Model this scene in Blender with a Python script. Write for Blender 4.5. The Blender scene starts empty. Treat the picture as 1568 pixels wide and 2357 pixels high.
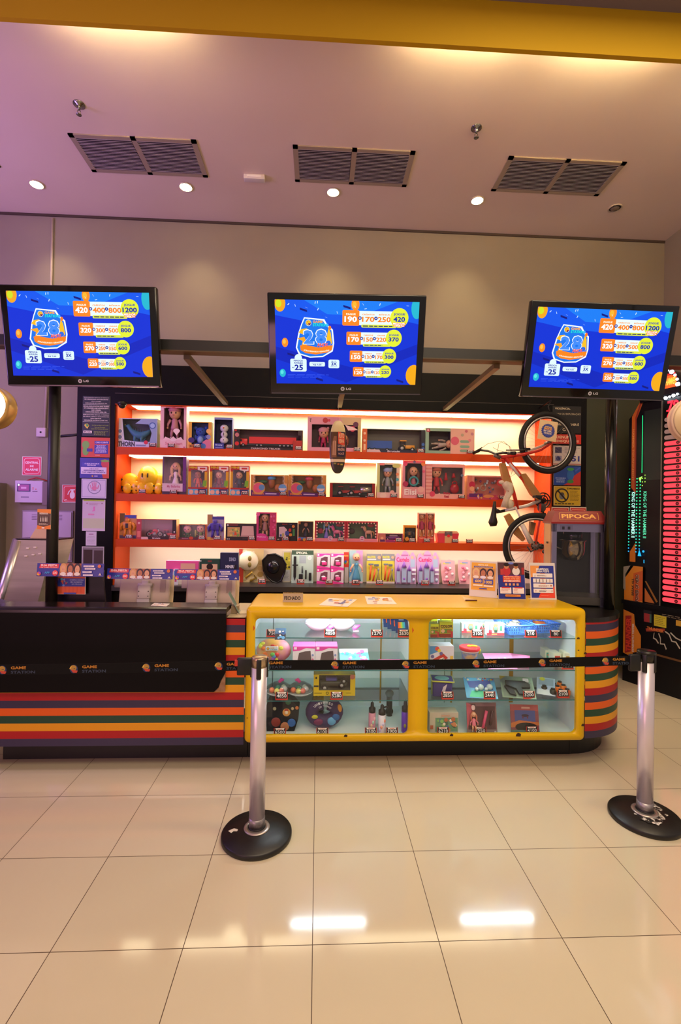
import bpy, bmesh, math, random
from mathutils import Vector, Matrix, Euler
random.seed(7)
SC = bpy.context.scene
COL = SC.collection
PI = math.pi

# ------------------------------------------------------------ colour and materials
def lin(h):
    if not isinstance(h, str): return tuple(h)[:3]
    v = [int(h[i:i+2], 16)/255 for i in (0, 2, 4)]
    return tuple(c/12.92 if c <= .04045 else ((c+.055)/1.055)**2.4 for c in v)
_mats = {}
def mt(col, rough=.5, metal=0., emit=0., spec=.5, coat=0.):
    key = (col, rough, metal, emit, spec, coat)
    if key in _mats: return _mats[key]
    m = bpy.data.materials.new('paint'); m.use_nodes = True
    b = m.node_tree.nodes['Principled BSDF']; c = lin(col)
    b.inputs['Base Color'].default_value = (*c, 1); b.inputs['Roughness'].default_value = rough
    b.inputs['Metallic'].default_value = metal; b.inputs['Specular IOR Level'].default_value = spec
    if coat: b.inputs['Coat Weight'].default_value = coat; b.inputs['Coat Roughness'].default_value = .08
    if emit:
        b.inputs['Emission Color'].default_value = (*c, 1); b.inputs['Emission Strength'].default_value = emit
        b.inputs['Base Color'].default_value = (.004, .004, .004, 1); b.inputs['Specular IOR Level'].default_value = .12
    _mats[key] = m; return m
def noisy(col, col2, scale=3., rough=.5, bump=0., metal=0., spec=.5, stretch=(1, 1, 1), lo=.35, hi=.65):
    m = bpy.data.materials.new('surface'); m.use_nodes = True; nt = m.node_tree; N = nt.nodes; L = nt.links
    b = N['Principled BSDF']; tc = N.new('ShaderNodeTexCoord'); mp = N.new('ShaderNodeMapping'); mp.inputs['Scale'].default_value = stretch
    n = N.new('ShaderNodeTexNoise'); n.inputs['Scale'].default_value = scale; n.inputs['Detail'].default_value = 4
    r = N.new('ShaderNodeValToRGB'); r.color_ramp.elements[0].position = lo; r.color_ramp.elements[1].position = hi
    r.color_ramp.elements[0].color = (*lin(col), 1); r.color_ramp.elements[1].color = (*lin(col2), 1)
    L.new(tc.outputs['Object'], mp.inputs['Vector']); L.new(mp.outputs[0], n.inputs['Vector']); L.new(n.outputs['Fac'], r.inputs[0]); L.new(r.outputs[0], b.inputs['Base Color'])
    b.inputs['Roughness'].default_value = rough; b.inputs['Metallic'].default_value = metal; b.inputs['Specular IOR Level'].default_value = spec
    if bump:
        bp = N.new('ShaderNodeBump'); bp.inputs['Strength'].default_value = bump; bp.inputs['Distance'].default_value = .002
        L.new(n.outputs['Fac'], bp.inputs['Height']); L.new(bp.outputs[0], b.inputs['Normal'])
    return m
def glassy(tint=(1, 1, 1), refl=.12, rough=.03, ior=1.45):
    m = bpy.data.materials.new('clear_sheet'); m.use_nodes = True; nt = m.node_tree; N = nt.nodes; L = nt.links
    N.clear(); o = N.new('ShaderNodeOutputMaterial'); t = N.new('ShaderNodeBsdfTransparent'); g = N.new('ShaderNodeBsdfGlossy'); x = N.new('ShaderNodeMixShader'); f = N.new('ShaderNodeLayerWeight'); f.inputs[0].default_value = .5
    t.inputs[0].default_value = (*tint, 1); g.inputs['Roughness'].default_value = rough
    p = N.new('ShaderNodeMath'); p.operation = 'POWER'; p.inputs[1].default_value = 5; q = N.new('ShaderNodeMath'); q.operation = 'MULTIPLY_ADD'; q.inputs[1].default_value = .7; q.inputs[2].default_value = refl*.4
    L.new(f.outputs['Facing'], p.inputs[0]); L.new(p.outputs[0], q.inputs[0]); L.new(q.outputs[0], x.inputs[0]); L.new(t.outputs[0], x.inputs[1]); L.new(g.outputs[0], x.inputs[2]); L.new(x.outputs[0], o.inputs[0]); return m
GLASS = glassy(); FILM = glassy(rough=.12, ior=1.5)

# ------------------------------------------------------------ camera, world, lights
CAMZ = 1.6857; F = 1083.7; YAW, PITCH, ROLL = .0469, .0049, .0150
_f = Vector((math.sin(YAW)*math.cos(PITCH), math.cos(YAW)*math.cos(PITCH), math.sin(PITCH)))
_r0 = Vector((math.cos(YAW), -math.sin(YAW), 0)); _u0 = _r0.cross(_f)
_r = math.cos(ROLL)*_r0 + math.sin(ROLL)*_u0; _u = -math.sin(ROLL)*_r0 + math.cos(ROLL)*_u0
C0 = Vector((0, 0, CAMZ))
cam = bpy.data.cameras.new('camera'); cam.sensor_fit = 'VERTICAL'; cam.sensor_height = 36; cam.lens = 36*F/2357
co = bpy.data.objects.new('camera', cam); COL.objects.link(co)
M3 = Matrix((_r, _u, -_f)).transposed(); co.matrix_world = Matrix.Translation(C0) @ M3.to_4x4()
cam.clip_start = .05; SC.camera = co

VS = SC.view_settings; VS.view_transform = 'Standard'; VS.look = 'None'; VS.gamma = 1; VS.use_curve_mapping = False; VS.exposure = 0.66
w = bpy.data.worlds.new('world'); SC.world = w; w.use_nodes = True
w.node_tree.nodes['Background'].inputs[0].default_value = (.58, .46, .42, 1); w.node_tree.nodes['Background'].inputs[1].default_value = .46
def area(name, loc, rot, sx, sy, power, col):
    l = bpy.data.lights.new(name, 'AREA'); l.shape = 'RECTANGLE'; l.size = sx; l.size_y = sy; l.energy = power; l.color = col
    o = bpy.data.objects.new(name, l); COL.objects.link(o); o.location = loc; o.rotation_euler = rot; return o
def spot(name, loc, target, power, col, ang, blend=.6, rad=.04):
    l = bpy.data.lights.new(name, 'SPOT'); l.energy = power; l.color = col; l.spot_size = ang; l.spot_blend = blend; l.shadow_soft_size = rad
    o = bpy.data.objects.new(name, l); COL.objects.link(o); o.location = loc
    o.rotation_euler = (Vector(target)-Vector(loc)).to_track_quat('-Z', 'Y').to_euler(); return o
WARM = (1, .70, .40)
# overhead fill lamps added out of view, neon wash of the arcade on the left
area('fill_light', (.6, -.6, 4.9), (0, 0, 0), 3.0, 1.6, 118, (1, .81, .57))
area('fill_light', (2.0, 1.9, 4.9), (0, 0, 0), 2.4, .5, 40, (1, .80, .50))
area('neon_wash', (-4.7, 2.6, 2.9), (math.radians(100), 0, math.radians(-38)), 1.6, 1.4, 58, (.52, .28, 1))
area('neon_wash', (-3.2, -1.5, 2.0), (math.radians(100), 0, math.radians(-20)), 2.5, 1.6, 34, (1, .42, .60))

# ------------------------------------------------------------ pixel helpers (a photo pixel on a real plane)
def ray(x, y): return _f + (x-784)/F*_r - (y-1178.5)/F*_u
def atY(x, y, Y):
    d = ray(x, y); return C0 + d*(Y/d.y)
def atZ(x, y, Z):
    d = ray(x, y); return C0 + d*((Z-CAMZ)/d.z)

# ------------------------------------------------------------ mesh builder
_txt = {}
def glyphs(s, bold):
    k = (s, bold)
    if k in _txt: return _txt[k]
    c = bpy.data.curves.new('t', 'FONT'); c.body = s; c.size = 1; c.offset = 0 if 'Ã' in s else (.034 if bold else .008); c.resolution_u = 2; c.fill_mode = 'FRONT'
    o = bpy.data.objects.new('t', c); COL.objects.link(o); dg = bpy.context.evaluated_depsgraph_get()
    me = o.evaluated_get(dg).to_mesh(); vs = [(v.co.x, v.co.y) for v in me.vertices]; fs = [tuple(p.vertices) for p in me.polygons]
    o.evaluated_get(dg).to_mesh_clear(); bpy.data.objects.remove(o); bpy.data.curves.remove(c)
    if not vs: vs = [(0, 0), (1, 1)]
    x0 = min(v[0] for v in vs); x1 = max(v[0] for v in vs); y0 = min(v[1] for v in vs); y1 = max(v[1] for v in vs)
    vs = [((a-x0)/max(x1-x0, 1e-6), (b-y0)/max(y1-y0, 1e-6)) for a, b in vs]
    _txt[k] = (vs, fs); return _txt[k]
class M:
    def __init__(s): s.v = []; s.f = []; s.m = []; s.sm = []; s.mats = []
    def mi(s, m):
        if isinstance(m, (str, tuple)): m = mt(m)
        if m not in s.mats: s.mats.append(m)
        return s.mats.index(m)
    def add(s, vs, fs, mat, smooth=False, T=None):
        o = len(s.v); i = s.mi(mat)
        for p in vs: s.v.append(tuple(T @ Vector(p)) if T is not None else tuple(p))
        for f in fs: s.f.append([o+k for k in f]); s.m.append(i); s.sm.append(smooth)
        return s
    def box(s, x0, x1, y0, y1, z0, z1, mat, T=None):
        v = [(x, y, z) for z in (z0, z1) for y in (y0, y1) for x in (x0, x1)]
        return s.add(v, [(0, 2, 3, 1), (4, 5, 7, 6), (0, 1, 5, 4), (2, 6, 7, 3), (0, 4, 6, 2), (1, 3, 7, 5)], mat, T=T)
    def rbox(s, x0, x1, y0, y1, z0, z1, mat, r=.01, seg=3, T=None):
        bm = bmesh.new(); bmesh.ops.create_cube(bm, size=1)
        for v in bm.verts: v.co = Vector(((x0+x1)/2+v.co.x*(x1-x0), (y0+y1)/2+v.co.y*(y1-y0), (z0+z1)/2+v.co.z*(z1-z0)))
        bmesh.ops.bevel(bm, geom=bm.edges[:], offset=r, segments=seg, affect='EDGES', profile=.5)
        bm.verts.index_update(); s.add([v.co[:] for v in bm.verts], [[v.index for v in f.verts] for f in bm.faces], mat, True if seg > 1 else False, T); bm.free(); return s
    def ell(s, c, r, mat, n=10, T=None):
        if not isinstance(r, (tuple, list)): r = (r, r, r)
        vs = [(c[0], c[1], c[2]+r[2])]; k = max(4, n//2)
        for i in range(1, k):
            a = PI*i/k
            for j in range(n):
                b = 2*PI*j/n; vs.append((c[0]+r[0]*math.sin(a)*math.cos(b), c[1]+r[1]*math.sin(a)*math.sin(b), c[2]+r[2]*math.cos(a)))
        vs.append((c[0], c[1], c[2]-r[2])); fs = []
        for j in range(n): fs.append((0, 1+j, 1+(j+1) % n)); fs.append((len(vs)-1, 1+(k-2)*n+(j+1) % n, 1+(k-2)*n+j))
        for i in range(k-2):
            for j in range(n): a = 1+i*n; fs.append((a+j, a+n+j, a+n+(j+1) % n, a+(j+1) % n))
        return s.add(vs, fs, mat, True, T)
    def tube(s, pts, r, mat, n=8, cap=True, T=None, closed=False):
        pts = [Vector(p) for p in pts]; k = len(pts); rs = r if isinstance(r, (list, tuple)) else [r]*k; vs = []; prev = None
        for i, p in enumerate(pts):
            if closed: d = (pts[(i+1) % k]-pts[i-1]).normalized()
            else: d = (pts[min(i+1, k-1)]-pts[max(i-1, 0)]).normalized()
            a = prev if prev is not None else (Vector((0, 0, 1)) if abs(d.z) < .9 else Vector((1, 0, 0)))
            x = (a-d*a.dot(d)).normalized(); y = d.cross(x); prev = x
            for j in range(n): b = 2*PI*j/n; vs.append(tuple(p+rs[i]*(math.cos(b)*x+math.sin(b)*y)))
        fs = []
        for i in range(k if closed else k-1):
            i2 = (i+1) % k
            for j in range(n): fs.append((i*n+j, i*n+(j+1) % n, i2*n+(j+1) % n, i2*n+j))
        if cap and not closed: fs += [tuple(range(n))[::-1], tuple((k-1)*n+j for j in range(n))]
        return s.add(vs, fs, mat, True, T)
    def lathe(s, prof, mat, n=24, T=None, mats=None):
        vs = []; fs = []
        for (r, z) in prof:
            for j in range(n): b = 2*PI*j/n; vs.append((r*math.cos(b), r*math.sin(b), z))
        for i in range(len(prof)-1):
            for j in range(n): fs.append((i*n+j, i*n+(j+1) % n, (i+1)*n+(j+1) % n, (i+1)*n+j))
        if prof[0][0] > 1e-5: fs.append(tuple(range(n))[::-1])
        if prof[-1][0] > 1e-5: fs.append(tuple((len(prof)-1)*n+j for j in range(n)))
        return s.add(vs, fs, mat, True, T)
    def ring(s, c, R, r, mat, axis='y', n=32, k=6, sx=1, T=None):
        pts = []
        for i in range(n):
            a = 2*PI*i/n; q = (R*math.cos(a)*sx, R*math.sin(a))
            pts.append({'y': (c[0]+q[0], c[1], c[2]+q[1]), 'z': (c[0]+q[0], c[1]+q[1], c[2]), 'x': (c[0], c[1]+q[0], c[2]+q[1])}[axis])
        return s.tube(pts, r, mat, k, T=T, closed=True)
    def prism(s, pts, y0, y1, mat, ax='y', T=None, smooth=False):
        n = len(pts); g = {'y': lambda p, d: (p[0], d, p[1]), 'x': lambda p, d: (d, p[0], p[1]), 'z': lambda p, d: (p[0], p[1], d)}[ax]
        vs = [g(p, y0) for p in pts]+[g(p, y1) for p in pts]
        s.add(vs, [tuple(range(n)), tuple(range(2*n-1, n-1, -1))], mat, False, T)
        return s.add(vs, [(i, n+i, n+(i+1) % n, (i+1) % n) for i in range(n)], mat, smooth, T)
    def canvas(s, o, w, h, u=(1, 0, 0), v=(0, 0, 1), emit=0., rough=.45, step=.00025, d0=.0006): return Cv(s, o, w, h, u, v, emit, rough, step, d0)
    def build(s, name, parent=None, loc=None, rot=None, fixn=True):
        me = bpy.data.meshes.new(name); me.from_pydata(s.v, [], s.f)
        for m in s.mats: me.materials.append(m)
        me.polygons.foreach_set('material_index', s.m); me.polygons.foreach_set('use_smooth', s.sm); me.update()
        o = bpy.data.objects.new(name, me); COL.objects.link(o)
        if parent: o.parent = parent
        if loc is not None: o.location = loc
        if rot is not None: o.rotation_euler = rot
        return o
class Cv:
    """a printed face: fractional coordinates (0..1), each stroke a hair in front of the last"""
    def __init__(s, m, o, w, h, u, v, emit, rough, step, d0):
        s.m = m; s.o = Vector(o); s.u = Vector(u).normalized(); s.v = Vector(v).normalized(); s.n = s.u.cross(s.v)
        s.w = w; s.h = h; s.e = emit; s.ro = rough; s.d = d0; s.st = step
    def c(s, col): return mt(col, s.ro, emit=s.e) if isinstance(col, (str, tuple)) else col
    def put(s, pts, col, fs=None):
        vs = [tuple(s.o+s.u*(x*s.w)+s.v*(y*s.h)+s.n*s.d) for x, y in pts]; s.d += s.st
        s.m.add(vs, fs or [tuple(range(len(pts)))], s.c(col)); return s
    def R(s, x0, y0, x1, y1, col, r=0., sk=0.):
        if r <= 0: return s.put([(x0, y0), (x1, y0), (x1+sk, y1), (x0+sk, y1)], col)
        rx = min(r/s.w, (x1-x0)/2.01); ry = min(r/s.h, (y1-y0)/2.01); p = []
        for cx, cy, a0 in ((x1-rx, y0+ry, -90), (x1-rx, y1-ry, 0), (x0+rx, y1-ry, 90), (x0+rx, y0+ry, 180)):
            for k in range(5): a = math.radians(a0+k*22.5); p.append((cx+rx*math.cos(a)+sk*(cy-y0)/(y1-y0), cy+ry*math.sin(a)))
        return s.put(p, col)
    def E(s, cx, cy, rx, ry, col, n=20): return s.put([(cx+rx*math.cos(2*PI*i/n), cy+ry*math.sin(2*PI*i/n)) for i in range(n)], col)
    def O(s, cx, cy, r, col, n=24): return s.E(cx, cy, r, r*s.w/s.h, col, n)
    def P(s, pts, col): return s.put(pts, col)
    def T(s, t, x0, y0, x1, y1, col, b=True, rot=0, arc=0.):
        vs, fs = glyphs(t, b)
        if rot: vs = [(y, 1-x) if rot < 0 else (1-y, x) for x, y in vs]
        return s.put([(x0+(x1-x0)*x, y0+(y1-y0)*y-arc*(1-(2*x-1)**2)) for x, y in vs], col, fs)
    def lines(s, x0, y0, x1, y1, n, col, seed=0, fill=.5, center=False):
        R = random.Random(seed); h = (y1-y0)/n
        for i in range(n):
            e = x0+(x1-x0)*R.uniform(.7, 1); a = x0
            if center: d = (x1-e)/2; a += d; e = x1-d
            y = y1-(i+.5)*h
            while a < e-.001:   # broken into word-like dashes
                wl = min((x1-x0)*R.uniform(.08, .2), e-a); s.put([(a, y-h*fill/2), (a+wl, y-h*fill/2), (a+wl, y+h*fill/2), (a, y+h*fill/2)], col); s.d -= s.st; a += wl+(x1-x0)*.03
        s.d += s.st; return s
    def blobs(s, x0, y0, x1, y1, cols, n, seed=0, r=(.05, .14)):
        R = random.Random(seed)
        for i in range(n): q = R.uniform(*r); s.O(R.uniform(x0+q*.6, x1-q*.6), R.uniform(y0, y1), q, cols[i % len(cols)], 10)
        return s
def tag(o, label=None, cat=None, group=None, kind=None):
    for k, v in (('label', label), ('category', cat), ('group', group), ('kind', kind)):
        if v: o[k] = v
    return o
def thing(name, label, cat, loc=(0, 0, 0), rz=0, group=None):
    o = bpy.data.objects.new(name, None); o.empty_display_size = .05; COL.objects.link(o); o.location = loc; o.rotation_euler = (0, 0, rz)
    return tag(o, label, cat, group)
def struct(o): o['kind'] = 'structure'; return o
def copy_thing(src, loc, rz, label):
    r = src.copy(); COL.objects.link(r); r.location = loc; r.rotation_euler = (0, 0, rz); r['label'] = label
    for ch in list(src.children):
        c = ch.copy(); COL.objects.link(c); c.parent = r
        for g in list(ch.children): d = g.copy(); COL.objects.link(d); d.parent = c
    return r
def rrect(x0, x1, y0, y1, r, k=5):
    p = []
    for cx, cy, a0 in ((x1-r, y0+r, -90), (x1-r, y1-r, 0), (x0+r, y1-r, 90), (x0+r, y0+r, 180)):
        for i in range(k+1): a = math.radians(a0+90*i/k); p.append((cx+r*math.cos(a), cy+r*math.sin(a)))
    return p

# ------------------------------------------------------------ the room
def floor_mat():
    m = bpy.data.materials.new('porcelain_tiles'); m.use_nodes = True; nt = m.node_tree; N = nt.nodes; L = nt.links; b = N['Principled BSDF']
    g = N.new('ShaderNodeNewGeometry'); mp = N.new('ShaderNodeMapping'); mp.inputs['Location'].default_value = (-.00375+.0012, -1.853+.0012, 0)
    br = N.new('ShaderNodeTexBrick'); br.offset = 0; br.inputs['Scale'].default_value = 1; br.inputs['Brick Width'].default_value = .5; br.inputs['Row Height'].default_value = .5
    br.inputs['Mortar Size'].default_value = .0016; br.inputs['Mortar Smooth'].default_value = .1; br.inputs['Bias'].default_value = -.2
    br.inputs['Color1'].default_value = (*lin('cdc1a4'), 1); br.inputs['Color2'].default_value = (*lin('d2c6aa'), 1); br.inputs['Mortar'].default_value = (*lin('4a3520'), 1)
    n = N.new('ShaderNodeTexNoise'); n.inputs['Scale'].default_value = 1.3; mx = N.new('ShaderNodeMixRGB'); mx.blend_type = 'MULTIPLY'; mx.inputs[0].default_value = .10
    L.new(g.outputs['Position'], mp.inputs['Vector']); L.new(mp.outputs[0], br.inputs['Vector']); L.new(g.outputs['Position'], n.inputs['Vector'])
    L.new(br.outputs['Color'], mx.inputs[1]); L.new(n.outputs['Fac'], mx.inputs[2]); L.new(mx.outputs[0], b.inputs['Base Color'])
    rm = N.new('ShaderNodeMapRange'); rm.inputs[3].default_value = .095; rm.inputs[4].default_value = .6; L.new(br.outputs['Fac'], rm.inputs[0]); L.new(rm.outputs[0], b.inputs['Roughness'])
    b.inputs['Specular IOR Level'].default_value = .5; return m
XL, XR, YB, YF = -5.2, 3.99, 5.30, -2.6
struct(M().box(XL, XR+1.5, YF, YB+.1, -.05, 0, floor_mat()).build('floor'))
WALL = noisy('8e8373', '938878', 1.2, .75)
CEIL = noisy('e2cfc0', 'e6d4c6', 1.0, .8)
struct(M().box(XL, XR+.1, YB, YB+.1, 0, 4.93, WALL).build('wall_back'))
struct(M().box(XL-.1, XL, YF, YB+.1, 0, 5.2, WALL).build('wall_left'))
struct(M().box(XR, XR+.1, 2.9, YB, 0, 4.93, WALL).build('wall_right'))
struct(M().box(XL, XR+.1, 2.95, YB+.1, 4.93, 5.0, CEIL).build('ceiling'))
# yellow bulkhead with the cove lights behind it, and the lower tiled ceiling in front
b_ = M(); b_.box(XL, XR+.1, 2.92, 2.95, 4.655, 4.99, mt('b99208', .65, spec=.3)); struct(b_.build('trim_1'))
b_ = M(); b_.box(XL, XR+.1, YF, 2.92, 4.975, 5.05, mt('e8e0d8', .8))
for x in [XL+.625*i for i in range(15)]: b_.box(x, x+.02, YF, 2.92, 4.962, 4.975, mt('a99f98', .6))
for y in [YF+.625*i for i in range(9)]: b_.box(XL, XR+.1, y, y+.02, 4.962, 4.975, mt('a99f98', .6))
b_.box(XL, XR+.1, 2.84, 2.92, 4.955, 4.975, mt('6f625c', .6)); struct(b_.build('ceiling'))
# painted shadow line: a dark strip between wall and ceiling
struct(M().box(XL, XR, YB-.012, YB, 4.905, 4.93, mt('4a3c34', .8)).build('shadow_strip'))
# unlit back wall right of the shelving, its shade painted as a dark olive sheet
struct(M().box(2.83, XR, YB-.05, YB, 0, 3.17, noisy('3f4230', '45483a', 1.5, .6)).build('wall_right_unlit'))
for i, x in enumerate((-1.35, .95, 1.95, 3.2)):
    t = thing('cove_light', ('tube light hidden behind the yellow bulkhead, %s' % ('leftmost', 'second from the left', 'third from the left', 'rightmost')[i]), 'light', (x, 3.01, 4.86), 0, 'cove tube lights')
    M().box(-.42, .42, -.02, .03, -.03, -.012, mt('ddd8cf', .5)).build('batten', t)
    M().tube([(-.4, 0, 0), (.4, 0, 0)], .012, mt((1, .80, .42), emit=80), 8).build('tube', t)
    for q in (-.35, .35): M().box(q-.008, q+.008, .01, .02, -.02, .07, mt('999999', .5)).build('hanger', t)

# ------------------------------------------------------------ ceiling fittings
def grille(x, label, src=None):
    t = thing('air_grille', label, 'air vent', (x, 4.365, 4.93), 0, 'ceiling air grilles')
    f = M(); fm = mt('a59683', .5)
    for a in (-.545, -.02, .50): f.box(a, a+.045, -.225, .225, -.012, 0, fm)
    for y in (-.225, .19): f.box(-.545, .545, y, y+.035, -.012, 0, fm)
    f.build('frame', t); M().box(-.5, .5, -.19, .19, -.002, -.0005, mt('2c2224', .8)).build('backing', t)
    for s0 in (-.5, .025):
        l = M(); lm = noisy('b0a4a4', '857878', 14, .5)
        for k in range(21):
            y = -.185+k*.0178; l.add([(s0, y, -.011), (s0+.475, y, -.011), (s0+.475, y+.012, -.003), (s0, y+.012, -.003)], [(0, 1, 2, 3)], lm)
            l.box(s0, s0+.475, y-.0012, y+.0012, -.012, -.009, mt('cfc4c4', .4))
        l.build('louvre_panel', t)
    return t
for i, (x, lb) in enumerate(((-1.66, 'square louvred double air grille on the ceiling, above the left screen'), (.27, 'louvred double air grille on the ceiling, middle of the three whole ones'), (2.21, 'louvred double air grille on the ceiling, right one nearest the unlit downlight'), (-3.60, 'louvred air grille on the ceiling cut by the left edge of the photo'))):
    grille(x, lb)
DL = [(-2.853, 4.81), (-1.369, 4.745), (.099, 4.72), (1.579, 4.742), (3.046, 4.763)]
dn = ('lit round downlight nearest the left edge', 'lit round downlight below the left air grille', 'lit round downlight below the middle air grille', 'lit round downlight left of the right air grille', 'unlit round ceiling downlight near the right wall')
for i, (x, y) in enumerate(DL):
    t = thing('downlight', dn[i], 'light', (x, y, 4.93), 0, 'recessed ceiling downlights')
    M().ring((0, 0, -.006), .062, .008, mt('c9b9a4', .4), 'z', 28).build('rim', t)
    on = i < 4
    M().lathe([(.058, -.004), (.05, -.016), (.0, -.022)] if on else [(.055, -.002), (.03, -.02), (0, -.022)], mt((1, .82, .50), emit=22) if on else mt('8a7c72', .25, .4), 24).build('lamp', t)
    if not on: M().prism(rrect(-.05, .05, -.055, -.02, .015), -.012, -.008, mt('15110e'), 'z').build('shade_rim', t)
    if on:
        spot('downlight_beam', (x, y, 4.88), (x, 5.30, 3.55), 21, (1, .80, .40), math.radians(76), 1.0, .08)
for i, (x, y) in enumerate(((-1.96, 3.842), (1.269, 3.86))):
    t = thing('sprinkler', ('chrome sprinkler head on the ceiling, %s one' % ('left', 'right')[i]), 'sprinkler', (x, y, 4.93), 0, 'ceiling sprinklers')
    cm = mt('8f8f8c', .2, 1.)
    M().lathe([(.045, 0), (.045, -.006), (.02, -.012), (.014, -.03), (.008, -.045), (0, -.045)], cm, 20).build('escutcheon', t)
    M().tube([(0, 0, -.045), (.012, 0, -.055), (.012, 0, -.07), (0, 0, -.08), (-.012, 0, -.07), (-.012, 0, -.055), (0, 0, -.045)], .003, cm, 6).lathe([(.0, -.08), (.02, -.082), (.02, -.085), (0, -.085)], cm, 14).build('deflector', t)
t = thing('emergency_light', 'small white rectangular box fixed to the ceiling between two grilles', 'ceiling box', (-.664, 4.553, 4.93))
M().rbox(-.1, .1, -.03, .03, -.045, 0, mt('d9d0cc', .5), .006).build('housing', t); M().box(-.07, .07, -.034, -.03, -.032, -.012, mt('efe8e4', .3)).build('lens', t)

# ------------------------------------------------------------ wall bits on the left
tag(M().tube([atY(121, 503, 5.285), atY(118, 660, 5.285), atY(103, 985, 5.285)], .013, mt('b9a9a0', .5), 8).build('conduit'), 'thin painted conduit pipe running down the left back wall', 'pipe')
p = atY(98, 996, 5.30); tag(M().rbox(-.05, .05, -.035, 0, -.05, .05, mt('c4b4be', .5), .006).lathe([(0, 0), (.01, 0), (.01, .003), (0, .003)], '15101a', 12, T=Matrix.Translation((0, -.036, 0)) @ Matrix.Rotation(PI/2, 4, 'X')).build('junction_box', loc=p), 'small pale junction box with one dark hole on the left wall', 'electrical box')
tag(M().tube([atY(122, 1000, 5.0), atY(140, 1004, 4.95), atY(165, 1002, 4.92), atY(182, 1000, 4.9)], .014, mt('17130f', .5), 8).build('cable'), 'thick black cable running from the pole to the left shelf pillar', 'cable')
def sign(name, label, cat, x0, y0, x1, y1, Y, draw, back='e9e4dc', th=.003, emit=0., group=None, rough=.45):
    a = atY((x0+x1)/2, y1, Y); L_ = atY(x0, (y0+y1)/2, Y).x; R_ = atY(x1, (y0+y1)/2, Y).x; tp = atY((x0+x1)/2, y0, Y).z; w_ = R_-L_; h_ = tp-a.z
    m = M().box(0, w_, 0, th, 0, h_, mt(back, rough)); draw(m.canvas((0, 0, 0), w_, h_, rough=rough, emit=emit))
    o = m.build(name, loc=(L_, Y, a.z)); return tag(o, label, cat, group)
def d_alarm(c):
    c.R(.03, .03, .97, .97, 'e01838'); c.R(.09, .08, .91, .92, 'ffd8dc', .03); c.R(.115, .105, .885, .895, 'e01838', .025)
    c.T('CENTRAL', .15, .62, .85, .74, 'ffeef0').T('DE', .41, .44, .6, .54, 'ffeef0').T('ALARME', .17, .24, .83, .36, 'ffeef0')
sign('alarm_sign', 'square red sign reading CENTRAL DE ALARME on the left wall', 'sign', 51, 1051, 95.5, 1094, 5.295, d_alarm)
def d_ext(c):
    c.R(.03, .03, .97, .97, 'e0301c'); c.R(.09, .08, .91, .92, 'ffe8e0', .02); c.R(.11, .1, .89, .9, 'e0301c', .02)
    c.R(.42, .22, .68, .62, 'fff3ea', .03); c.R(.49, .6, .61, .72, 'fff3ea'); c.R(.44, .7, .7, .75, 'fff3ea'); c.P([(.44, .72), (.34, .62), (.28, .44), (.33, .44), (.39, .6), (.46, .68)], 'fff3ea'); c.R(.16, .14, .27, .18, 'fff3ea')
sign('extinguisher_sign', 'red and white fire extinguisher pictogram sign half behind the shelf pillar', 'sign', 143, 1116, 186, 1157, 5.295, d_ext)
A = atY(43, 1157, 5.30); B = atY(125, 1108, 5.30)
t = thing('fire_alarm_box', 'white wall-mounted fire alarm box with a small display, left of the black pole', 'alarm box', (A.x, 5.30, A.z))
W_ = B.x-A.x; H_ = B.z-A.z
M().rbox(0, W_*.8, -.07, 0, 0, H_, mt('cfc0d8', .5), .006).build('housing', t)
m = M().box(W_*.8, W_, -.09, 0, -.02, H_*.95, mt('7d6a68', .5)); m.build('side_module', t)
c = (m := M()).box(0, W_*.37, -.003, 0, 0, H_*.35, mt('4a3a6a', .3)).canvas((0, -.003, 0), W_*.37, H_*.35); c.R(.1, .1, .9, .9, 'b05a9c').R(.3, .35, .7, .6, 'e8b8e0'); c.E(.12, .85, .05, .1, mt('ffffff', emit=6))
m.build('display', t, (W_*.07, -.071, H_*.5))
m = M(); c = m.canvas((0, 0, 0), W_*.8, H_, d0=.001); c.R(.02, .02, .98, .98, 'cfc0d8').R(.22, .22, .5, .28, '9080a0').R(.62, .6, .66, .63, 'e03030').R(.62, .66, .66, .69, 'e03030').R(.72, .6, .76, .63, 'e03030').R(.62, .5, .8, .53, '7a5a80'); m.build('markings', t, (0, -.0705, 0))
m = M(); m.tube([(.1, -.03, H_), (.15, -.03, H_+.02), (.2, -.03, H_+.035), (.26, -.03, H_+.02), (.32, -.03, H_)], .006, mt('b02020', .5), 6); m.build('red_wire', t)
A = atY(52, 1292, 5.30); B = atY(170, 1176, 5.30); W_ = B.x-A.x; H_ = B.z-A.z
t = thing('electric_cabinet', 'pale grey two-door electric cabinet set in the left wall', 'cabinet', (A.x, 5.30, A.z))
M().box(0, W_, -.02, 0, 0, H_, mt('9b8d98', .5)).build('frame', t)
for k in (0, 1):
    d = M().rbox(.01+k*W_/2, W_/2-.01+k*W_/2, -.03, -.018, .015, H_-.015, mt('c3b4c4', .5), .004)
    for z in (.2, .82):
        for q in range(4): d.box(W_*(.2+k*.5), W_*(.3+k*.5), -.032, -.0295, H_*z+q*.016, H_*z+q*.016+.005, '6f6070')
    d.build('door', t)
p0 = atY(0, 1400, 5.25); p1 = atY(9, 1112, 5.25); tag(M().box(p0.x-.45, p1.x, 5.0, 5.3, 0, p1.z, mt('83786a', .6)).build('wall_cabinet'), 'dull grey tall cabinet cut by the left edge of the photo', 'cabinet')
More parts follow.
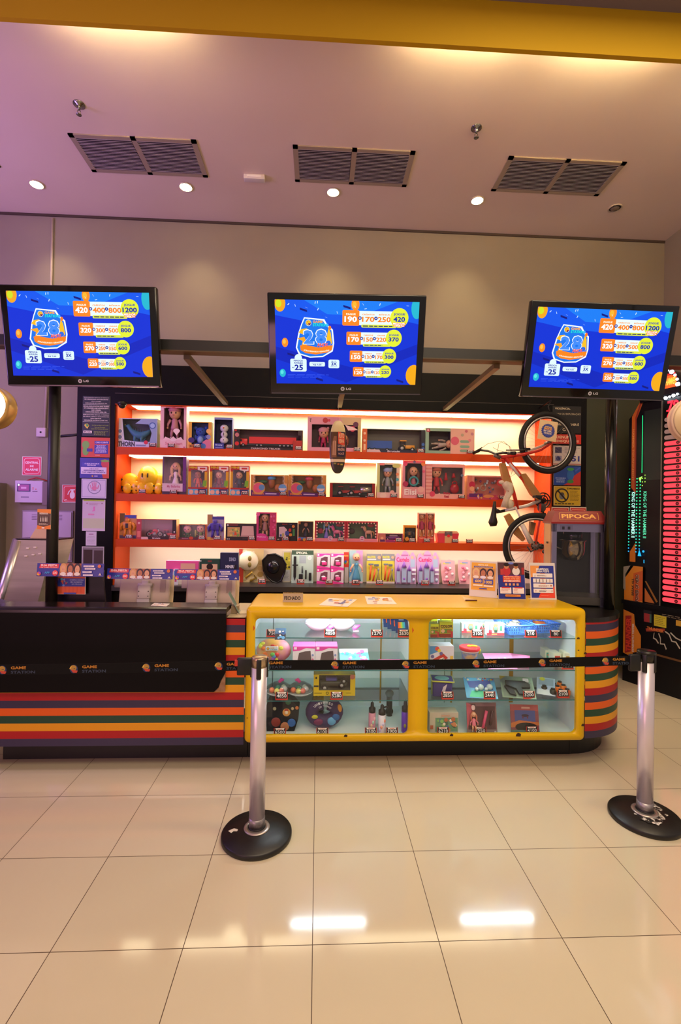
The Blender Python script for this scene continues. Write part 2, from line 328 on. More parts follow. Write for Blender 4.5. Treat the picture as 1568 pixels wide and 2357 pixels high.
# ------------------------------------------------------------ shelving unit
SX0, SX1, SY0, SY1 = -2.06, 2.455, 4.85, 5.22
ORG = noisy('c9440a', 'cf4a0c', 2, .5, spec=.3); BLK = noisy('080605', '0a0807', 4, .5, spec=.15)
SZ = [2.335, 1.863, 1.402]   # shelf tops
u = thing('shelving_unit', 'long orange and cream lit shelving unit full of toys behind the counter', 'shelving', (0, 0, 0))
M().box(SX0-.37, SX0, SY0-.02, SY1+.06, 0, 3.165, BLK).build('side_pillar', u)
M().box(SX1, SX1+.355, SY0-.02, SY1+.06, 0, 3.165, BLK).build('side_pillar', u)
m = M().box(SX0, SX1, SY0-.02, SY0+.02, 2.765, 3.165, BLK); m.box(SX0, SX1, SY0-.022, SY0-.02, 2.868, 2.872, mt('4a4038', .4)); m.box(SX0, SX1, SY0+.02, SY1+.06, 3.10, 3.165, BLK); m.build('fascia', u)
M().box(SX0, SX1, SY0+.02, SY1, 2.785, 2.80, ORG).box(SX0, SX1, SY0-.018, SY0+.02, 2.757, 2.765, ORG).build('top_board', u)
CRM = noisy('f4ead0', 'f6ecd4', 2, .6)
M().box(SX0, SX1, SY1, SY1+.02, .3, 2.80, CRM).build('back_panel', u)
for x in (SX0, SX1-.018): M().box(x, x+.018, SY0, SY1, .94, 2.785, ORG).build('side_board', u)
for z in SZ: M().box(SX0+.018, SX1-.018, SY0+.02, SY1, z-.03, z, ORG).box(SX0+.018, SX1-.018, SY0, SY0+.02, z-.077, z, ORG).build('shelf', u)
DK = noisy('33302f', '3a3736', 5, .35)
M().box(SX0, SX1, SY0-.03, SY1, .885, .937, DK).box(SX0, SX1, SY0+.02, SY0+.04, 0, .885, BLK).build('base_cabinet', u)
for z, e, yy in ((2.785, 9, (SY0+.04, SY0+.27)), (SZ[0]-.03, 9, (SY0+.05, SY0+.24)), (SZ[1]-.03, 9, (SY0+.06, SY0+.24))):
    q = .045 if z == SZ[0]-.03 else .001
    M().box(SX0+.12, SX1-.12, *yy, z-q-.012, z-q, mt((1, .86, .54), emit=e*.75)).box(SX0+.1, SX1-.1, yy[1], yy[1]+.012, z-q-.02, z, ORG).build('light_panel', u)
for a, b in ((-.55, 2.35), (-1.9, -.7)):
    M().box(a, b, SY0+.08, SY0+.14, SZ[2]-.045, SZ[2]-.031, mt((1, .95, .86), emit=8.5)).build('light_tube', u)

# ------------------------------------------------------------ steel frame that carries the screens
BM = mt('15120f', .45)
fr = thing('screen_frame', 'black steel frame of two poles and a crossbar carrying the screens', 'frame', (0, 0, 0))
for x, yy in ((-1.845, 3.365), (2.165, 3.40)): M().tube([(x, yy, .76 if x < 0 else 1.013), (x, yy, 2.9)], .037, BM if x < 0 else mt('15140f', .18), 20).build('pole', fr)
M().box(-2.4, 3.1, 3.33, 3.40, 2.812, 2.888, BM).box(-2.4, 3.1, 3.325, 3.405, 2.806, 2.814, mt('4a3618', .5)).build('crossbar', fr)
for x, mm in ((-.955, '5a4a38'), (.20, '6a6050'), (1.295, '6a5638')): M().box(x-.022, x+.022, 3.40, SY0-.02, 2.775, 2.812, mt(mm, .5)).build('brace', fr)

# ------------------------------------------------------------ screens
def logo_ball(c, cx, cy, r, sc=1):
    c.O(cx, cy, r*1.12, 'ffffff'); c.O(cx, cy, r, '123a7a'); c.O(cx-.02*r, cy+.1*r, r*.86, 'f3b51c')
    k = c.w/c.h; c.P([(cx-.1*r, cy-.05*r*k), (cx+.95*r, cy-.15*r*k), (cx+.7*r, cy-.75*r*k), (cx+.1*r, cy-.8*r*k)], '102a5c'); c.P([(cx+.1*r, cy-.2*r*k), (cx+.8*r, cy-.25*r*k), (cx+.5*r, cy-.6*r*k)], 'd8281c')
    c.E(cx-.3*r, cy+.35*r*k, r*.12, r*.16*k, '102a5c')
def screen_art(c, rows):
    R = random.Random(3)
    c.R(0, 0, 1, 1, '0630cc'); c.P([(0, 1), (0, .82), (.25, .74), (.5, .72), (.78, .82), (1, .74), (1, 1)], '0c54e4'); c.P([(.2, 1), (.36, .84), (.6, .83), (.85, 1)], '1478ea'); c.P([(0, .45), (.55, .2), (1, .5), (1, .38), (.5, .02), (0, .3)], '0524b4')
    for x, y, rx, ry, a in ((.035, .96, .038, .10, 'e9a01c'), (.555, .96, .028, .075, 'f08a20'), (.985, .93, .04, .13, '20b0c8'), (.065, .50, .022, .055, 'f08a20'), (.045, .13, .022, .05, '20b0c8'), (.985, .12, .058, .13, 'eaa416')):
        if y > .9 or x > .95:
            n = 22; pts = [(min(1, max(0, x+rx*math.cos(2*PI*i/n))), min(1, max(0, y+ry*math.sin(2*PI*i/n)))) for i in range(n)]; c.P(pts, a)
            if x < .96: c.E(x-rx*.25, min(y, .955), rx*.55, min(ry*.5, 1-min(y, .955)), {'e9a01c': 'c8d820', 'f08a20': 'f8b030'}.get(a, a))
        else: c.E(x, y, rx, ry, a); c.E(x-rx*.2, y+ry*.2, rx*.5, ry*.5, {'f08a20': 'ffb648', '20b0c8': '58d8dc'}[a])
    for i in range(18):
        x = R.uniform(.08, .98); y = R.uniform(.80, .98); a = R.uniform(0, PI); dx = .008*math.cos(a); dy = .014*math.sin(a); c.P([(x-dx, y-dy), (x+dx, y+dy), (x+dx+.004, y+dy-.005), (x-dx+.004, y-dy-.005)], 'cfe6ff')
    for x, y in ((.19, .89), (.49, .93), (.1, .36), (.3, .06), (.88, .05)): c.P([(x-.02, y+.02), (x+.03, y-.005), (x+.032, y-.03), (x-.018, y-.005)], '0a1478')
    # emblem
    c.P([(.14, .44), (.16, .36), (.24, .32), (.33, .33), (.4, .4), (.41, .5), (.4, .66), (.36, .72), (.34, .78), (.2, .8), (.18, .72), (.16, .62)], 'eaf4ff')
    c.P([(.15, .44), (.17, .37), (.24, .335), (.33, .345), (.39, .41), (.4, .5), (.39, .65), (.35, .71), (.33, .765), (.205, .785), (.185, .71), (.17, .62)], '1570e0')
    logo_ball(c, .23, .735, .018); c.T('GAME', .26, .735, .33, .765, 'f6a51c').T('STATION', .26, .695, .36, .73, '18e0c8')
    c.P([(.16, .62), (.18, .66), (.22, .67), (.22, .64), (.19, .60)], 'f6b41c'); c.P([(.15, .55), (.2, .57), (.22, .5), (.21, .45), (.18, .46), (.19, .52)], 'f6a01c')
    c.T('2', .19, .48, .27, .66, 'ffffff').T('8', .275, .48, .36, .67, 'ffffff').T('2', .195, .485, .265, .65, '3f86f4').T('8', .28, .485, .355, .66, '3f86f4')
    c.P([(.355, .56), (.37, .68), (.385, .62), (.395, .5), (.37, .46)], 'f2b824'); c.E(.378, .68, .01, .025, 'f07a1c').E(.36, .71, .01, .02, '38b0f0').E(.37, .5, .016, .03, '2a64d8')
    c.P([(.17, .465), (.2, .475), (.3, .445), (.4, .475), (.395, .42), (.36, .385), (.28, .36), (.21, .375), (.175, .41)], 'fb7f1a')
    c.T('ANOS', .29, .455, .365, .50, 'ff5a1c').T('ATRAVESSANDO GERAÇÕES', .195, .40, .375, .425, 'fff2d8', arc=.018)
    # bottom boxes
    c.R(.10, .15, .215, .305, 'd6ecf4', .01); c.O(.157, .315, .026, 'd6ecf4'); c.T('PIPOCA', .125, .272, .19, .292, '14249a').T('AVULSA', .125, .245, .19, .265, '14249a').T('R$', .112, .19, .128, .205, '14249a').T('25', .13, .165, .19, .235, '14249a')
    c.R(.235, .215, .345, .27, 'd6ecf4', .008); c.T('CARTÃO DO PARQUE', .25, .248, .33, .26, '14249a', False).T('R$ 7,00', .262, .225, .32, .243, '14249a')
    c.R(.37, .195, .447, .30, 'd6ecf4', .01); c.T('EM ATÉ', .39, .275, .425, .288, '14249a', False).T('3X', .39, .228, .43, .268, '14249a').T('SEM JUROS', .385, .208, .432, .218, '14249a', False)
    c.lines(.08, .07, .41, .12, 3, '2f4fe0', 5, .4)
    for i, (pg, cr, bo, jo) in enumerate(rows):
        x0, yc, hh = ((.465, .80, .09), (.495, .56, .078), (.52, .345, .068), (.545, .155, .058))[i]; s_ = hh/.09; wd = .118*s_; x1 = x0+wd
        e = (.862, .828, .80, .775)[i]; rr = (.064, .057, .05, .043)[i]
        c.R(x1-.004, yc-hh*.93, e, yc+hh*.93, 'dff2f0', .006); c.R(x0, yc-hh, x1, yc+hh, 'f58220', .008)
        md = (x1+e-rr*.8)/2
        c.R(x1+.015, yc-hh*1.22, e-.02, yc-hh*.83, 'd6e03c', .006); c.lines(x1+.025, yc-hh*1.12, e-.035, yc-hh*.93, 1, '2a3a5a', i, .8)
        c.T('PAGUE', x0+wd*.22, yc+hh*.36, x0+wd*.78, yc+hh*.62, 'fff6e0'); c.T(pg, x0+wd*.12, yc-hh*.55, x0+wd*.86, yc+hh*.22, 'ffffff')
        a, b2 = (x1+.018, md-.008); c.T('CRÉDITOS' if i == 0 else 'CARREGUE', a, yc+hh*.38, b2, yc+hh*.6, 'f08a24'); c.T(cr, a, yc-hh*.5, b2, yc+hh*.2, 'f58220')
        a, b2 = (md+.014, e-rr*.92); c.T('BÔNUS' if i == 0 else 'GANHE', a+.008, yc+hh*.38, b2-.008, yc+hh*.6, 'f08a24'); c.T(bo, a, yc-hh*.5, b2, yc+hh*.2, 'f58220')
        for q, ch in ((x1+.004, '='), (md+.002, '+')): c.O(q, yc, .012*s_**.5, '14309c'); c.T(ch, q-.005, yc-.008, q+.005, yc+.008, 'ffffff')
        c.O(e, yc+hh*.1, rr, 'dbe534', 32); c.T('JOGUE', e-rr*.62, yc+hh*.35, e+rr*.62, yc+hh*.72, '102a9c')
        lo = 1 if len(jo) > 3 else .8; c.T(jo, e-rr*.8*lo, yc-hh*.42, e+rr*.8*lo, yc+hh*.25, '102a9c')
        if i == 0: c.R(e-rr*.7, yc-hh*.78, e+rr*.7, yc-hh*.52, 'f06a20'); c.T('MELHOR', e-rr*.66, yc-hh*.76, e+rr*.66, yc-hh*.54, 'ffffff'); c.R(e-rr*.6, yc-hh*1.06, e+rr*.6, yc-hh*.8, 'f06a20'); c.T('OFERTA', e-rr*.56, yc-hh*1.04, e+rr*.56, yc-hh*.82, 'ffffff')
def tv(label, loc, yaw, tilt, roll, H, rows):
    t = thing('television', label, 'television', loc, 0, 'price screens above the counter')
    R3 = Matrix.Rotation(yaw, 3, 'Z') @ Matrix.Rotation(tilt, 3, 'X') @ Matrix.Rotation(-roll, 3, 'Y'); t.rotation_euler = R3.to_euler()
    W = 1.02; gb = mt('060607', .12)
    m = M(); m.rbox(-W/2, W/2, 0, .05, -H/2, H/2, gb, .008, 2)
    m.box(-W/2+.01, W/2-.01, -.003, .001, -H/2, -H/2+.008, mt('5b5458', .25, .6))
    m.build('bezel', t)
    bx, bt, bb = .046, .042, .066; sw = W-2*bx; sh = H-bt-bb
    m = M(); m.box(-sw/2, sw/2, -.003, .0, -H/2+bb, H/2-bt, mt('05050a', .1)); c = m.canvas((-sw/2, -.003, -H/2+bb), sw, sh, emit=.74, step=.0001, d0=.0002); screen_art(c, rows); m.build('screen', t)
    m = M(); c = m.canvas((-.05, -.001, -H/2+.02), .1, .03, d0=.001); c.O(.25, .5, .13, 'b8b4b8').O(.25, .5, .07, '5a565c').T('LG', .48, .28, .82, .75, 'c0bcc0'); m.build('maker_badge', t)
    m = M(); m.rbox(-.28, .28, .05, .09, -.2, .2, mt('0b0b0c', .5), .01, 2); m.build('back_housing', t)
    m = M(); m.box(-.1, .1, .09, .11, -.1, .1, BM); m.tube([(0, .10, 0), (0, .3, .0)], .02, BM); m.build('wall_bracket', t)
RA = [('420', '400', '800', '1200'), ('320', '300', '500', '800'), ('270', '250', '350', '600'), ('220', '200', '300', '500')]
RB = [('190', '170', '250', '420'), ('170', '150', '220', '370'), ('150', '130', '170', '300'), ('120', '100', '120', '220')]
tv('flat screen above the black counter, its offer circle reading JOGUE 1200, left one', (-1.601, 3.215, 2.846), -.018, .148, .012, .648, RA)
tv('flat screen in the middle with its offer circle reading JOGUE 420', (.170, 3.074, 2.793), .006, .284, .018, .622, RB)
tv('flat screen at the right beside the arcade machine, partly cut by the photo edge', (1.900, 3.122, 2.821), -.002, .236, -.005, .623, RA)

# ------------------------------------------------------------ counters
BANDS = ['322a48', 'a80e14', 'de960c', '17402a', 'dc5a0c']   # from the floor up
def front_path(kind):
    if kind == 'L':
        cx, cy, r = -2.08, 3.52, .42; p = [(cx+r*math.cos(a), cy+r*math.sin(a)) for a in [PI+PI/2*i/12 for i in range(13)]]
        return [(cx-r, 3.72)]+p+[(-.466, 3.10)]
    cx, cy, r = 1.816, 3.52, .42; p = [(cx+r*math.cos(a), cy+r*math.sin(a)) for a in [-PI/2+PI/2*i/14 for i in range(15)]]
    return p+[(cx+r, 3.86)]
def wall_strip(m, path, z0, z1, mat, th=.03):
    n = len(path); vs = [(x, y, z) for z in (z0, z1) for x, y in path]
    m.add(vs, [(i, i+1, n+i+1, n+i) for i in range(n-1)], mat, True)
def slab(m, path, z0, z1, mat, back):
    pts = path+back; m.prism(pts, z0, z1, mat, 'z')
for kind in 'LR':
    top = kind == 'L'
    t = thing('reception_counter' if top else 'counter_end', 'striped reception counter with a black front and black top, left of the yellow case' if top else 'rounded rainbow striped counter end with black top, right of the yellow case', 'counter')
    path = front_path(kind)
    m = M()
    zb, hb_ = (.175, .0487) if top else (.200, .0479)
    for k in range(17): wall_strip(m, path, zb+k*hb_, min(zb+(k+1)*hb_, 1.003 if top else .982), noisy(BANDS[k % 5], BANDS[k % 5], 3, .42))
    if top: m.box(-.585, -.466, 3.10, 3.6, .995, 1.003, mt('b9a888', .5))
    m.build('striped_body', t)
    m = M(); pl = [((x*(.225/.46)+cx*(1-.225/.46) if (x-cx)*s > 0 else x), y) for (x, y) in [] for cx, s in []]
    if top:
        pts = [(-2.10, 3.285), (-.467, 3.285), (-.467, 3.68), (-2.10, 3.68)]; m.prism(pts, 0, .175, mt('0e0c0a', .4), 'z')
    else:
        cx, cy, r = 1.83, 3.69, .40; pts = [(1.815, 3.285)]+[(cx+r*math.cos(a), cy+r*math.sin(a)) for a in [-PI/2+PI/2*i/12 for i in range(13)]]+[(cx+r, 3.74), (1.815, 3.74)]; m.prism(pts, 0, .200, mt('0e0c0a', .4), 'z')
    m.build('plinth', t)
    m = M()
    if top:
        # black waterfall board: ledge on top, apron in front with a broken lower corner
        prof = [(3.07, .53), (3.07, 1.035), (3.078, 1.055), (3.095, 1.064), (3.26, 1.066), (3.26, 1.03), (3.10, 1.03), (3.092, 1.02), (3.092, .53)]
        ap = [(-2.02, .53), (-.655, .53), (-.625, .56), (-.612, .60), (-.585, .65), (-.585, 1.035), (-2.06, 1.035), (-2.06, .555)]
        m.prism(ap, 3.068, 3.092, noisy('050404', '070605', 3, .5, spec=.15), 'y')
        q = [(3.068, 1.035), (3.072, 1.05), (3.082, 1.062), (3.10, 1.067), (3.27, 1.067), (3.27, 1.035)]; m.prism([(a, b) for a, b in q], -2.06, -.585, mt('17130f', .22), 'x')
        m.prism([(-2.06, 3.07), (-2.06, 3.27), (-2.5, 3.6), (-2.52, 3.5), (-2.35, 3.2)][::-1], 1.035, 1.066, mt('17130f', .3), 'z')
        m.build('black_board', t)
        m = M(); m.prism([(-.655, .53), (-.585, .53), (-.585, .65), (-.612, .60), (-.625, .56)], 3.074, 3.090, noisy('8a6244', 'a0765a', 30, .8), 'y'); m.build('chipped_core', t)
        M().box(-2.4, -.60, 3.28, 3.72, .74, .76, mt('2a2420', .5)).build('desk_board', t)
    else:
        m.prism([(x+(.004 if x > 1.9 else 0), y-.004) for x, y in front_path('R')]+[(1.8155, 3.86)], .981, 1.012, mt('13100d', .3), 'z'); m.build('black_top', t)

# ------------------------------------------------------------ the yellow display case
CX0, CX1, CY0, CY1, CZ0, CZ1 = -.460, 1.812, 3.075, 3.63, .188, 1.077
WIN = [(-.398, .610), (.738, 1.742)]; WZ0, WZ1 = .246, 1.004
YEL = noisy('d8ac00', 'dcb002', 2.5, .3, spec=.35)
case = thing('display_case', 'long yellow display case with two glazed windows full of small toys', 'display case')
bm = M(); bm.rbox(CX0, CX1, CY0, CY1, CZ0, CZ1, YEL, .035, 5); body = bm.build('carcass', case)
cut = M()
for a, b in WIN: cut.prism(rrect(a, b, WZ0, WZ1, .035), CY0-.05, CY0+.06, YEL, 'y')
cuts = [cut.build('cut')]
cut = M()
for a, b in WIN: cut.box(a-.035, b+.035, CY0+.022, CY1-.02, WZ0-.03, WZ1+.035, YEL)
cuts.append(cut.build('cut'))
for c_ in cuts:
    md = body.modifiers.new('b', 'BOOLEAN'); md.operation = 'DIFFERENCE'; md.object = c_; md.solver = 'EXACT'
dg = bpy.context.evaluated_depsgraph_get(); dg.update(); nm = bpy.data.meshes.new_from_object(body.evaluated_get(dg)); body.modifiers.clear(); body.data = nm
for c_ in cuts: bpy.data.objects.remove(c_)
PW = noisy('d8e0e2', 'dde5e8', 2, .5)
GS = [.872, .658, .459]   # glass shelf heights
GE = mt('2e6f70', .15)
for k, (a, b) in enumerate(WIN):
    a2, b2 = a-.033, b+.033
    m = M(); m.box(a2, b2, CY1-.03, CY1-.022, WZ0-.028, WZ1+.03, PW); m.box(a2, a2+.004, CY0+.03, CY1-.03, WZ0-.028, WZ1+.03, PW); m.box(b2-.004, b2, CY0+.03, CY1-.03, WZ0-.028, WZ1+.03, PW); m.box(a2, b2, CY0+.024, CY1-.03, WZ0-.029, WZ0-.027, PW); m.box(a2, b2, CY0+.06, CY1-.03, WZ1+.026, WZ1+.032, PW)
    m.build('white_lining', case)
    m = M()
    for x in ((-.33, -.325), (.12, .124)) if k == 0 else ((.99, .994),): m.box(x[0], x[1], CY1-.034, CY1-.030, WZ0, WZ1, mt('6a7470', .5))
    for x in (((.49, .50),) if k == 0 else ((1.50, 1.53), (1.04, 1.052))): m.box(x[0], x[1], CY1-.036, CY1-.03, WZ0, WZ1, mt('b98416', .5))
    m.box(a2, b2, CY1-.034, CY1-.030, WZ0+.10, WZ0+.115, mt('4c5450', .6)); m.build('door_track', case)
    for z in GS:
        m = M(); m.box(a2+.006, b2-.006, CY0+.03, CY1-.10, z-.005, z, glassy((.90, .97, .95), .12, .02)); m.box(a2+.006, b2-.006, CY0+.0290, CY0+.0305, z-.0055, z+.0005, GE); m.build('glass_shelf', case)
    M().prism(rrect(a+.001, b-.001, WZ0+.001, WZ1-.001, .034), CY0+.010, CY0+.014, glassy((.98, 1, 1), .06, .01, 1.35), 'y').build('window_pane', case)
    cxm = (a+b)/2; M().tube([(cxm-(.24 if k == 0 else .24), CY0+.045, WZ1+.012), (cxm+.24, CY0+.045, WZ1+.012)], .011, mt((.80, .92, 1), emit=66), 8).build('light_tube', case)
for x, z in ((.628, .93), (-.41, .94)): M().prism([(x, z+.02), (x+.012, z), (x, z-.018)], CY0-.001, CY0+.001, mt('c4560e', .6), 'y').build('worn_spot', case)
for x, z, q in ((1.75, .88, .01), (1.752, .80, .006), (1.79, .30, .012), (1.80, .78, .01), (-.44, .36, .004), (1.35, .238, .018), (.9, .24, .012), (.2, .24, .012)): M().prism([(x-q, z-q*.5), (x+q*.8, z-q*.6), (x+q, z+q*.3), (x, z+q*.8), (x-q*.8, z+q*.3)], CY0-.0008, CY0+.001, mt('3a2210', .8), 'y').build('worn_spot', case)
tag(M().prism([(-.463, 3.285), (1.812, 3.285), (1.812, 3.6), (-.463, 3.6)], 0, CZ0-.001, mt('0e0c0a', .4), 'z').build('display_case_plinth'), 'low black plinth under the yellow display case', 'plinth')
# ------------------------------------------------------------ toys: shared shapes
SKIN, DARKSKIN = 'e2a882', 'a8643c'
def figure(parent, cx, z, h, hair, dress, skin=SKIN, long_hair=True, gown=False, hat=None, y=.045, name='doll', T=None, big=1.0):
    """small doll: head, torso, arms, legs in one mesh, hair as its sub-part"""
    T = T if T is not None else Matrix.Translation((cx, y, z)); r = h*.135*big; hz = h-r*1.05
    m = M(); m.ell((0, 0, hz), (r, r*.85, r*1.05), skin, 14, T=T)
    for s in (-1, 1):
        m.ell((s*r*.38, -r*.82, hz-.05*r), (r*.13, r*.06, r*.17), '20140f', 8, T=T)
        m.tube([(s*r*.75, 0, h*.60), (s*h*.20, -.01, h*.46), (s*h*.21, -.03*h, h*.36)], [h*.042, h*.035, h*.028], dress if not gown else skin, 7, T=T); m.ell((s*h*.21, -.035*h, h*.34), h*.032, skin, 7, T=T)
        if not gown: m.tube([(s*h*.06, 0, h*.32), (s*h*.085, -.01, h*.17), (s*h*.095, -.02*h, h*.03)], [h*.058, h*.045, h*.03], dress if big > 1.2 else skin, 8, T=T); m.ell((s*h*.1, -.05*h, h*.025), (h*.035, h*.06, h*.025), 'f0e8e0', 8, T=T)
    m.ell((0, -r*.88, hz-.42*r), (r*.2, r*.05, r*.07), 'b8404a', 8, T=T)
    if gown: m.lathe([(h*.17, 0), (h*.15, h*.12), (h*.08, h*.38), (h*.05, h*.44), (h*.075, h*.56), (h*.06, h*.64), (0, h*.66)], mt(dress, .5), 16, T=T)
    else: m.lathe([(h*.10, h*.28), (h*.12, h*.33), (h*.095, h*.46), (h*.09, h*.58), (h*.05, h*.66), (0, h*.68)], mt(dress, .6), 14, T=T)
    o = m.build(name, parent)
    if hair:
        k = M(); k.ell((0, r*.22, hz+r*.18), (r*1.1, r*.85, r*1.0), mt(hair, .6), 12, T=T)
        if long_hair:
            for s in (-1, 1): k.tube([(s*r*.8, 0, hz+r*.3), (s*r*1.12, -.005, hz-r*.6), (s*r*1.1, -.005, hz-r*2.0), (s*r*.9, 0, hz-r*2.9)], [r*.35, r*.42, r*.36, r*.12], mt(hair, .6), 7, T=T)
        k.build('hair', o)
    if hat: M().ell((0, 0, hz+r*.55), (r*1.15, r*1.0, r*.7), mt(hat, .7), 12, T=T).ell((r*.9, -.01, hz+r*1.0), r*.3, mt(hat, .7), 8, T=T).build('bonnet', o)
    return o
def plush(parent, cx, z, h, col, belly, y=.045, nose=None, name='plush_toy'):
    T = Matrix.Translation((cx, y, z)); m = M(); m.ell((0, 0, h*.3), (h*.24, h*.2, h*.28), mt(col, .8), 12, T=T).ell((0, -.02*h, h*.68), (h*.27, h*.22, h*.23), mt(col, .8), 12, T=T).ell((0, -h*.14, h*.27), (h*.15, h*.09, h*.18), mt(belly, .8), 10, T=T)
    for s in (-1, 1): m.ell((s*h*.26, 0, h*.86), h*.1, mt(col, .8), 8, T=T).ell((s*h*.1, -h*.2, h*.72), h*.03, '101010', 6, T=T).ell((s*h*.25, -h*.05, h*.38), (h*.08, h*.08, h*.16), mt(col, .8), 8, T=T).ell((s*h*.14, -h*.12, h*.05), (h*.1, h*.14, h*.06), mt(col, .8), 8, T=T)
    m.ell((0, -h*.22, h*.65), h*.035, mt(nose or '101010', .5), 6, T=T); return m.build(name, parent)
def wheel(m, x, y, z, r, w_, hub='b8b8b8', T=None):
    m.tube([(x, y, z), (x, y+w_, z)], r, mt('121212', .7), 14, T=T); m.tube([(x, y-.001, z), (x, y, z)], r*.5, mt(hub, .4), 10, T=T)
def truck(parent, w_, z, col, y=.02, name='toy_truck'):
    L = w_; m = M(); m.box(-L*.34, L*.48, y, y+.06, z+.035, z+.105, mt(col, .35)); m.rbox(-L*.5, -L*.37, y, y+.06, z+.02, z+.085, mt(col, .3), .008, 2); m.box(-L*.505, -L*.46, y-.001, y+.061, z+.055, z+.078, mt('201818', .2)); m.box(-L*.45, L*.47, y+.005, y+.055, z+.018, z+.034, mt('141414', .5))
    for x in (-.44, -.2, -.13, .2, .27, .34, .41): wheel(m, L*x, y-.002, z+.018, .017, .015)
    m.box(-L*.48, -L*.47, y-.002, y, z+.03, z+.04, 'ffe8a0'); return m.build(name, parent)
def tractor(parent, cx, z, s, col, y=.03, name='toy_tractor'):
    m = M(); m.rbox(cx-s*.1, cx+s*.48, y, y+s*.26, z+s*.16, z+s*.34, mt(col, .35), s*.02, 2); m.box(cx-s*.26, cx-.02*s, y, y+s*.26, z+s*.2, z+s*.26, mt(col, .4))
    for q in (-.26, -.02):
        for yy in (y, y+s*.24): m.box(cx+q*s, cx+q*s+s*.03, yy, yy+s*.02, z+s*.26, z+s*.55, mt('1a1a1a', .4))
    m.box(cx-s*.3, cx+s*.04, y-.003, y+s*.27, z+s*.55, z+s*.6, mt(col, .4)); wheel(m, cx-s*.2, y-.012, z+s*.17, s*.17, .02, 'c8c8c0'); wheel(m, cx+s*.35, y-.012, z+s*.11, s*.11, .02, 'c8c8c0'); wheel(m, cx-s*.2, y+s*.24, z+s*.17, s*.17, .02); wheel(m, cx+s*.35, y+s*.24, z+s*.11, s*.11, .02)
    return m.build(name, parent)
def motorbike(parent, cx, z, s, col, y=.03, name='toy_motorbike'):
    m = M()
    for x in (-.33, .33):
        m.ring((cx+x*s, y+.01, z+s*.18), s*.15, s*.03, mt('121212', .7), 'y', 18, 6)
        m.ring((cx+x*s, y+.01, z+s*.18), s*.09, s*.012, mt('d0d0d0', .3), 'y', 14, 5)
    m.tube([(cx-s*.33, y+.01, z+s*.18), (cx-.1*s, y+.01, z+s*.26), (cx+.1*s, y+.01, z+s*.24), (cx+s*.2, y+.01, z+s*.42)], s*.04, mt(col, .3), 8); m.tube([(cx+s*.33, y+.01, z+s*.18), (cx+s*.2, y+.01, z+s*.48)], s*.025, mt('c8c8c8', .2), 8)
    m.ell((cx+.02*s, y+.01, z+s*.40), (s*.16, s*.07, s*.09), mt(col, .25), 12).ell((cx-.22*s, y+.01, z+s*.4), (s*.16, s*.06, s*.05), mt('181818', .5), 10).ell((cx, y+.01, z+s*.2), (s*.13, s*.06, s*.1), mt('8a8a8a', .3), 10)
    m.tube([(cx+s*.2, y-.02, z+s*.5), (cx+s*.2, y+.04, z+s*.5)], s*.018, mt('181818'), 6); return m.build(name, parent)
def horse(parent, cx, z, s, col, mane, y=.04, name='toy_horse'):
    m = M(); c = mt(col, .5); m.ell((cx, y, z+s*.42), (s*.27, s*.12, s*.14), c, 14)
    m.tube([(cx-s*.2, y, z+s*.48), (cx-s*.32, y, z+s*.66), (cx-s*.36, y, z+s*.78)], [s*.1, s*.075, s*.06], c, 9); m.ell((cx-s*.43, y, z+s*.76), (s*.12, s*.055, s*.06), c, 10)
    for x in (-.2, -.14, .17, .22): m.tube([(cx+s*x, y+(.02 if x in (-.14, .22) else -.01), z+s*.36), (cx+s*x*1.05, y, z+s*.18), (cx+s*x, y, z)], [s*.05, s*.035, s*.03], c, 7)
    o = m.build(name, parent); k = M(); k.tube([(cx-s*.33, y, z+s*.88), (cx-s*.24, y-.005, z+s*.72), (cx-s*.16, y-.008, z+s*.54)], [s*.03, s*.06, s*.02], mt(mane, .6), 7).tube([(cx+s*.25, y, z+s*.5), (cx+s*.36, y, z+s*.4), (cx+s*.36, y, z+s*.14)], [s*.03, s*.06, s*.02], mt(mane, .6), 7); k.build('mane', o); return o
def dino(parent, w_, z, h, col, y=.04, name='toy_dinosaur'):
    m = M(); c = mt(col, .55); m.tube([(-w_*.34, y, z+h*.72), (-w_*.27, y, z+h*.74), (-w_*.2, y, z+h*.55), (-w_*.06, y, z+h*.36), (w_*.08, y, z+h*.32), (w_*.22, y, z+h*.46), (w_*.36, y, z+h*.66)], [h*.05, h*.09, h*.09, h*.17, h*.18, h*.1, h*.02], c, 12)
    for x, yy in ((-.07, -.02), (.1, -.02), (-.03, .02), (.13, .02)): m.tube([(w_*x, y+yy, z+h*.3), (w_*(x-.02), y+yy, z+h*.15), (w_*x, y+yy, z+.004)], [h*.08, h*.055, h*.05], c, 8)
    m.ell((-w_*.33, y-.018, z+h*.77), h*.018, 'f0e020', 6)
    for i in range(7): m.prism([(-w_*.2+i*w_*.06-.008, z+h*(.58-.02*i)), (-w_*.2+i*w_*.06+.008, z+h*(.57-.02*i)), (-w_*.2+i*w_*.06, z+h*(.68-.02*i))], y-.003, y+.003, mt('1a3a5a'), 'y')
    return m.build(name, parent)

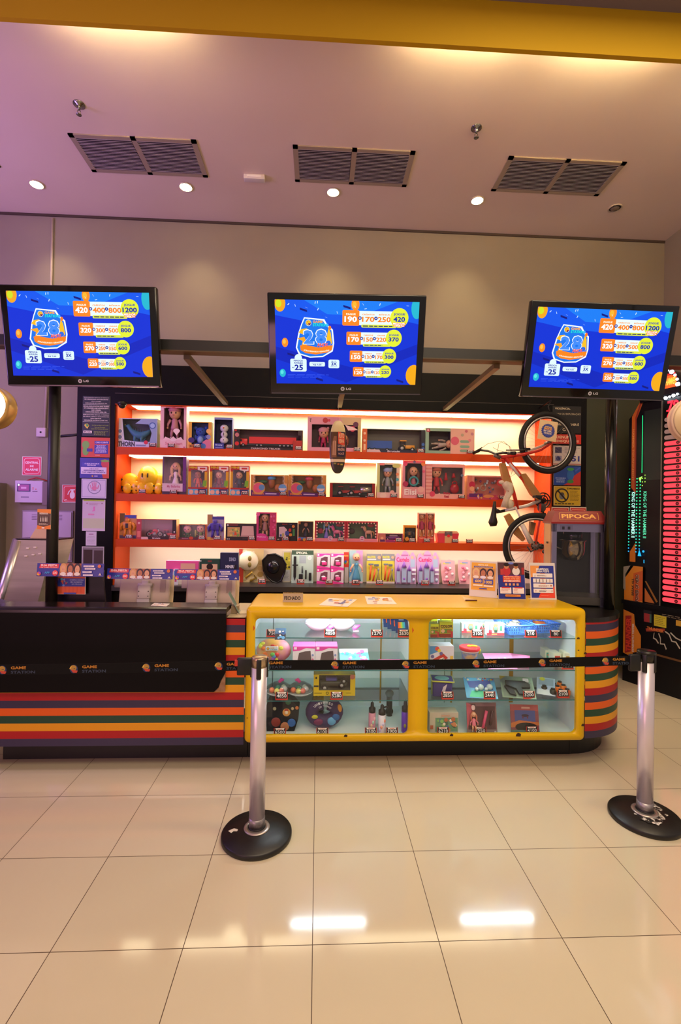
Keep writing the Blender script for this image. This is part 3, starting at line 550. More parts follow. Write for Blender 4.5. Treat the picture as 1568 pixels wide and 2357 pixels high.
SHY = 4.885      # where the fronts of the boxed toys stand on the shelves
def frame_box(m, w_, h, d, win, col, side, wincol, depth=None, lip=.0):
    """carton with a window cut out of its front and an inner tray"""
    a, b, c, e = win[0]*w_, win[1]*h, win[2]*w_, win[3]*h; x0 = -w_/2
    f = mt(col, .45); sd = mt(side or col, .45); dp = depth or d*.85; ic = mt(wincol, .6)
    m.box(x0, x0+w_, .001, d, 0, .003, sd).box(x0, x0+w_, .001, d, h-.003, h, sd).box(x0, x0+.003, .001, d, 0, h, sd).box(x0+w_-.003, x0+w_, .001, d, 0, h, sd).box(x0, x0+w_, d-.003, d, 0, h, sd)
    m.box(x0, x0+w_, 0, .0015, 0, b, f).box(x0, x0+w_, 0, .0015, e, h, f).box(x0, x0+a, 0, .0015, b, e, f).box(x0+c, x0+w_, 0, .0015, b, e, f)
    m.box(x0+a, x0+c, dp-.002, dp, b, e, ic).box(x0+a-.001, x0+a, .0015, dp, b, e, ic).box(x0+c, x0+c+.001, .0015, dp, b, e, ic).box(x0+a, x0+c, .0015, dp, b-.001, b, ic).box(x0+a, x0+c, .0015, dp, e, e+.001, ic)
def toybox(name, label, x0, y0, x1, z, col, art=None, win=None, wincol='3a2c30', fill=None, side=None, Y=SHY, d=.09, group=None, rz=0, cat='toy box', shape=None):
    ym = (y0+atpx(z, (x0+x1)/2, Y))/2; L_ = atY(x0, ym, Y).x; R_ = atY(x1, ym, Y).x; h = atY((x0+x1)/2, y0, Y).z-z; w_ = R_-L_
    t = thing(name, label, cat, ((L_+R_)/2, Y, z), rz, group); m = M()
    if win: frame_box(m, w_, h, d, win, col, side, wincol)
    elif shape: m.prism([((p[0]-.5)*w_, p[1]*h) for p in shape], 0, d, mt(col, .4), 'y')
    else: m.rbox(-w_/2, w_/2, 0, d, 0, h, mt(side or col, .45), min(.002, d*.3), 1)
    c = m.canvas((-w_/2, 0, 0), w_, h, d0=.0006); 
    if not win and not shape: c.R(.004, .004, .996, .996, col)
    if art: art(c)
    m.build('carton', t)
    if fill: fill(t, w_, h)
    if win:
        a, b, cc, e = win; q = M().add([((a-.5)*w_, .0003, b*h), ((cc-.5)*w_, .0003, b*h), ((cc-.5)*w_, .0003, e*h), ((a-.5)*w_, .0003, e*h)], [(0, 1, 2, 3)], FILM); q.build('window_film', t)
    return t
def atpx(z, x, Y):
    lo, hi = 300., 2300.
    for _ in range(30):
        mid = (lo+hi)/2
        if atY(x, mid, Y).z > z: lo = mid
        else: hi = mid
    return lo
def blister(name, label, x0, y0, x1, z, col, art, Y, fill=None, pts=None, lean=.10, group=None, rz=0, cat='toy pack'):
    """flat backing card leaning back, with a clear shell over the toys"""
    yb = atpx(z, (x0+x1)/2, Y); L_ = atY(x0, (y0+yb)/2, Y).x; R_ = atY(x1, (y0+yb)/2, Y).x; w_ = R_-L_; h = atY((x0+x1)/2, y0, Y).z-z
    t = thing(name, label, cat, ((L_+R_)/2, Y, z), rz, group); m = M(); T = Matrix.Rotation(-lean, 4, 'X')
    m.prism([((p[0]-.5)*w_, p[1]*h) for p in (pts or [(0, 0), (1, 0), (1, 1), (0, 1)])], 0, .003, mt(col, .5), 'y', T=T)
    cv = m.canvas(T @ Vector((-w_/2, 0, 0)), w_, h, v=T.to_3x3() @ Vector((0, 0, 1)))
    art(cv); m.build('backing_card', t)
    if fill: fill(t, w_, h, T)
    return t

# ------------------------------------------------------------ first shelf
Z1, Z2, Z3, Z0 = SZ[0], SZ[1], SZ[2], .937
def a1(c):
    c.P([(0, 0), (.95, 0), (.78, .12), (.5, .2), (.18, .25), (.12, 1), (0, 1)], 'cdd4ea'); c.P([(.6, .98), (.98, .98), (.98, .1), (.8, .12), (.86, .5), (.78, .8), (.45, .82)], '8fa4cc')
    c.O(.88, .76, .085, '3f66ac').O(.88, .76, .06, '9fc0e8'); c.O(.07, .55, .07, 'e6e6f4').O(.07, .55, .05, '6f86b8').O(.07, .35, .07, 'e6e6f4').O(.07, .35, .05, '6f86b8')
    c.T('THORN', .03, .03, .44, .2, '1c2238'); c.O(.72, .18, .05, 'd8304a'); c.R(.47, .05, .72, .1, '7f90b4')
toybox('dinosaur_box', 'pale blue window box reading THORN with a blue toy dinosaur inside', 270, 963, 362, Z1, 'a9b8d8', a1, (.12, .2, .86, .97), '2a3038', lambda t, w_, h: dino(t, w_, .05, h*.8, '2f6f96'), '7fa07c', d=.10)
def a2(c):
    c.R(0, 0, 1, .2, 'ecc4c8'); c.P([(.12, .2), (.2, .27), (.4, .22), (.5, .28), (.62, .22), (.8, .27), (.88, .2)], 'f4d6d8'); c.T('Sweet', .2, .08, .52, .15, 'd88898').T('heart', .6, .08, .86, .15, 'd88898'); c.E(.5, .2, .12, .035, 'f2dade'); c.P([(.0, .97), (.2, .97), (.2, .94), (.12, .94), (.12, .9), (0, .9)], 'fbeef0')
    c.E(.63, .41, .13, .055, 'f6dde0').P([(.5, .41), (.63, .3), (.76, .41)], 'f6dde0'); c.E(.93, .03, .03, .016, 'd05878')
def f2(t, w_, h): figure(t, .0, .10, h*.76, None, 'c98a94', hat='c47886', y=.05, big=1.35)
toybox('baby_doll_box', 'tall pink window box with a baby doll in a pink bonnet, top shelf', 369, 934, 429, Z1, 'e4b4bc', a2, (.14, .19, .9, .95), '5a2530', f2, 'd8a6b0', d=.11)
def a3(c):
    c.R(0, 0, .14, 1, 'e8b43c').R(.86, 0, 1, 1, 'e8a83c').R(0, 0, 1, .16, 'd99038'); c.O(.88, .66, .11, 'f0c070').O(.87, .45, .1, '8890c8'); c.E(.13, .32, .14, .1, '3f2a78'); c.P([(.6, .02), (.98, .02), (1, .3), (.8, .36), (.62, .26)], 'd87a9a'); c.E(.65, .1, .12, .1, '4a7ac8'); c.T('3+', .05, .06, .2, .13, '4a2a1a')
toybox('plush_toy_box', 'yellow window box with a round blue plush toy inside on the top shelf', 434, 971, 487, Z1, 'e4ac40', a3, (.12, .12, .86, .97), '46547e', lambda t, w_, h: plush(t, 0, .04, h*.75, '3858b4', '88a8e0', .045), 'd8dc9c', d=.09)
def a4(c): c.R(0, .93, 1, 1, '8898d0').R(0, 0, .55, .19, '2c3894').T('frosty', .08, .1, .48, .16, 'c8d8ff').R(.08, .04, .48, .06, '8a9ae0')
def f4(t, w_, h):
    m = M(); wm = mt('e8e4ea', .6); z = .06
    m.ell((0, .05, z+h*.12), (w_*.24, .04, h*.11), wm, 12).ell((0, .05, z+h*.3), (w_*.2, .035, h*.1), wm, 12).ell((0, .05, z+h*.5), (w_*.24, .04, h*.12), wm, 12)
    for q in (.12, .28, .33): m.ell((0, .012, z+h*q), .006, '20202a', 6)
    m.ell((0, .01, z+h*.5), (.008, .02, .008), mt('e05828'), 6); m.build('snow_figure', t)
toybox('snow_figure_box', 'tall blue window box with a white snow figure inside on the top shelf', 493, 961, 535, Z1, '5a68b8', a4, (.03, .02, .97, .93), '1e2248', f4, '6a78b0', d=.09)
def a5(c):
    c.R(0, 0, .085, 1, '241214').R(.0, 0, 1, .09, '1a1012').R(.93, .75, 1, .98, '3a2028'); c.O(.045, .72, .03, 'c8787a').O(.045, .3, .03, 'd02020').R(.01, .9, .04, .97, 'd02020'); c.T('DIAMOND TRUCK', .25, .03, .68, .12, 'c8b8b8'); c.R(.86, 0, .99, .5, 'b42a20')
toybox('truck_box', 'long window box reading DIAMOND TRUCK with a red toy lorry inside', 538.5, 989, 697, Z1, '2a1618', a5, (.07, .1, .97, .97), '4a2020', lambda t, w_, h: truck(t, w_*.84, .035, 'd81a1a'), 'b8b0a0', d=.10)
def a6(c):
    c.P([(.6, 1), (1, 1), (1, .78), (.68, .78)], 'd0b888').P([(.94, .78), (1, .78), (1, 0), (.94, 0)], 'c8b878'); c.O(.33, .9, .05, 'b83038').O(.4, .9, .025, 'd83858'); c.O(.9, .8, .05, '5a1a48').O(.84, .67, .052, 'd83058'); c.T('Dog', .03, .84, .07, .95, '3a1a24', rot=-1)
    c.P([(.7, .78), (.76, .62), (.95, .64), (.85, .72)], 'f0d0cc'); pass
def f6(t, w_, h):
    figure(t, -w_*.2, .03, h*.62, None, 'b83058', hat='e09aa0', y=.055, big=1.7); figure(t, w_*.2, .03, h*.42, '8a4a2a', 'd85a70', y=.03, big=1.4)
toybox('baby_doll_box', 'large pink and green box with two baby dolls on the top shelf', 708, 960, 831, Z1, 'dc9cac', a6, (.08, .12, .94, .78), '4a3038', f6, 'd0bc80', d=.11)
def deco(t, w_, h, fn, y=-.0005):
    m = M(); fn(m.canvas((-w_/2, y, 0), w_, h, d0=.0008)); return m
def a7(c):
    c.R(0, 0, .075, 1, 'd4602c').R(.07, 0, 1, .13, '1a2040').P([(.075, 0), (.3, 0), (.27, .13), (.075, .13)], 'd8c0c0'); c.T('Brutale', .4, .035, .6, .105, 'd0d0e0'); c.O(.035, .8, .02, 'f0c8a0').O(.035, .5, .02, 'f0c8a0').R(.02, .1, .05, .35, 'f0c8a0'); c.R(.94, .5, 1, .95, '282830').O(.97, .38, .025, '3a6ab8').O(.97, .2, .025, '3a6ab8')
def f7(t, w_, h):
    m = M(); m.box(-w_*.42, -w_*.02, .03, .09, .05, .13, mt('2350a8', .35)); m.box(-w_*.42, -w_*.02, .03, .09, .028, .05, mt('151515')); [wheel(m, -w_*x, .026, .035, .02, .015) for x in (.38, .3, .1)]; m.build('toy_lorry', t); tractor(t, w_*.2, .02, .2, 'e0981c', .03, 'toy_digger')
toybox('digger_box', 'long window box reading Brutale with a blue lorry and yellow digger', 834.5, 988, 978.5, Z1, '2a2a44', a7, (.075, .13, .94, .97), '5f584c', f7, 'c0a878', d=.10)
def a8(c):
    c.P([(.51, 0), (1, 0), (1, 1), (.51, 1)], 'e8b4a4').O(.6, .52, .085, 'd8607a'); c.R(.02, .85, .09, .97, 'c03050'); c.T('B', .035, .88, .075, .95, 'f8c8d0')
    for y in (.5, .3, .14): c.R(.7, y-.05, .9, y+.05, '88b098', .02)
    for x, y, q in ((.83, .9, 'c86a7a'), (.9, .55, 'e08a98'), (.75, .75, 'b8a890'), (.95, .8, 'c88a98')): c.O(x, y, .03, q)
def f8(t, w_, h):
    T = Matrix.Translation((-w_*.36, .05, h*.32)) @ Matrix.Rotation(PI/2*.92, 4, 'Y'); figure(t, 0, 0, h*.95, None, 'b8a8a0', T=T, hat='c0a090', big=1.4)
toybox('baby_doll_box', 'mint and salmon box with a sleeping baby doll behind an arched window', 979.5, 986, 1092.5, Z1, '93b8a0', a8, (.07, .13, .51, .88), '4a4244', f8, '98b8a4', d=.11)
# ------------------------------------------------------------ second shelf
hp = atY(340, 1100, 5.0)
t = thing('toy_helmet', 'round yellow toy helmet with eye slots standing on the second shelf', 'helmet', (hp.x, 5.02, Z2))
YP = mt('f4c422', .3); BP = mt('1a1712', .5)
m = M().ell((0, 0, .165), (.107, .11, .135), YP, 24)
for x in (-.025, .03): m.rbox(x-.005, x+.005, -.115, -.09, .17, .215, BP, .003, 1)
m.build('shell', t); M().ring((0, 0, .04), .085, .012, YP, 'z', 24).build('rim', t); M().ring((.0, -.085, .12), .012, .004, BP, 'y', 12).tube([(-.09, 0, .1), (-.05, -.06, .02), (.05, -.06, .02), (.09, 0, .1)], .005, BP, 6).build('chin_strap', t)
M().box(-.07, .07, -.05, .06, 0, .035, YP).build('stand', t)
def pad(x, y, z, s, rz, label, tilt=0):
    t = thing('toy_knee_pad', label, 'knee pad', (x, y, z), rz, 'yellow toy pads'); t.rotation_euler = (tilt, 0, rz)
    M().ell((0, 0, s*.5), (s*.42, s*.2, s*.5), YP, 16).build('cup', t); M().rbox(-s*.46, s*.46, -s*.1, s*.2, s*.25, s*.38, BP, .006, 2).rbox(-s*.46, s*.46, -s*.1, s*.2, s*.62, s*.72, BP, .006, 2).build('strap', t)
pn = 'yellow toy pad with black straps, %s'
for i, (px, py0, py1, Y, rz, q) in enumerate(((297, 1088, 1122, 4.98, .3, 'standing upright at the far left behind the low pads'), (290, 1112, 1135, 4.90, .2, 'low one at the far left'), (309, 1106, 1135, 4.93, -.1, 'between the left pads and the price tag'), (322, 1110, 1135, 4.90, .0, 'in front of the helmet, left of centre'), (340, 1108, 1135, 4.91, .1, 'in front of the helmet, right of centre'), (363, 1088, 1122, 4.99, -.2, 'upright beside the blonde doll box'), (362, 1112, 1135, 4.92, -.1, 'low one beside the blonde doll box'))):
    a = atY(px, py1, Y); zt = atY(px, py0, Y).z; pad(a.x, Y+.03, Z2, (zt-Z2) if i not in (0, 5) else zt-Z2, rz, pn % q)
def b1(c): c.R(0, 0, 1, .08, '3a2a44').R(0, .08, 1, .29, 'e0c4cc').R(.86, .08, 1, 1, '6a2a80'); c.T('My Bailarina', .2, .16, .76, .25, 'd07a98').lines(.5, .12, .78, .14, 1, 'b88a98', 1); c.E(.92, .26, .02, .012, '3a2a44')
toybox('doll_box', 'purple window box with a long blonde-haired doll on the second shelf', 374, 1051, 428.5, Z2, '5a3a6a', b1, (.06, .29, .86, .98), '4a2c34', lambda t, w_, h: figure(t, 0, .06, h*.7, 'e0b070', 'e8d8dc', y=.05, big=1.0, gown=True), '4a3050', d=.1)
def b2(c):
    c.R(0, 0, 1, .26, 'b02418').R(0, 0, 1, .2, '5ab0d8').R(.52, .03, .96, .2, '24306a'); c.R(0, .26, .14, .8, 'e0a818').R(.86, .26, 1, .8, 'e0a818'); c.P([(.48, .97), (.98, .97), (.98, .84), (.8, .82), (.76, .76), (.7, .83), (.5, .85)], 'f0dcd0'); c.R(.6, .88, .9, .93, 'c82818'); c.T('MINI', .06, .9, .46, .97, 'e8d018')
    c.O(.16, .1, .12, 'eab898').O(.44, .1, .1, 'eab898'); c.P([(.76, .3), (.95, .3), (.98, .5), (.8, .5)], '7ab828')
for i, (x0, x1, hc, dc, sk, q) in enumerate(((433.5, 477, '2a1a14', 'd8582a', DARKSKIN, 'a dark-haired doll in orange'), (482.5, 526, None, '7a2a2a', SKIN, 'a doll in a yellow and maroon suit'), (530, 573, None, '1e4a54', SKIN, 'a doll in a dark teal suit'))):
    toybox('mini_doll_box', 'red and yellow window box with %s' % q, x0, 1072, x1, Z2, 'b8281c', b2, (.13, .25, .86, .86), '4a4a50', lambda t, w_, h: figure(t, -.01, .065, h*.6, hc, dc, skin=sk, long_hair=False, y=.045, big=1.45), '8a1a14', d=.08, group='red and yellow doll boxes')
def b3(hat):
    def f(c):
        c.P([(0, 0), (1, 0), (1, .12), (0, .28)], '5a2470'); c.R(.9, .3, .98, .6, 'e8b080'); c.T('Dinossauro', .05, .06, .36, .16, 'f08a28').R(.4, .08, .7, .13, 'd8c8e8'); c.O(.22, .36, .17, 'd8a048').O(.2, .38, .13, 'e05a78').O(.3, .4, .08, '5a90c0').O(.86, .38, .11, '6aa8dc'); c.P([(.75, .38), (.97, .38), (.9, .26), (.8, .26)], 'f0e0d0')
        for k in range(7): c.P([(.07, .5+k*.07), (.13, .54+k*.07), (.13, .56+k*.07), (.07, .52+k*.07)], 'f6d8b0').P([(.86, .55+k*.06), (.92, .59+k*.06), (.92, .61+k*.06), (.86, .57+k*.06)], 'f6d8b0')
    return f
def f3(hat):
    def f(t, w_, h):
        m = M(); y = .05; m.ell((.02, y, .14), (.035, .03, .06), mt('a8602c'), 12); m.ell((.02, y, .19), (.045, .04, .025), mt(hat, .4), 14).ell((.02, y, .205), (.02, .02, .03), mt(hat, .4), 10); m.ell((.09, y, .09), (.04, .03, .04), mt('c87a30'), 12).ell((-.07, y, .15), (.05, .03, .02), mt('2f6a3c'), 10).tube([(-.07, y, .04), (-.07, y, .15)], .012, mt('7a4a20'), 8); m.build('play_figures', t)
    return f
for x0, x1, hat, q in ((577, 662.5, '5aa8e8', 'left of the two, with the blue-capped figure'), (664, 751, 'e8485a', 'right of the two, with the red-capped figure')):
    toybox('playset_box', 'orange dinosaur playset window box, %s' % q, x0, 1093, x1, Z2, 'd0903c', b3(hat), (.1, .16, .9, .94), 'a06a20', f3(hat), 'c08838', group='orange dinosaur playset boxes', d=.1)
def b4(c): c.R(0, 0, .06, 1, 'a02420').R(.93, 0, 1, 1, '9a2020').R(.06, 0, .93, .15, '1c1616').R(.88, 0, .995, .3, 'a82820'); c.T('FARM SPEEDWAY', .3, .04, .66, .09, 'b0a090').T('OXI', .78, .05, .86, .12, 'e8e0d8')
def ff4(t, w_, h): tractor(t, -.1, .02, .16, 'b02820'); tractor(t, .02, .02, .16, 'c03028', name='toy_tractor'); M().tube([(w_*.18, .05, .085), (w_*.42, .05, .085)], .035, mt('d8d0b8', .2, .7), 14).build('toy_tank_trailer', t)
toybox('tractor_box', 'long dark red window box of toy tractors under the hanging oval sign', 759.5, 1112, 864, Z2, '8a2420', b4, (.06, .14, .93, .95), '5a5a4a', ff4, 'b8a890', d=.09)
def b5(c): c.R(0, 0, .12, 1, 'd8dc90').R(.88, 0, 1, 1, 'ead0b8').R(0, 0, 1, .16, 'ecc8bc').O(.9, .68, .07, 'f09868').O(.9, .53, .07, '60b8c0').O(.92, .38, .07, 'f0a860').E(.28, .07, .15, .08, 'f0dcc8').O(.68, .16, .1, 'f0b8a8').R(.1, .93, .32, 1, 'f08a88').E(.85, .92, .18, .06, 'cdd47c')
toybox('baby_doll_box', 'pastel window box with a baby doll in grey pyjamas on the second shelf', 868, 1065.5, 920, Z2, 'e8dcc0', b5, (.1, .15, .86, .95), '6a6a58', lambda t, w_, h: figure(t, 0, .05, h*.72, None, '9aa0a0', hat='a0b0d8', y=.05, big=1.25), 'e8e0c0', d=.1)
def b6(c): c.R(0, 0, 1, .3, 'e8a0a4'); c.T('Elisi', .08, .08, .62, .24, 'b04058').T('Elisi', .07, .09, .61, .25, 'fff2ee'); c.O(.12, .38, .12, 'b83058').O(.1, .92, .1, 'e85078').O(.9, .92, .1, 'f09050').O(.8, .24, .14, 'ecb8b0').O(.92, .72, .06, 'e86080').O(.5, .97, .06, '8090b8')
def g6(t, w_, h): figure(t, 0, .07, h*.68, '6a3a24', 'c07080', y=.05, big=1.3); M().ring((0, .02, h*.46), .045, .011, mt('3a9a9c', .4), 'y', 22).build('teether_ring', t)
toybox('baby_doll_box', 'pink window box reading Elisi with a baby doll and teal ring', 927.5, 1060.5, 979.5, Z2, 'e090a0', b6, (.1, .26, .86, .93), '3e3434', g6, 'd88898', d=.1)
def b7(c):
    c.R(0, 0, 1, .14, 'eeb4a8').R(0, 0, .16, 1, 'ecaea4')
    for k in range(9): c.R(0, .14+k*.1, .16, .18+k*.1, 'e08a84')
    c.T('Baby', .46, .12, .64, .2, 'c02848').T('Real', .48, .04, .6, .11, 'c02848'); c.O(.17, .14, .07, 'e04868').O(.28, .2, .05, '5a3038').O(.93, .68, .035, '6a80a0')
def g7(t, w_, h):
    figure(t, -w_*.2, .05, h*.78, None, 'c02a34', y=.05, big=1.35, hat='b8604a'); m = M(); m.ell((w_*.27, .04, h*.3), (.05, .03, .055), mt('b01828', .3), 14).ring((w_*.27, .04, h*.45), .025, .006, mt('b01828'), 'y', 14); m.build('toy_bag', t); M().tube([(.02, .05, .2), (.02, .05, .28)], [.02, .008], mt('c02838'), 10).tube([(w_*.25, .05, h*.62), (w_*.25, .05, h*.75)], [.022, .01], mt('c03038'), 10).build('toy_bottle', t)
toybox('baby_doll_box', 'wide pink window box with a baby doll in red and a red bag', 980.5, 1068, 1069.5, Z2, 'eaa8a0', b7, (.16, .15, .95, .9), '6a5c5c', g7, 'd88880', d=.11)
def b8(c): c.R(0, 0, .12, 1, 'd88070').R(0, .0, 1, .2, 'c04a6a').R(.05, .1, .4, .25, '6a2a7a').O(.12, .62, .08, 'c02850').O(.12, .45, .06, 'eab088').O(.85, .72, .09, 'c84048').E(.55, .14, .14, .07, 'e0a060'); c.blobs(.2, .03, .98, .18, ['e8b8c0', '8a3a8a', 'e0c060', 'd06080'], 12, 4, (.015, .03))
def g8(t, w_, h):
    m = M(); rr = random.Random(5)
    for i in range(16): m.ell((rr.uniform(-.35, .3)*w_, .06, rr.uniform(.3, .85)*h), (.014, .012, .014), mt(rr.choice(['c8d8e8', '6a7a88', 'd8c8d0', '8a5a9a']), .2), 8)
    m.ring((-.02, .05, h*.5), .03, .005, mt('a8a8a8', .3, .5), 'y', 16); m.build('play_jewellery', t)
toybox('playset_box', 'pink playset box with a red-haired doll picture beside the bicycle', 1076, 1095, 1165, Z2, 'd89488', b8, (.18, .2, .96, .94), 'c87a72', g8, 'd8b07c', d=.1)

# ------------------------------------------------------------ third shelf
FIG = [(0, 0), (1, 0), (1, .93), (.55, .93), (.5, .86), (.35, .86), (.33, 1), (0, 1)]
def fig3(col, ac):
    def f(t, w_, h):
        m = M(); c = mt(col, .4); d = mt(ac, .5); y = -.012
        m.rbox(-w_*.28, w_*.24, y-.012, y+.008, h*.38, h*.66, c, .008, 2).rbox(-w_*.12, w_*.1, y-.01, y+.008, h*.64, h*.78, c, .006, 2)
        for s in (-1, 1): m.tube([(s*w_*.26, y, h*.62), (s*w_*.4, y, h*.48), (s*w_*.36, y-.004, h*.34)], [.013, .014, .012], c, 8).tube([(s*w_*.13, y, h*.38), (s*w_*.16, y, h*.22), (s*w_*.18, y, h*.1)], [.015, .012, .015], c, 8)
        m.box(-w_*.1, w_*.06, y-.014, y-.011, h*.42, h*.6, d); m.build('action_figure', t)
    return f
def c1(c): c.R(.3, .8, .98, .92, '3a4ab0'); c.R(.02, .02, .98, .14, '5a5080').P([(.02, .6), (.3, .7), (.3, .98), (.02, .98)], '6a5a30').O(.42, .78, .1, 'c05a50')
toybox('action_figure_pack', 'carded pack with a bulky orange action figure at the left end of the third shelf', 275, 1181, 314.5, Z3, 'c88a50', c1, None, fill=fig3('d8862c', '2a2430'), shape=FIG, d=.012, Y=4.91)
def c2(c): c.R(0, 0, .12, 1, 'b8404c').R(.12, 0, .9, .12, '2a1c22').P([(0.12, 0), (.3, 0), (.28, .12), (.12, .12)], 'd8b8b4').R(.9, .3, 1, .97, '2a2028').O(.95, .38, .02, 'e8e0e0'); c.T('Brutale', .4, .03, .6, .1, 'd8c8c8'); c.O(.06, .8, .03, 'e8b0a8').R(.02, .1, .1, .4, 'e07870')
def g2(t, w_, h): motorbike(t, -w_*.08, .02, .17, 'd02a34'); tractor(t, w_*.26, .02, .13, 'c82a28', name='toy_quad')
toybox('motorbike_box', 'large window box with a red and silver toy motorbike', 314.5, 1195, 406, Z3, 'a83844', c2, (.12, .12, .9, .97), '8a5a68', g2, 'd8b080', d=.1)
def c3(c): c.R(0, 0, .04, 1, 'b85028').R(.96, 0, 1, 1, 'b04a28').R(0, 0, 1, .16, '5a2a3a').T('Amigos', .12, .05, .36, .11, 'c08aa0').E(.46, .12, .08, .1, 'c04a28')
def g3(t, w_, h): figure(t, -w_*.22, .0, h*.95, '151515', '3a6a38', skin='e09a90', long_hair=False, y=.045, big=2.0); figure(t, w_*.26, .0, h*1.0, '151515', '6a8a38', skin='e0a08a', long_hair=False, y=.045, big=1.9); M().tube([(.02, .05, .03), (.02, .05, .1)], .01, mt('b0b050'), 8).build('toy_trophy', t)
toybox('doll_pair_box', 'low window box with two dark-haired figures against green', 411, 1207, 474.5, Z3, '8a4a2a', c3, (.04, .15, .96, .96), '40604a', g3, 'b85a30', d=.09)
def c4(c): c.R(.3, .8, .98, .92, '3a3a98').R(.02, .0, .35, .12, 'e8b860').P([(.02, .45), (.3, .5), (.3, .98), (.02, .98)], 'b08a50')
toybox('action_figure_pack', 'carded pack with a slim purple action figure on the third shelf', 477, 1184, 516, Z3, '9c90b4', c4, None, fill=fig3('4a3aa8', '3a2a80'), shape=FIG, d=.012, Y=4.91)
def c5(c): c.R(.0, 0, 1, 1, '1c1618').R(.06, .22, .46, .78, 'c8a060').P([(.5, .3), (.92, .3), (.9, .86), (.54, .86)], 'd8b0a8').P([(.5, .3), (.48, .22), (.93, .22), (.92, .3)], 'b89088'); c.blobs(.08, .28, .44, .75, ['7aa850', 'd8d060', 'e0b070', '88b0a0'], 14, 2, (.02, .05)); c.P([(.27, .3), (.31, .55), (.38, .32)], 'e05020').R(.12, .88, .4, .94, '8a3030').O(.07, .9, .03, 'd8d0d0').O(.06, .08, .02, 'd8d0d0').O(.12, .08, .02, 'd8d0d0').R(.55, .06, .75, .16, '3a2a28')
toybox('board_game_box', 'black flat box with a play board picture left of the pink doll box', 519.5, 1205, 590.5, Z3, '1c1618', c5, d=.05)
def c6(c): c.R(0, 0, 1, .13, 'd83a90').P([(0, .13), (.6, .13), (.45, .24), (.2, .26), (0, .2)], 'd83a90').T('Petit Joy', .06, .1, .5, .16, 'f8b8dc').R(.68, .1, 1, 1, 'c83068').O(.08, .92, .1, 'e860a0'); c.blobs(.72, .2, .98, .95, ['d8508a', 'b82058', 'e878a0'], 10, 3, (.04, .09))
toybox('doll_box', 'hot pink window box with a long brown-haired doll on the third shelf', 590, 1179, 635.5, Z3, 'd03078', c6, (.12, .15, .7, .95), '4a2020', lambda t, w_, h: figure(t, -w_*.08, .03, h*.85, '8a4424', 'b07a70', y=.045, big=1.2), 'b82060', d=.08)
def c7(c):
    c.R(0, 0, 1, 1, '131113').P([(.12, .22), (.45, .2), (.5, .62), (.36, .78), (.12, .76)], 'd8c0c0').T('BRINC', .27, .88, .52, .94, 'b02828').T('Play', .58, .88, .74, .94, '5a5a88').O(.8, .8, .07, 'e0903c').R(.77, .28, .87, .66, '3f8a44'); c.R(.58, .5, .7, .68, 'c83030', .01).R(.42, .3, .6, .54, '3a4a9c', .01).R(.6, .26, .74, .42, 'd88a2c', .01).R(.16, .24, .25, .36, '3a5a9a').R(.28, .24, .35, .42, 'b8b040').R(.04, .04, .3, .14, '2a2628'); c.T('85', .05, .05, .14, .12, 'c8b8b8')
toybox('board_game_box', 'square black box with coloured blocks picture right of the pink doll box', 636.5, 1203, 685, Z3, '131113', c7, d=.06)
def c8(c): c.R(0, 0, 1, .22, '6a3020').P([(0, .22), (1, .16), (1, .05), (0, .1)], '4a78b0').O(.1, .1, .09, 'c83828').O(.42, .08, .1, 'd8a030').R(0, .85, .15, 1, 'c87838')
toybox('action_figure_box', 'brown window box with a red-haired figure in a dark gown', 686.5, 1200, 721.5, Z3, '6a4028', c8, (.05, .22, .95, .95), '3a2418', lambda t, w_, h: figure(t, 0, .04, h*.74, 'b04a24', '201c20', y=.04, gown=True, long_hair=False), '8a5a30', d=.08)
def c9(c):
    c.R(.0, 0, 1, .16, 'e08a98').O(.5, .16, .08, 'd8b8c8').O(.5, .17, .055, 'b86a98').T('Pony', .44, .13, .56, .2, 'f8e0ec')
    for x in (.07, .93):
        for k in range(5): c.O(x, .25+k*.14, .028, 'e8b8a8')
    for k in range(9): c.O(.12+k*.095, .91, .022, 'e8b8a8')
def g9(a, b, cc):
    def f(t, w_, h):
        horse(t, w_*.22, .035, h*.72, a, b)
        if cc: figure(t, -w_*.12, .03, h*.8, '8ac0e0', cc, y=.05, gown=True)
        m = M(); m.ell((-w_*.32, .07, h*.5), (.035, .006, .03), mt('c83a5a' if cc else '4a2a30', .5), 12).ell((w_*.3, .075, h*.8), (.04, .005, .02), mt('c04858', .5), 12); m.build('backdrop_print', t)
    return f
toybox('pony_box', 'crimson window box with a pink horse and a doll in lilac', 724.5, 1199, 796.5, Z3, 'b8223c', c9, (.06, .15, .94, .93), '4a7a70', g9('e07aa0', 'e0408a', '8a78d0'), 'a01c30', group='crimson pony boxes', d=.09)
toybox('pony_box', 'crimson window box with a lone cream and pink horse', 797.5, 1200, 870, Z3, 'b8223c', c9, (.06, .15, .94, .93), '5a6a50', g9('d8a088', 'd0a060', None), 'a01c30', group='crimson pony boxes', d=.09)
def c10(c): c.R(0, 0, .28, .9, 'c87868').R(.28, 0, 1, .3, '9a3070').T('CAR', .62, .1, .8, .25, 'e8a0c8'); c.O(.13, .45, .06, 'eab088').R(.05, .05, .25, .3, '5a2a6a')
def g10(t, w_, h):
    m = M(); y = .03; m.rbox(-.06, .1, y, y+.05, .03, .06, mt('8a3a90', .25), .01, 2).rbox(-.01, .08, y+.004, y+.046, .058, .078, mt('e8d8e8', .2), .008, 2); [wheel(m, x, y-.004, .03, .018, .012, 'e8a0c0') for x in (-.03, .07)]; m.build('toy_car', t)
toybox('toy_car_box', 'low pink window box with a purple toy car', 872.5, 1228, 927.5, Z3, 'a84870', c10, (.25, .28, .97, .94), '8a4a58', g10, 'd89080', d=.08)
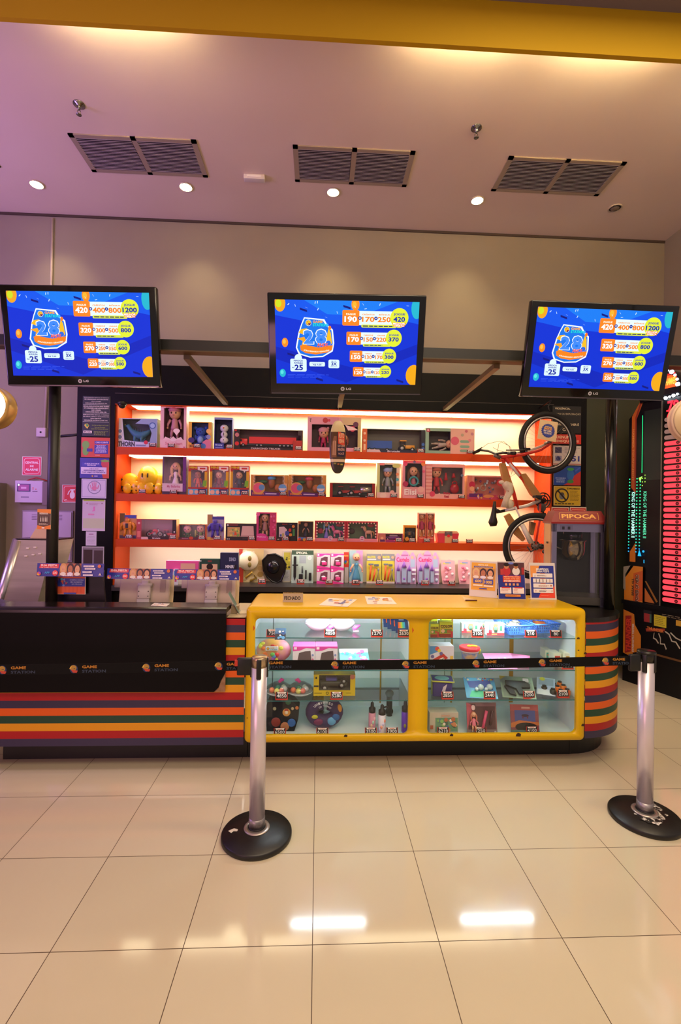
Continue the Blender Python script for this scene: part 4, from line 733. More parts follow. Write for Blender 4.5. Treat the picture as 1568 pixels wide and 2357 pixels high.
def c11(c): c.R(0, 0, 1, .22, '5a2c14').O(.25, .2, .16, 'd8983c').O(.6, .08, .1, '3a1c14')
def g11(t, w_, h):
    fig3('3a3028', '8a5a20')(t, w_, h); [c for c in t.children if c.name.startswith('action_figure')][0].location = (0, .05, 0)
toybox('action_figure_box', 'small orange window box with a dark figure, left of the two tall doll boxes', 930, 1209, 958.5, Z3, 'd88a1c', c11, (.06, .2, .94, .86), '4a3a20', g11, 'c88020', d=.06, Y=4.9)
for x0, x1, q, hc in ((963.5, 981.5, 'left twin of the tall narrow boxes, with a blonde fashion doll', 'e8c888'), (983, 1000.5, 'right twin of the tall narrow boxes, with a pink-haired fashion doll', 'a04a78')):
    toybox('fashion_doll_box', q, x0, 1180, x1, Z3, 'd86a50', lambda c: c.R(0, 0, 1, .2, 'd0483c').T('Fashion', .15, .13, .85, .18, 'f0a890').R(0, .95, 1, 1, 'e8d8c0'), (.1, .2, .9, .95), 'e0904a', lambda t, w_, h: figure(t, 0, .07, h*.74, hc, 'b0305a', y=.035, big=.9, long_hair=False), 'c85040', group='tall narrow fashion doll boxes', d=.06)
a = atY(1029, 1235, 4.93)
t = thing('toy_case', 'red lidded toy case with a grey clasp band on the third shelf', 'toy case', (a.x, 4.89, Z3))
M().prism([(-.10, 0), (.10, 0), (.118, .1), (-.118, .1)], 0, .11, mt('d83a4c', .35), 'y').build('tub', t); M().prism([(-.118, .1), (.118, .1), (.095, .125), (-.095, .125)], -.002, .112, mt('ecb48c', .25), 'y').build('lid', t)
m = M().box(-.035, .045, -.004, .0, .0, .122, mt('d8b078', .5)).box(-.035, .045, -.006, .0, .075, .122, mt('6a5a5c', .5)); m.canvas((-.035, -.006, 0), .08, .12).E(.5, .62, .2, .13, 'e02c34').lines(.2, .85, .8, .92, 1, 'c8b8b0', 1); m.build('clasp_band', t)

# ------------------------------------------------------------ base shelf under the third one
YB0 = 5.13
def d1(c): c.blobs(0, 0, 1, 1, ['b89a4a', 'e0d0a0', 'c8b070', 'e8e0c8'], 26, 9, (.05, .15)).R(0, .82, .14, 1, 'b82818').R(0, 0, .2, .45, 'c03828')
def e1(t, w_, h, T):
    m = M(); m.ell((-.02, -.05, h*.66), (w_*.40, .05, h*.30), mt('efe6c8', .3), 22)
    for z in (.74, .56): m.ell((.0, -.096, h*z), (.02, .012, .028), mt('8a7a3a', .5), 12)
    m.build('gold_mask', t); M().tube([(-.05, -.03, .05), (.02, -.035, .12), (.06, -.03, .05), (.0, -.03, .02)], .014, mt('d8b048', .3, .3), 8).build('gold_hook', t)
blister('pirate_costume_pack', 'gold costume pack with a pale skull-like mask on the dark base shelf', 549, 1264, 606, Z0, 'd8c48c', d1, YB0, e1)
a = atY(628, 1331, 5.05); t = thing('toy_hat', 'glossy black plastic three-cornered hat leaning at the back of the base shelf', 'hat', (a.x, 5.08, Z0+.003))
pts = [(-.115, .24), (-.06, .30), (.02, .31), (.10, .27), (.135, .20), (.125, .12), (.09, .03), (.04, .0), (-.01, .015), (-.06, .06), (-.1, .13)]
m = M(); m.prism(pts, 0, .012, mt('0d0d10', .25), 'y'); m.tube([(p[0], -.006, p[1]) for p in pts], .009, mt('0d0d10', .2), 8, closed=True); m.build('brim', t); M().ell((.0, -.0, .17), (.068, .045, .075), mt('121216', .18), 20).build('crown', t)
blister('costume_card', 'yellow and white card partly hidden behind the black hat', 651, 1268, 669.5, Z0, 'c8c4b0', lambda c: c.R(.1, .4, .9, .95, 'b8b030').blobs(.2, .45, .9, .9, ['2a2a20', 'e0d040'], 8, 2, (.06, .14)).R(.1, .03, .9, .38, 'b8bcc0').lines(.2, .08, .8, .34, 6, '8a8e94', 3), YB0+.03)
def d2(c): c.R(0, 0, 1, 1, 'b4ccc0').R(0, .86, 1, 1, '2a4a34').T('SPECIAL', .2, .89, .72, .96, 'd8e0d0').R(.35, .6, .66, .84, 'a0b0b8').O(.82, .77, .09, 'e8ecec').O(.82, .77, .06, 'd0d8d8')
def e2(t, w_, h, T):
    m = M(); k = mt('1a1e22', .4); m.rbox(-w_*.4, -w_*.28, -.018, -.006, h*.56, h*.82, k, .004, 1).prism([(-w_*.4, h*.55), (-w_*.28, h*.55), (-w_*.28, h*.2), (-w_*.34, h*.07), (-w_*.4, h*.2)], -.016, -.008, k, 'y').box(-w_*.45, -w_*.2, -.02, -.006, h*.53, h*.57, k); m.build('toy_knife', t)
    M().rbox(-w_*.15, w_*.03, -.02, -.006, h*.1, h*.28, k, .004, 1).tube([(-.0, -.012, h*.3), (.0, -.012, h*.52)], .009, mt('4a5450', .4), 8).rbox(w_*.3, w_*.42, -.02, -.005, h*.08, h*.32, k, .004, 1).rbox(w_*.13, w_*.2, -.016, -.005, h*.12, h*.4, k, .003, 1).build('toy_gadgets', t)
blister('police_toy_pack', 'pale green card with black toy knife and gadgets', 671, 1267, 721.5, Z0, 'b8d0c4', d2, YB0-.02, e2)
def d3(c):
    c.R(0, 0, 1, 1, 'd8ccd4').P([(0, .78), (.3, .8), (.6, .92), (1, .9), (1, 1), (0, 1)], 'e83aa0').P([(0, 0), (1, 0), (1, .06), (.6, .12), (0, .2)], 'e0389a').P([(.2, .2), (.3, .68), (.6, .8), (.82, .78), (.8, .2), (.6, .14)], '6a4250').R(.05, .86, .18, .97, 'fce0f0')
for ix, (x0, x1) in enumerate(((729.5, 760), (761.5, 791.5))):
    for k in (0, 1):
        zb = Z0+k*.163; yt = (1303, 1268)[k]
        L_ = atY(x0, 1300, YB0-.06).x; R_ = atY(x1, 1300, YB0-.06).x; w_ = R_-L_; h = .160
        t = thing('appliance_toy_box', 'pink and white toy appliance box, %s %s of the four stacked together' % (('lower', 'upper')[k], ('left', 'right')[ix]), 'toy box', ((L_+R_)/2, YB0-.06, zb), 0, 'pink toy appliance boxes')
        m = M(); m.rbox(-w_/2, w_/2, 0, .1, 0, h, mt('d8ccd4', .5), .002, 1); d3(m.canvas((-w_/2, 0, 0), w_, h)); m.build('carton', t)
        m = M(); cc = mt('e0408a', .3); m.rbox(w_*-.12, w_*.25, -.012, -.002, h*.22, h*.45, cc, .006, 2).ell((w_*.0, -.006, h*(.52 if ix else .47)), (w_*.16, .006, h*.06), mt('f0c8dc' if ix else 'd8e0e8', .2), 12); m.build('toy_appliance', t)
blister('costume_card', 'narrow red card with fruit colours right of the pink appliance boxes', 791.8, 1271, 803, Z0+.17, 'd03424', lambda c: c.R(0, .5, 1, 1, 'd03020').T('FRUTA', .05, .7, .95, .8, 'f8e060').blobs(0, .05, 1, .45, ['e0a020', '60a030', '3a60c8', 'e04020'], 9, 6, (.15, .3)), YB0+.03)
M_ = M().box(-.02, .02, 0, .01, 0, .169, mt('c8c0bc', .6)); p_ = atY(797.5, 1320, YB0+.04); tag(M_.build('cardboard_support', loc=(p_.x, YB0+.028, Z0)), 'narrow grey strip of card standing under the red fruit card', 'card')
blister('princess_doll_pack', 'teal and lilac card with a princess doll in a wide blue gown', 804.5, 1267, 835.5, Z0, 'b4c8d8', lambda c: c.R(0, 0, 1, 1, 'a8d0d8').P([(1, 1), (1, .45), (.6, .7), (.5, 1)], 'd8a0d8').P([(0, 1), (.1, .6), (0, .4)], '6ac0b0').P([(0, .15), (.3, .4), (.1, .6), (0, .5)], '5aa8e0').R(0, 0, 1, .05, 'e0b8c8'), YB0, lambda t, w_, h, T: figure(t, 0, .03, h*.84, 'd0a0b0', '3a7a94', y=-.035, gown=True, long_hair=False))
def d5(c): c.R(0, 0, 1, .76, 'd8d048').R(0, .76, 1, 1, '8a9098').R(0, .0, 1, .06, 'e8d8d0').T('MASTER', .05, .85, .62, .93, 'e8e030').R(.05, .79, .65, .83, 'e8ecf0').O(.85, .88, .11, 'e0b088')
def e5(t, w_, h, T):
    M().tube([(-w_*.3, -.014, h*.12), (-w_*.22, -.014, h*.62)], .009, mt('f0622c', .4), 8).rbox(-w_*.4, -w_*.05, -.022, -.006, h*.62, h*.68, mt('7a8288', .3), .004, 1).build('toy_hammer', t)
    M().tube([(-w_*.08, -.014, h*.08), (w_*.08, -.014, h*.5)], .009, mt('f0622c', .4), 8).rbox(-w_*.02, w_*.3, -.022, -.006, h*.58, h*.66, mt('6a7278', .3), .004, 1).build('toy_hatchet', t)
    M().tube([(w_*.16, -.012, h*.1), (w_*.28, -.012, h*.42), (w_*.34, -.012, h*.1)], .006, mt('8a9298', .3), 8).ell((w_*.28, -.012, h*.46), (.01, .006, .02), mt('8a9298', .3), 8).build('toy_pliers', t)
for x0, x1, q in ((844.5, 878.5, 'left'), (880, 909, 'right')): blister('tool_toy_pack', 'yellow carded pack with orange-handled toy tools, %s one' % q, x0, 1275, x1, Z0, 'd8d048', d5, YB0, e5, group='toy tool packs')
CASTLE = [(0, .15), (.05, 0), (.97, 0), (.97, .5), (1, .6), (.98, .78), (.86, .96), (.78, .95), (.68, .82), (.6, .95), (.5, 1), (.38, .98), (.28, .84), (.15, .93), (.06, .88), (0, .68)]
def d6(c): c.P([(a*.94+.03, b*.95+.02) for a, b in CASTLE], 'c8a0d0'); c.T('Castelo', .08, .66, .66, .8, 'e0387a').R(.3, .84, .62, .88, 'b868a8').O(.8, .8, .07, 'e8b898').R(.72, .5, .92, .74, 'a8c0d8')
def e6(t, w_, h, T):
    m = M(); g = mt('a0b4d0', .4); v = mt('9a68d0', .4)
    for x, hh, q in ((-.36, .4, .07), (-.1, .5, .1), (.14, .4, .07)): m.box(w_*(x-q), w_*(x+q), -.03, -.004, h*.05, h*hh, g); m.tube([(w_*x, -.016, h*hh), (w_*x, -.016, h*(hh+.2))], [w_*q*1.2, .001], v, 10)
    m.ell((-w_*.1, -.031, h*.16), (.012, .002, .014), v, 10); m.build('toy_castle', t)
    M().box(w_*.26, w_*.44, -.022, -.004, h*.4, h*.46, mt('e8f0f8')).box(w_*.26, w_*.44, -.022, -.004, h*.28, h*.32, mt('e8f0f8')).ell((w_*.35, -.014, h*.12), (.016, .01, .02), mt('c0d0e8'), 10).build('toy_furniture', t)
for x0, x1, q in ((909.5, 960, 'left'), (960.5, 1013, 'right')): blister('castle_toy_pack', 'lilac carded toy castle set with a scalloped top, %s one' % q, x0, 1268, x1, Z0, 'd0a8d4', d6, YB0-.01, e6, CASTLE, group='toy castle packs')
BLOB = [(.1, 0), (.9, 0), (1, .3), (.97, .95), (.75, .97), (.6, 1), (.4, .97), (.04, .98), (0, .5)]
def d7(c): c.P([(a*.94+.03, b*.94+.03) for a, b in BLOB], 'f0b4bc').R(.15, .8, .55, .86, 'e8d060').R(.3, .84, .7, .88, '6aa0d8')
def e7(t, w_, h, T): m = M(); rr = random.Random(3); [m.ell((rr.uniform(-.3, .3)*w_, -.014, rr.uniform(.15, .7)*h), (.018, .01, .018), mt(rr.choice(['f07a98', 'f4a0b0', 'f0e0e0']), .4), 10) for _ in range(9)]; m.build('toy_pieces', t)
for x0, x1, q in ((1016, 1049, 'left'), (1055, 1088, 'right')): blister('pink_toy_pack', 'rounded pink carded toy pack, %s one by the framed notices' % q, x0, 1288, x1, Z0, 'f0b8bc', d7, YB0, e7, BLOB, group='rounded pink toy packs')
def k1(c): c.R(0, .55, 1, 1, 'f05aa8').R(0, 0, 1, .5, 'f0e4e8'); [c.O(.08+k*.1, .5, .05, 'f0e4e8') for k in range(10)]; c.R(.45, .6, .9, .9, 'e8b8a0').O(.25, .25, .04, '6a90d0').O(.85, .3, .05, '7a6a70')
toybox('party_banner_box', 'low wide pink and white scalloped box behind the middle banner', 382, 1291, 457, Z0, 'f0a0c8', k1, d=.06, Y=4.93)
toybox('board_game_box', 'dark green box with an orange figure drawing above the right banner', 459.5, 1286.5, 506, Z0, '1c4a3c', lambda c: c.R(.1, .1, .88, .8, 'e8c4a0').O(.5, .7, .16, '2a1a14').P([(.3, .25), (.7, .25), (.6, .6), (.4, .6)], 'e8823c').O(.05, .92, .04, 'd0d8d0').R(.4, .88, .6, .94, '8a3a3a').O(.2, .3, .06, 'd0604a').O(.8, .3, .06, 'd0604a'), d=.06, Y=4.93)
toybox('board_game_box', 'dark blue boxed game with pale lettering left of the gold costume pack', 506.5, 1272.5, 548.5, Z0, '141c4a', lambda c: c.R(.03, .03, .97, .97, '1a2450').T('DINO', .5, .74, .86, .86, 'a8b8d8').T('MINIRI', .3, .52, .78, .62, 'e8f0ff').P([(.75, .5), (.92, .5), (.9, .64), (.78, .62)], '101018').O(.5, .25, .12, 'c8d838').O(.2, .22, .07, '9ab030').O(.82, .22, .07, '9ab030'), d=.06, Y=4.93)
toybox('small_toy_pack', 'small white and blue pack standing between two banners', 399, 1310, 410, Z0, 'dfe4e8', lambda c: c.R(.15, .45, .85, .9, '4a90d8').R(.3, .2, .7, .4, 'd05a80'), d=.03, Y=4.90)

# ------------------------------------------------------------ price tags
def price_tag(px, py, Y, z, txt, near, sc=1.08, lean=.12, case_=False):
    a = atY(px, py, Y); w_, h = .066*sc, .042*sc
    t = thing('price_tag', 'black and red price tag %s' % near, 'price tag', (a.x, Y, z), 0, 'price tags in the display case' if case_ else 'price tags on the toy shelves')
    T = Matrix.Rotation(-lean, 4, 'X'); m = M()
    m.box(-w_/2, w_/2, 0, .002, 0, h, mt('c8301c', .4), T=T).box(-w_/2, w_/2, 0, .022*sc, 0, .002, mt('c8301c', .4))
    c = m.canvas(T @ Vector((-w_/2, 0, 0)), w_, h, v=T.to_3x3() @ Vector((0, 0, 1)), d0=.0004, step=.0002); c.R(.045, .18, .955, .99, '161214'); c.P([(.12, .98), (.88, .98), (.82, .78), (.18, .78)], 'efe6dc'); c.R(.3, .84, .7, .9, 'd05040')
    c.T(txt, .5-.1*len(txt), .32, .5+.1*len(txt), .72, 'f0ecec', False); m.build('plate', t)
YT = 4.853
for z, lst in ((Z1, ((351, '7400', 'in front of the THORN dinosaur box'), (394, '9000', 'in front of the tall pink baby doll box'), (453, '9950', 'in front of the yellow plush toy box'), (528, '8000', 'in front of the snow figure box'), (687, '9900', 'in front of the red lorry box'), (822, '9100', 'in front of the two-baby box'), (969, '8700', 'in front of the blue lorry and digger box'), (1083, '9200', 'in front of the mint sleeping baby box'))),
               (Z2, ((327, '6000', 'in front of the yellow helmet'), (399, '7600', 'in front of the long blonde doll box'), (465, '5500', 'in front of the doll in orange'), (515, '1650', 'in front of the doll in yellow and maroon'), (563, '1650', 'in front of the doll in the teal suit'), (652, '8400', 'in front of the left dinosaur playset'), (740, '8400', 'in front of the right dinosaur playset'), (854, '7900', 'in front of the tractor box'), (907, '8200', 'in front of the baby in grey pyjamas'), (968, '7850', 'in front of the Elisi box'), (1063, '9100', 'in front of the baby with the red bag'), (1157, '7200', 'in front of the red-haired playset box'))),
               (Z3, ((296, '1100', 'in front of the orange action figure'), (397, '5800', 'in front of the toy motorbike'), (464, '5200', 'in front of the two dark-haired figures'), (500, '6200', 'in front of the purple action figure'), (579, '5850', 'in front of the black play board box'), (625, '5600', 'in front of the hot pink doll box'), (657, '1650', 'in front of the coloured blocks box'), (713, '5200', 'in front of the dark gown figure'), (785, '5900', 'in front of the lilac doll and pony'), (918, '3400', 'in front of the purple toy car'), (949, '5300', 'in front of the small orange box'), (983, '2900', 'between the twin tall doll boxes'), (1048, '4300', 'in front of the red toy case'), (1081, '5500', 'standing alone on the third shelf')))):
    for px, tx, q in lst: price_tag(px, atpx(z, px, YT), YT, z, tx, q)
for px, tx, q in ((603, '3100', 'in front of the gold costume pack'), (692, '2380', 'in front of the toy knife card'), (758, '5180', 'in front of the pink appliance boxes'), (819, '2115', 'in front of the princess doll card'), (874, '2500', 'in front of the toy tool packs'), (979, '2100', 'in front of the lilac castle sets'), (1040, '1900', 'in front of the rounded pink packs')): price_tag(px, 1334, 5.02, Z0, tx, q, 1.2)
# ------------------------------------------------------------ inside the display case
def on(px, py, z): return atZ(px, py, z)
def cbox(name, label, x0, y0, x1, yb, z, col, art=None, **k):
    Y = min(3.48, max(3.115, on((x0+x1)/2, yb, z).y)); return toybox(name, label, x0, y0, x1, z+.0006, col, art, Y=Y, **k)
GA, GB, GC, G0 = GS[0], GS[1], GS[2], WZ0-.0265
def emblem(c, x, y, r): logo_ball(c, x, y, r)
p = on(645, 1472, GA); t = thing('card_pack', 'small blue patterned card pack behind the 750 price tag', 'card pack', (p.x, min(p.y, 3.45), GA+.001))
m = M(); T = Matrix.Rotation(-.6, 4, 'X'); m.box(-.035, .035, 0, .006, 0, .075, mt('3a78b0', .3), T=T); c = m.canvas(T @ Vector((-.035, 0, 0)), .07, .075, v=T.to_3x3() @ Vector((0, 0, 1))); c.R(0, 0, 1, .5, '20283c').blobs(.1, .1, .9, .9, ['58a8e0', 'e8f0f8', '2a5aa0'], 8, 2, (.08, .16)); m.build('pack', t)
for i, (px, q) in enumerate(((733, 'left'), (790, 'right'))):
    p = on(px, 1470, GA); t = thing('bubble_bowl_pack', 'white clear-topped bowl pack on the upper glass shelf, %s one' % q, 'toy bowl', (p.x+(.004 if i else -.004), 3.33, GA+.001), 0, 'white bowl packs')
    M().lathe([(.045, 0), (.07, .018), (.092, .045), (.094, .05), (.088, .05), (.0, .04)], mt('efe8f4', .25), 28).build('bowl', t); M().lathe([(.094, .052), (.08, .066), (.045, .075), (0, .078)], mt('f8fbff', .15), 28).build('dome', t)
for x, y, q in ((762, 1440, 'between the white bowls'), (822, 1438, 'right of the white bowls')):
    p = on(x, 1462, GA); tag(M().tube([(-.02, 0, .015), (0, 0, .03), (.03, .01, .04)], [.012, .016, .006], mt('f05ac0', .3), 8).box(-.02, .02, -.01, .02, 0, .006, mt('f0a8d8', .3)).build('pink_toy', loc=(p.x, min(p.y+.1, 3.46), GA+.001)), 'little pink plastic toy %s' % q, 'toy')
for i in range(4):
    x = 897+i*9; p = on(x+12, 1462+i*3, GA)
    t = thing('card_wallet', 'dark blue card with a rainbow panel, %s of the four leaning cards' % ('hindmost', 'second from the back', 'third from the back', 'front one')[i], 'card', (p.x, 3.40-i*.055, GA+.001), 0, 'dark blue leaning cards')
    T = Matrix.Rotation(-.55, 4, 'X'); m = M(); m.box(-.045, .045, 0, .005, 0, .105, mt('1e3a6a', .35), T=T); c = m.canvas(T @ Vector((-.045, 0, 0)), .09, .105, v=T.to_3x3() @ Vector((0, 0, 1)))
    for k, cc in enumerate(('f05a28', 'f0a030', 'd8e040', '60d0a0', '40b0d8')): c.R(.22+k*.11, .3, .33+k*.11, .72, cc)
    c.R(.3, .84, .7, .9, 'd0d8e0'); m.build('card', t)
# second shelf, left window
p = on(628, 1532, GB); t = thing('gift_bag', 'bright colourful cushion-like bag with a white logo label on the second glass shelf', 'bag', (p.x, 3.26, GB+.001))
m = M(); m.ell((0, 0, .085), (.12, .06, .085), noisy('e0a850', 'c878b0', 8, .4), 24); m.build('bag_body', t); m = M()
rr = random.Random(8)
for i in range(22):
    a = rr.uniform(-.95, .95); b = rr.uniform(-.8, .9); q = 1-a*a-b*b
    if q > .05: m.ell((a*.12, -.06*q**.5, .085+b*.085), (.017, .005, .015), mt(rr.choice(['e0e050', 'b060c0', '60a0e0', 'f08040', '70c060', 'e04848'])), 9)
m.tag = 1; o_ = m.build('printed_pattern', t); o_['kind'] = 'stuff'
m = M(); m.rbox(-.05, .035, -.067, -.06, .10, .13, mt('eef2f4', .4), .003, 1); c = m.canvas((-.05, -.067, .10), .085, .03); c.O(.2, .5, .11, '123a7a').O(.2, .52, .09, 'e8b020').T('GAME', .38, .55, .7, .78, 'e8b040').T('STATION', .38, .2, .92, .48, '38a0c0'); m.build('logo_label', t)
def pk(c):
    c.R(0, 0, 1, 1, 'e4dce4').P([(0, .78), (.3, .8), (.6, .93), (1, .9), (1, 1), (0, 1)], 'e040a0').R(.05, .86, .18, .97, 'f8d8ec').P([(.18, .15), (.28, .7), (.55, .78), (.8, .8), (.84, .4), (.78, .15)], '5c4a50').O(.9, .6, .05, '8090c0').O(.9, .4, .05, 'd070a0')
for x0, x1, q in ((674, 725, 'left'), (726, 777, 'right')):
    t = cbox('appliance_toy_box', 'pink and white toy appliance box in the left window of the yellow case, %s one' % q, x0, 1488, x1, 1538, GB, 'e4dce4', pk, d=.12, side='f060b8', group='pink appliance boxes in the case')
def flat_pack(name, label, px, py, z, w_, h, ang, rz, col, draw, fill=None, group=None):
    p = on(px, py, z); t = thing(name, label, 'toy pack', (p.x, min(max(p.y, 3.13), 3.4), z+.001), rz, group); T = Matrix.Rotation(-ang, 4, 'X'); m = M(); m.box(-w_/2, w_/2, 0, .004, 0, h, mt(col, .35), T=T); draw(m.canvas(T @ Vector((-w_/2, 0, 0)), w_, h, v=T.to_3x3() @ Vector((0, 0, 1)))); m.build('backing_card', t)
    if fill: fill(t, w_, h, T)
    return t
flat_pack('craft_toy_pack', 'blue and pink beaded craft pack lying on the second glass shelf', 820, 1543, GB, .2, .17, 1.0, .05, '7ac8e0', lambda c: c.R(0, .8, 1, 1, 'd8e8f0').blobs(.05, .1, .95, .85, ['48b0d8', 'f070b0', 'b070e0', 'e8f4ff'], 22, 3, (.03, .08)), lambda t, w_, h, T: M().ell((.05, -.012, .05), (.03, .01, .02), mt('e060b0', .3), 10, T=T).ell((.08, -.012, .04), (.02, .01, .02), mt('a070e0', .3), 10, T=T).build('beads_pot', t))
flat_pack('craft_toy_pack', 'low pink pack half hidden by the belt beside the right window', 905, 1546, GB, .16, .10, 1.2, 0, 'd080b0', lambda c: c.R(.05, .1, .95, .9, 'e0a0c8'))
# third shelf, left window
for i, (px, q) in enumerate(((640, 'left'), (690, 'right'))):
    p = on(px, 1606, GC); t = thing('ball_bowl_pack', 'clear bowl with coloured balls on the third glass shelf, %s one' % q, 'toy bowl', (p.x, p.y+.06, GC+.001), 0, 'clear ball bowls')
    M().lathe([(.04, 0), (.075, .012), (.088, .024), (.085, .026), (.0, .012)], mt('b8c0c0', .2), 26).build('tray', t)
    for k, (x, y, cc) in enumerate(((-.045, -.02, 'f0845a'), (-.01, -.04, 'e0e070'), (.02, -.035, 'f08070'), (.04, .0, 'd8dce0'), (-.01, .02, '50a080'), (.03, .03, 'c8d8c0'))): M().ell((x, y, .035), .019, mt(cc, .4), 12).build('ball', t)
    M().lathe([(.086, .028), (.078, .055), (.045, .075), (0, .08)], FILM, 24).build('clear_dome', t); M().tube([(.0, .0, .082), (.02*(1 if i == 0 else -1), 0, .1), (.035*(1 if i == 0 else -1), 0, .095)], [.01, .013, .004], mt('e0409a', .3), 8).build('bow', t)
def yb(c): c.O(.06, .85, .02, '3a3418').R(.01, .42, .12, .5, '2a2818').R(.02, .13, .2, .15, '3a3418').O(.33, .13, .035, '3a3418').O(.33, .13, .022, 'd8c010').R(.78, .13, .9, .15, '8a7a20').O(.93, .9, .06, 'b86a5a').T('C', .04, .8, .08, .9, '3a3418')
def ybf(t, w_, h):
    m = M(); y = .03; m.rbox(-.1, .09, y, y+.05, h*.35, h*.6, mt('3a3c30', .4), .01, 2).rbox(-.06, .02, y, y+.05, h*.6, h*.8, mt('4a46a0', .4), .01, 2); [wheel(m, x, y-.005, h*(.30 if x < 0 else .42), .022, .012, 'c8ccc8') for x in (-.065, .05)]; wheel(m, .065, y-.004, h*.62, .018, .012, 'c8ccc8'); m.build('toy_tractor', t)
cbox('tractor_box', 'bright yellow window box with a dark toy tractor on the third glass shelf', 722, 1553, 818, 1602, GC, 'd8bc10', yb, win=(.13, .26, .88, .98), wincol='5a584c', fill=ybf, d=.12)
# floor of the left window
p = on(650, 1696, G0); t = thing('backpack', 'black patterned soft bag with cartoon-like badges at the bottom of the left window', 'bag', (p.x, 3.24, G0+.002))
m = M(); T = Matrix.Scale(1, 4); m.prism([(-.11, 0), (.075, 0), (.10, .08), (.105, .15), (.06, .20), (.03, .235), (-.09, .235), (-.12, .15)], -.05, .06, mt('12151a', .75), 'y'); m.build('bag_body', t)
for x, z, q, cc in ((.02, .125, .027, 'e0a048'), (-.05, .06, .032, '8a3a30'), (.055, .055, .028, '3a6ab0'), (.06, .15, .01, 'c8b890'), (-.06, .15, .012, 'b8b890'), (.01, .03, .03, 'b87a50'), (.03, .195, .02, '2f6a4a'), (.09, .155, .012, 'd07838')): M().ell((x, -.05, z), (q, .004, q), mt(cc, .6), 14).build('badge', t)
M().ell((.02, -.056, .127), (.012, .003, .012), mt('f0e0c0'), 10).ell((.02, -.055, .142), (.014, .003, .008), mt('b83020'), 10).build('badge', t)
p = on(745, 1696, G0); t = thing('neck_pillow', 'purple U-shaped neck pillow printed UNIVERSO DO TOMMÃO in the left window', 'pillow', (p.x+.005, 3.24, G0+.002)); PUR = mt('3c2a5a', .7)
m = M(); pts = [(math.cos(a)*.085, 0, .108+math.sin(a)*.062) for a in [math.radians(q) for q in range(-262, 83, 15)]]; m.tube(pts, [.045]*len(pts), PUR, 14); m.build('cushion', t)
def arc_text(s, r0, z0, hh, col, m, y, a0, a1):
    n = len(s)
    for i, ch in enumerate(s):
        if ch == ' ': continue
        a = math.radians(a0+(a1-a0)*i/(n-1)); cx = r0*math.cos(a)*1.25; cz = z0+r0*math.sin(a); u_ = Vector((math.sin(a), 0, -math.cos(a))); v_ = Vector((math.cos(a), 0, math.sin(a)))
        m.canvas(Vector((cx, y, cz))-u_*hh*.4, hh*.8, hh, u=u_, v=v_, step=.0001).T(ch, 0, 0, 1, 1, col)
m = M(); arc_text('UNIVERSO', .062, .118, .017, 'd8d4e0', m, -.047, 140, 55); arc_text('DO TOMMÃO', .040, .118, .013, 'c8c4d4', m, -.046, 125, 45); m.build('lettering', t)
M().ell((.05, -.040, .06), (.03, .012, .028), mt('62a8d8', .6), 14).build('print_patch', t); M().ell((.078, -.042, .088), (.026, .008, .024), mt('2a64a8', .6), 12).build('print_patch', t)
M().ell((-.04, -.040, .055), (.034, .012, .022), mt('7a2858', .6), 12).build('print_patch', t); M().ell((-.065, -.043, .09), (.022, .006, .014), mt('c8c838', .6), 12).build('print_patch', t); M().ell((.1, -.03, .14), (.02, .012, .03), mt('d89030', .6), 12).build('print_patch', t)
for px, py, q in ((707, 1683, 'left'), (722, 1683, 'right')):
    tag(M().ell((0, 0, .022), .022, mt('15161a', .35), 14).tube([(0, 0, .02), (0, 0, .205)], .02, mt('20222a', .3), 14).build('bottle', loc=((on(px, py, G0).x+.05, 3.44, G0+.002))), 'black round-capped bottle behind the purple neck pillow, %s one' % q, 'bottle', 'black bottles behind the pillow')
def bottle(px, pb, pt, col, cap, label, art, r=.026, straw=True):
    p = on(px, pb, G0); Y = max(3.14, p.y); h = atY(px, pt, Y).z-G0; p = atY(px, pb, Y); t = thing('drinking_bottle', label, 'bottle', (p.x, Y+.02, G0+.001))
    M().lathe([(r*.9, 0), (r, .006), (r, h*.62), (r*.8, h*.66)], mt(col, .35), 24).build('body', t); M().lathe([(r*.95, h*.64), (r*.95, h*.78), (r*.5, h*.82), (r*.42, h*.95), (0, h)], mt(cap, .4), 20).build('cap', t)
    m = M()
    for i, cc in enumerate(art): m.ell((math.sin(-.7+i*.45)*r*.9, -math.cos(-.7+i*.45)*r*.9, h*(.12+.11*i)), (r*.35, r*.25, h*.07), mt(cc, .5), 10)
    m.build('print_patch', t)
    if straw: M().tube([(0, 0, h*.85), (r*1.3, -.005, h*.92), (r*1.5, -.005, h*.84)], .006, mt(cap, .4), 8).build('spout', t)
    return t
bottle(857, 1687, 1617, 'd898b0', '181614', 'pink patterned bottle with a black cap in the left window', ['c0e0d0', 'e8c8a0', 'b0e0c8', 'f0b8c0'], .024, False)
bottle(880, 1691, 1623, 'e8e4f0', '181614', 'white bottle with coral blotches and black spout lid in the left window', ['c8b0e0', 'f0a080', 'd8d0f0', 'f09880'], .026)
bottle(934, 1688, 1613, '6a3ac0', '2a2a30', 'purple bottle at the right edge of the left window', ['5a2ab0', 'a0a040', '6a30b8'], .026, False)
p = on(901, 1690, G0); tag(M().ell((0, 0, .03), (.03, .02, .03), mt('17181a', .4), 14).tube([(0, 0, 0), (0, 0, .14)], .022, mt('20201f', .4), 16).ell((0, 0, .16), (.032, .024, .028), mt('17181a', .4), 14).build('bottle', loc=(p.x+.03, 3.43, G0+.001)), 'black lidded bottle standing behind the white spout bottle', 'bottle')
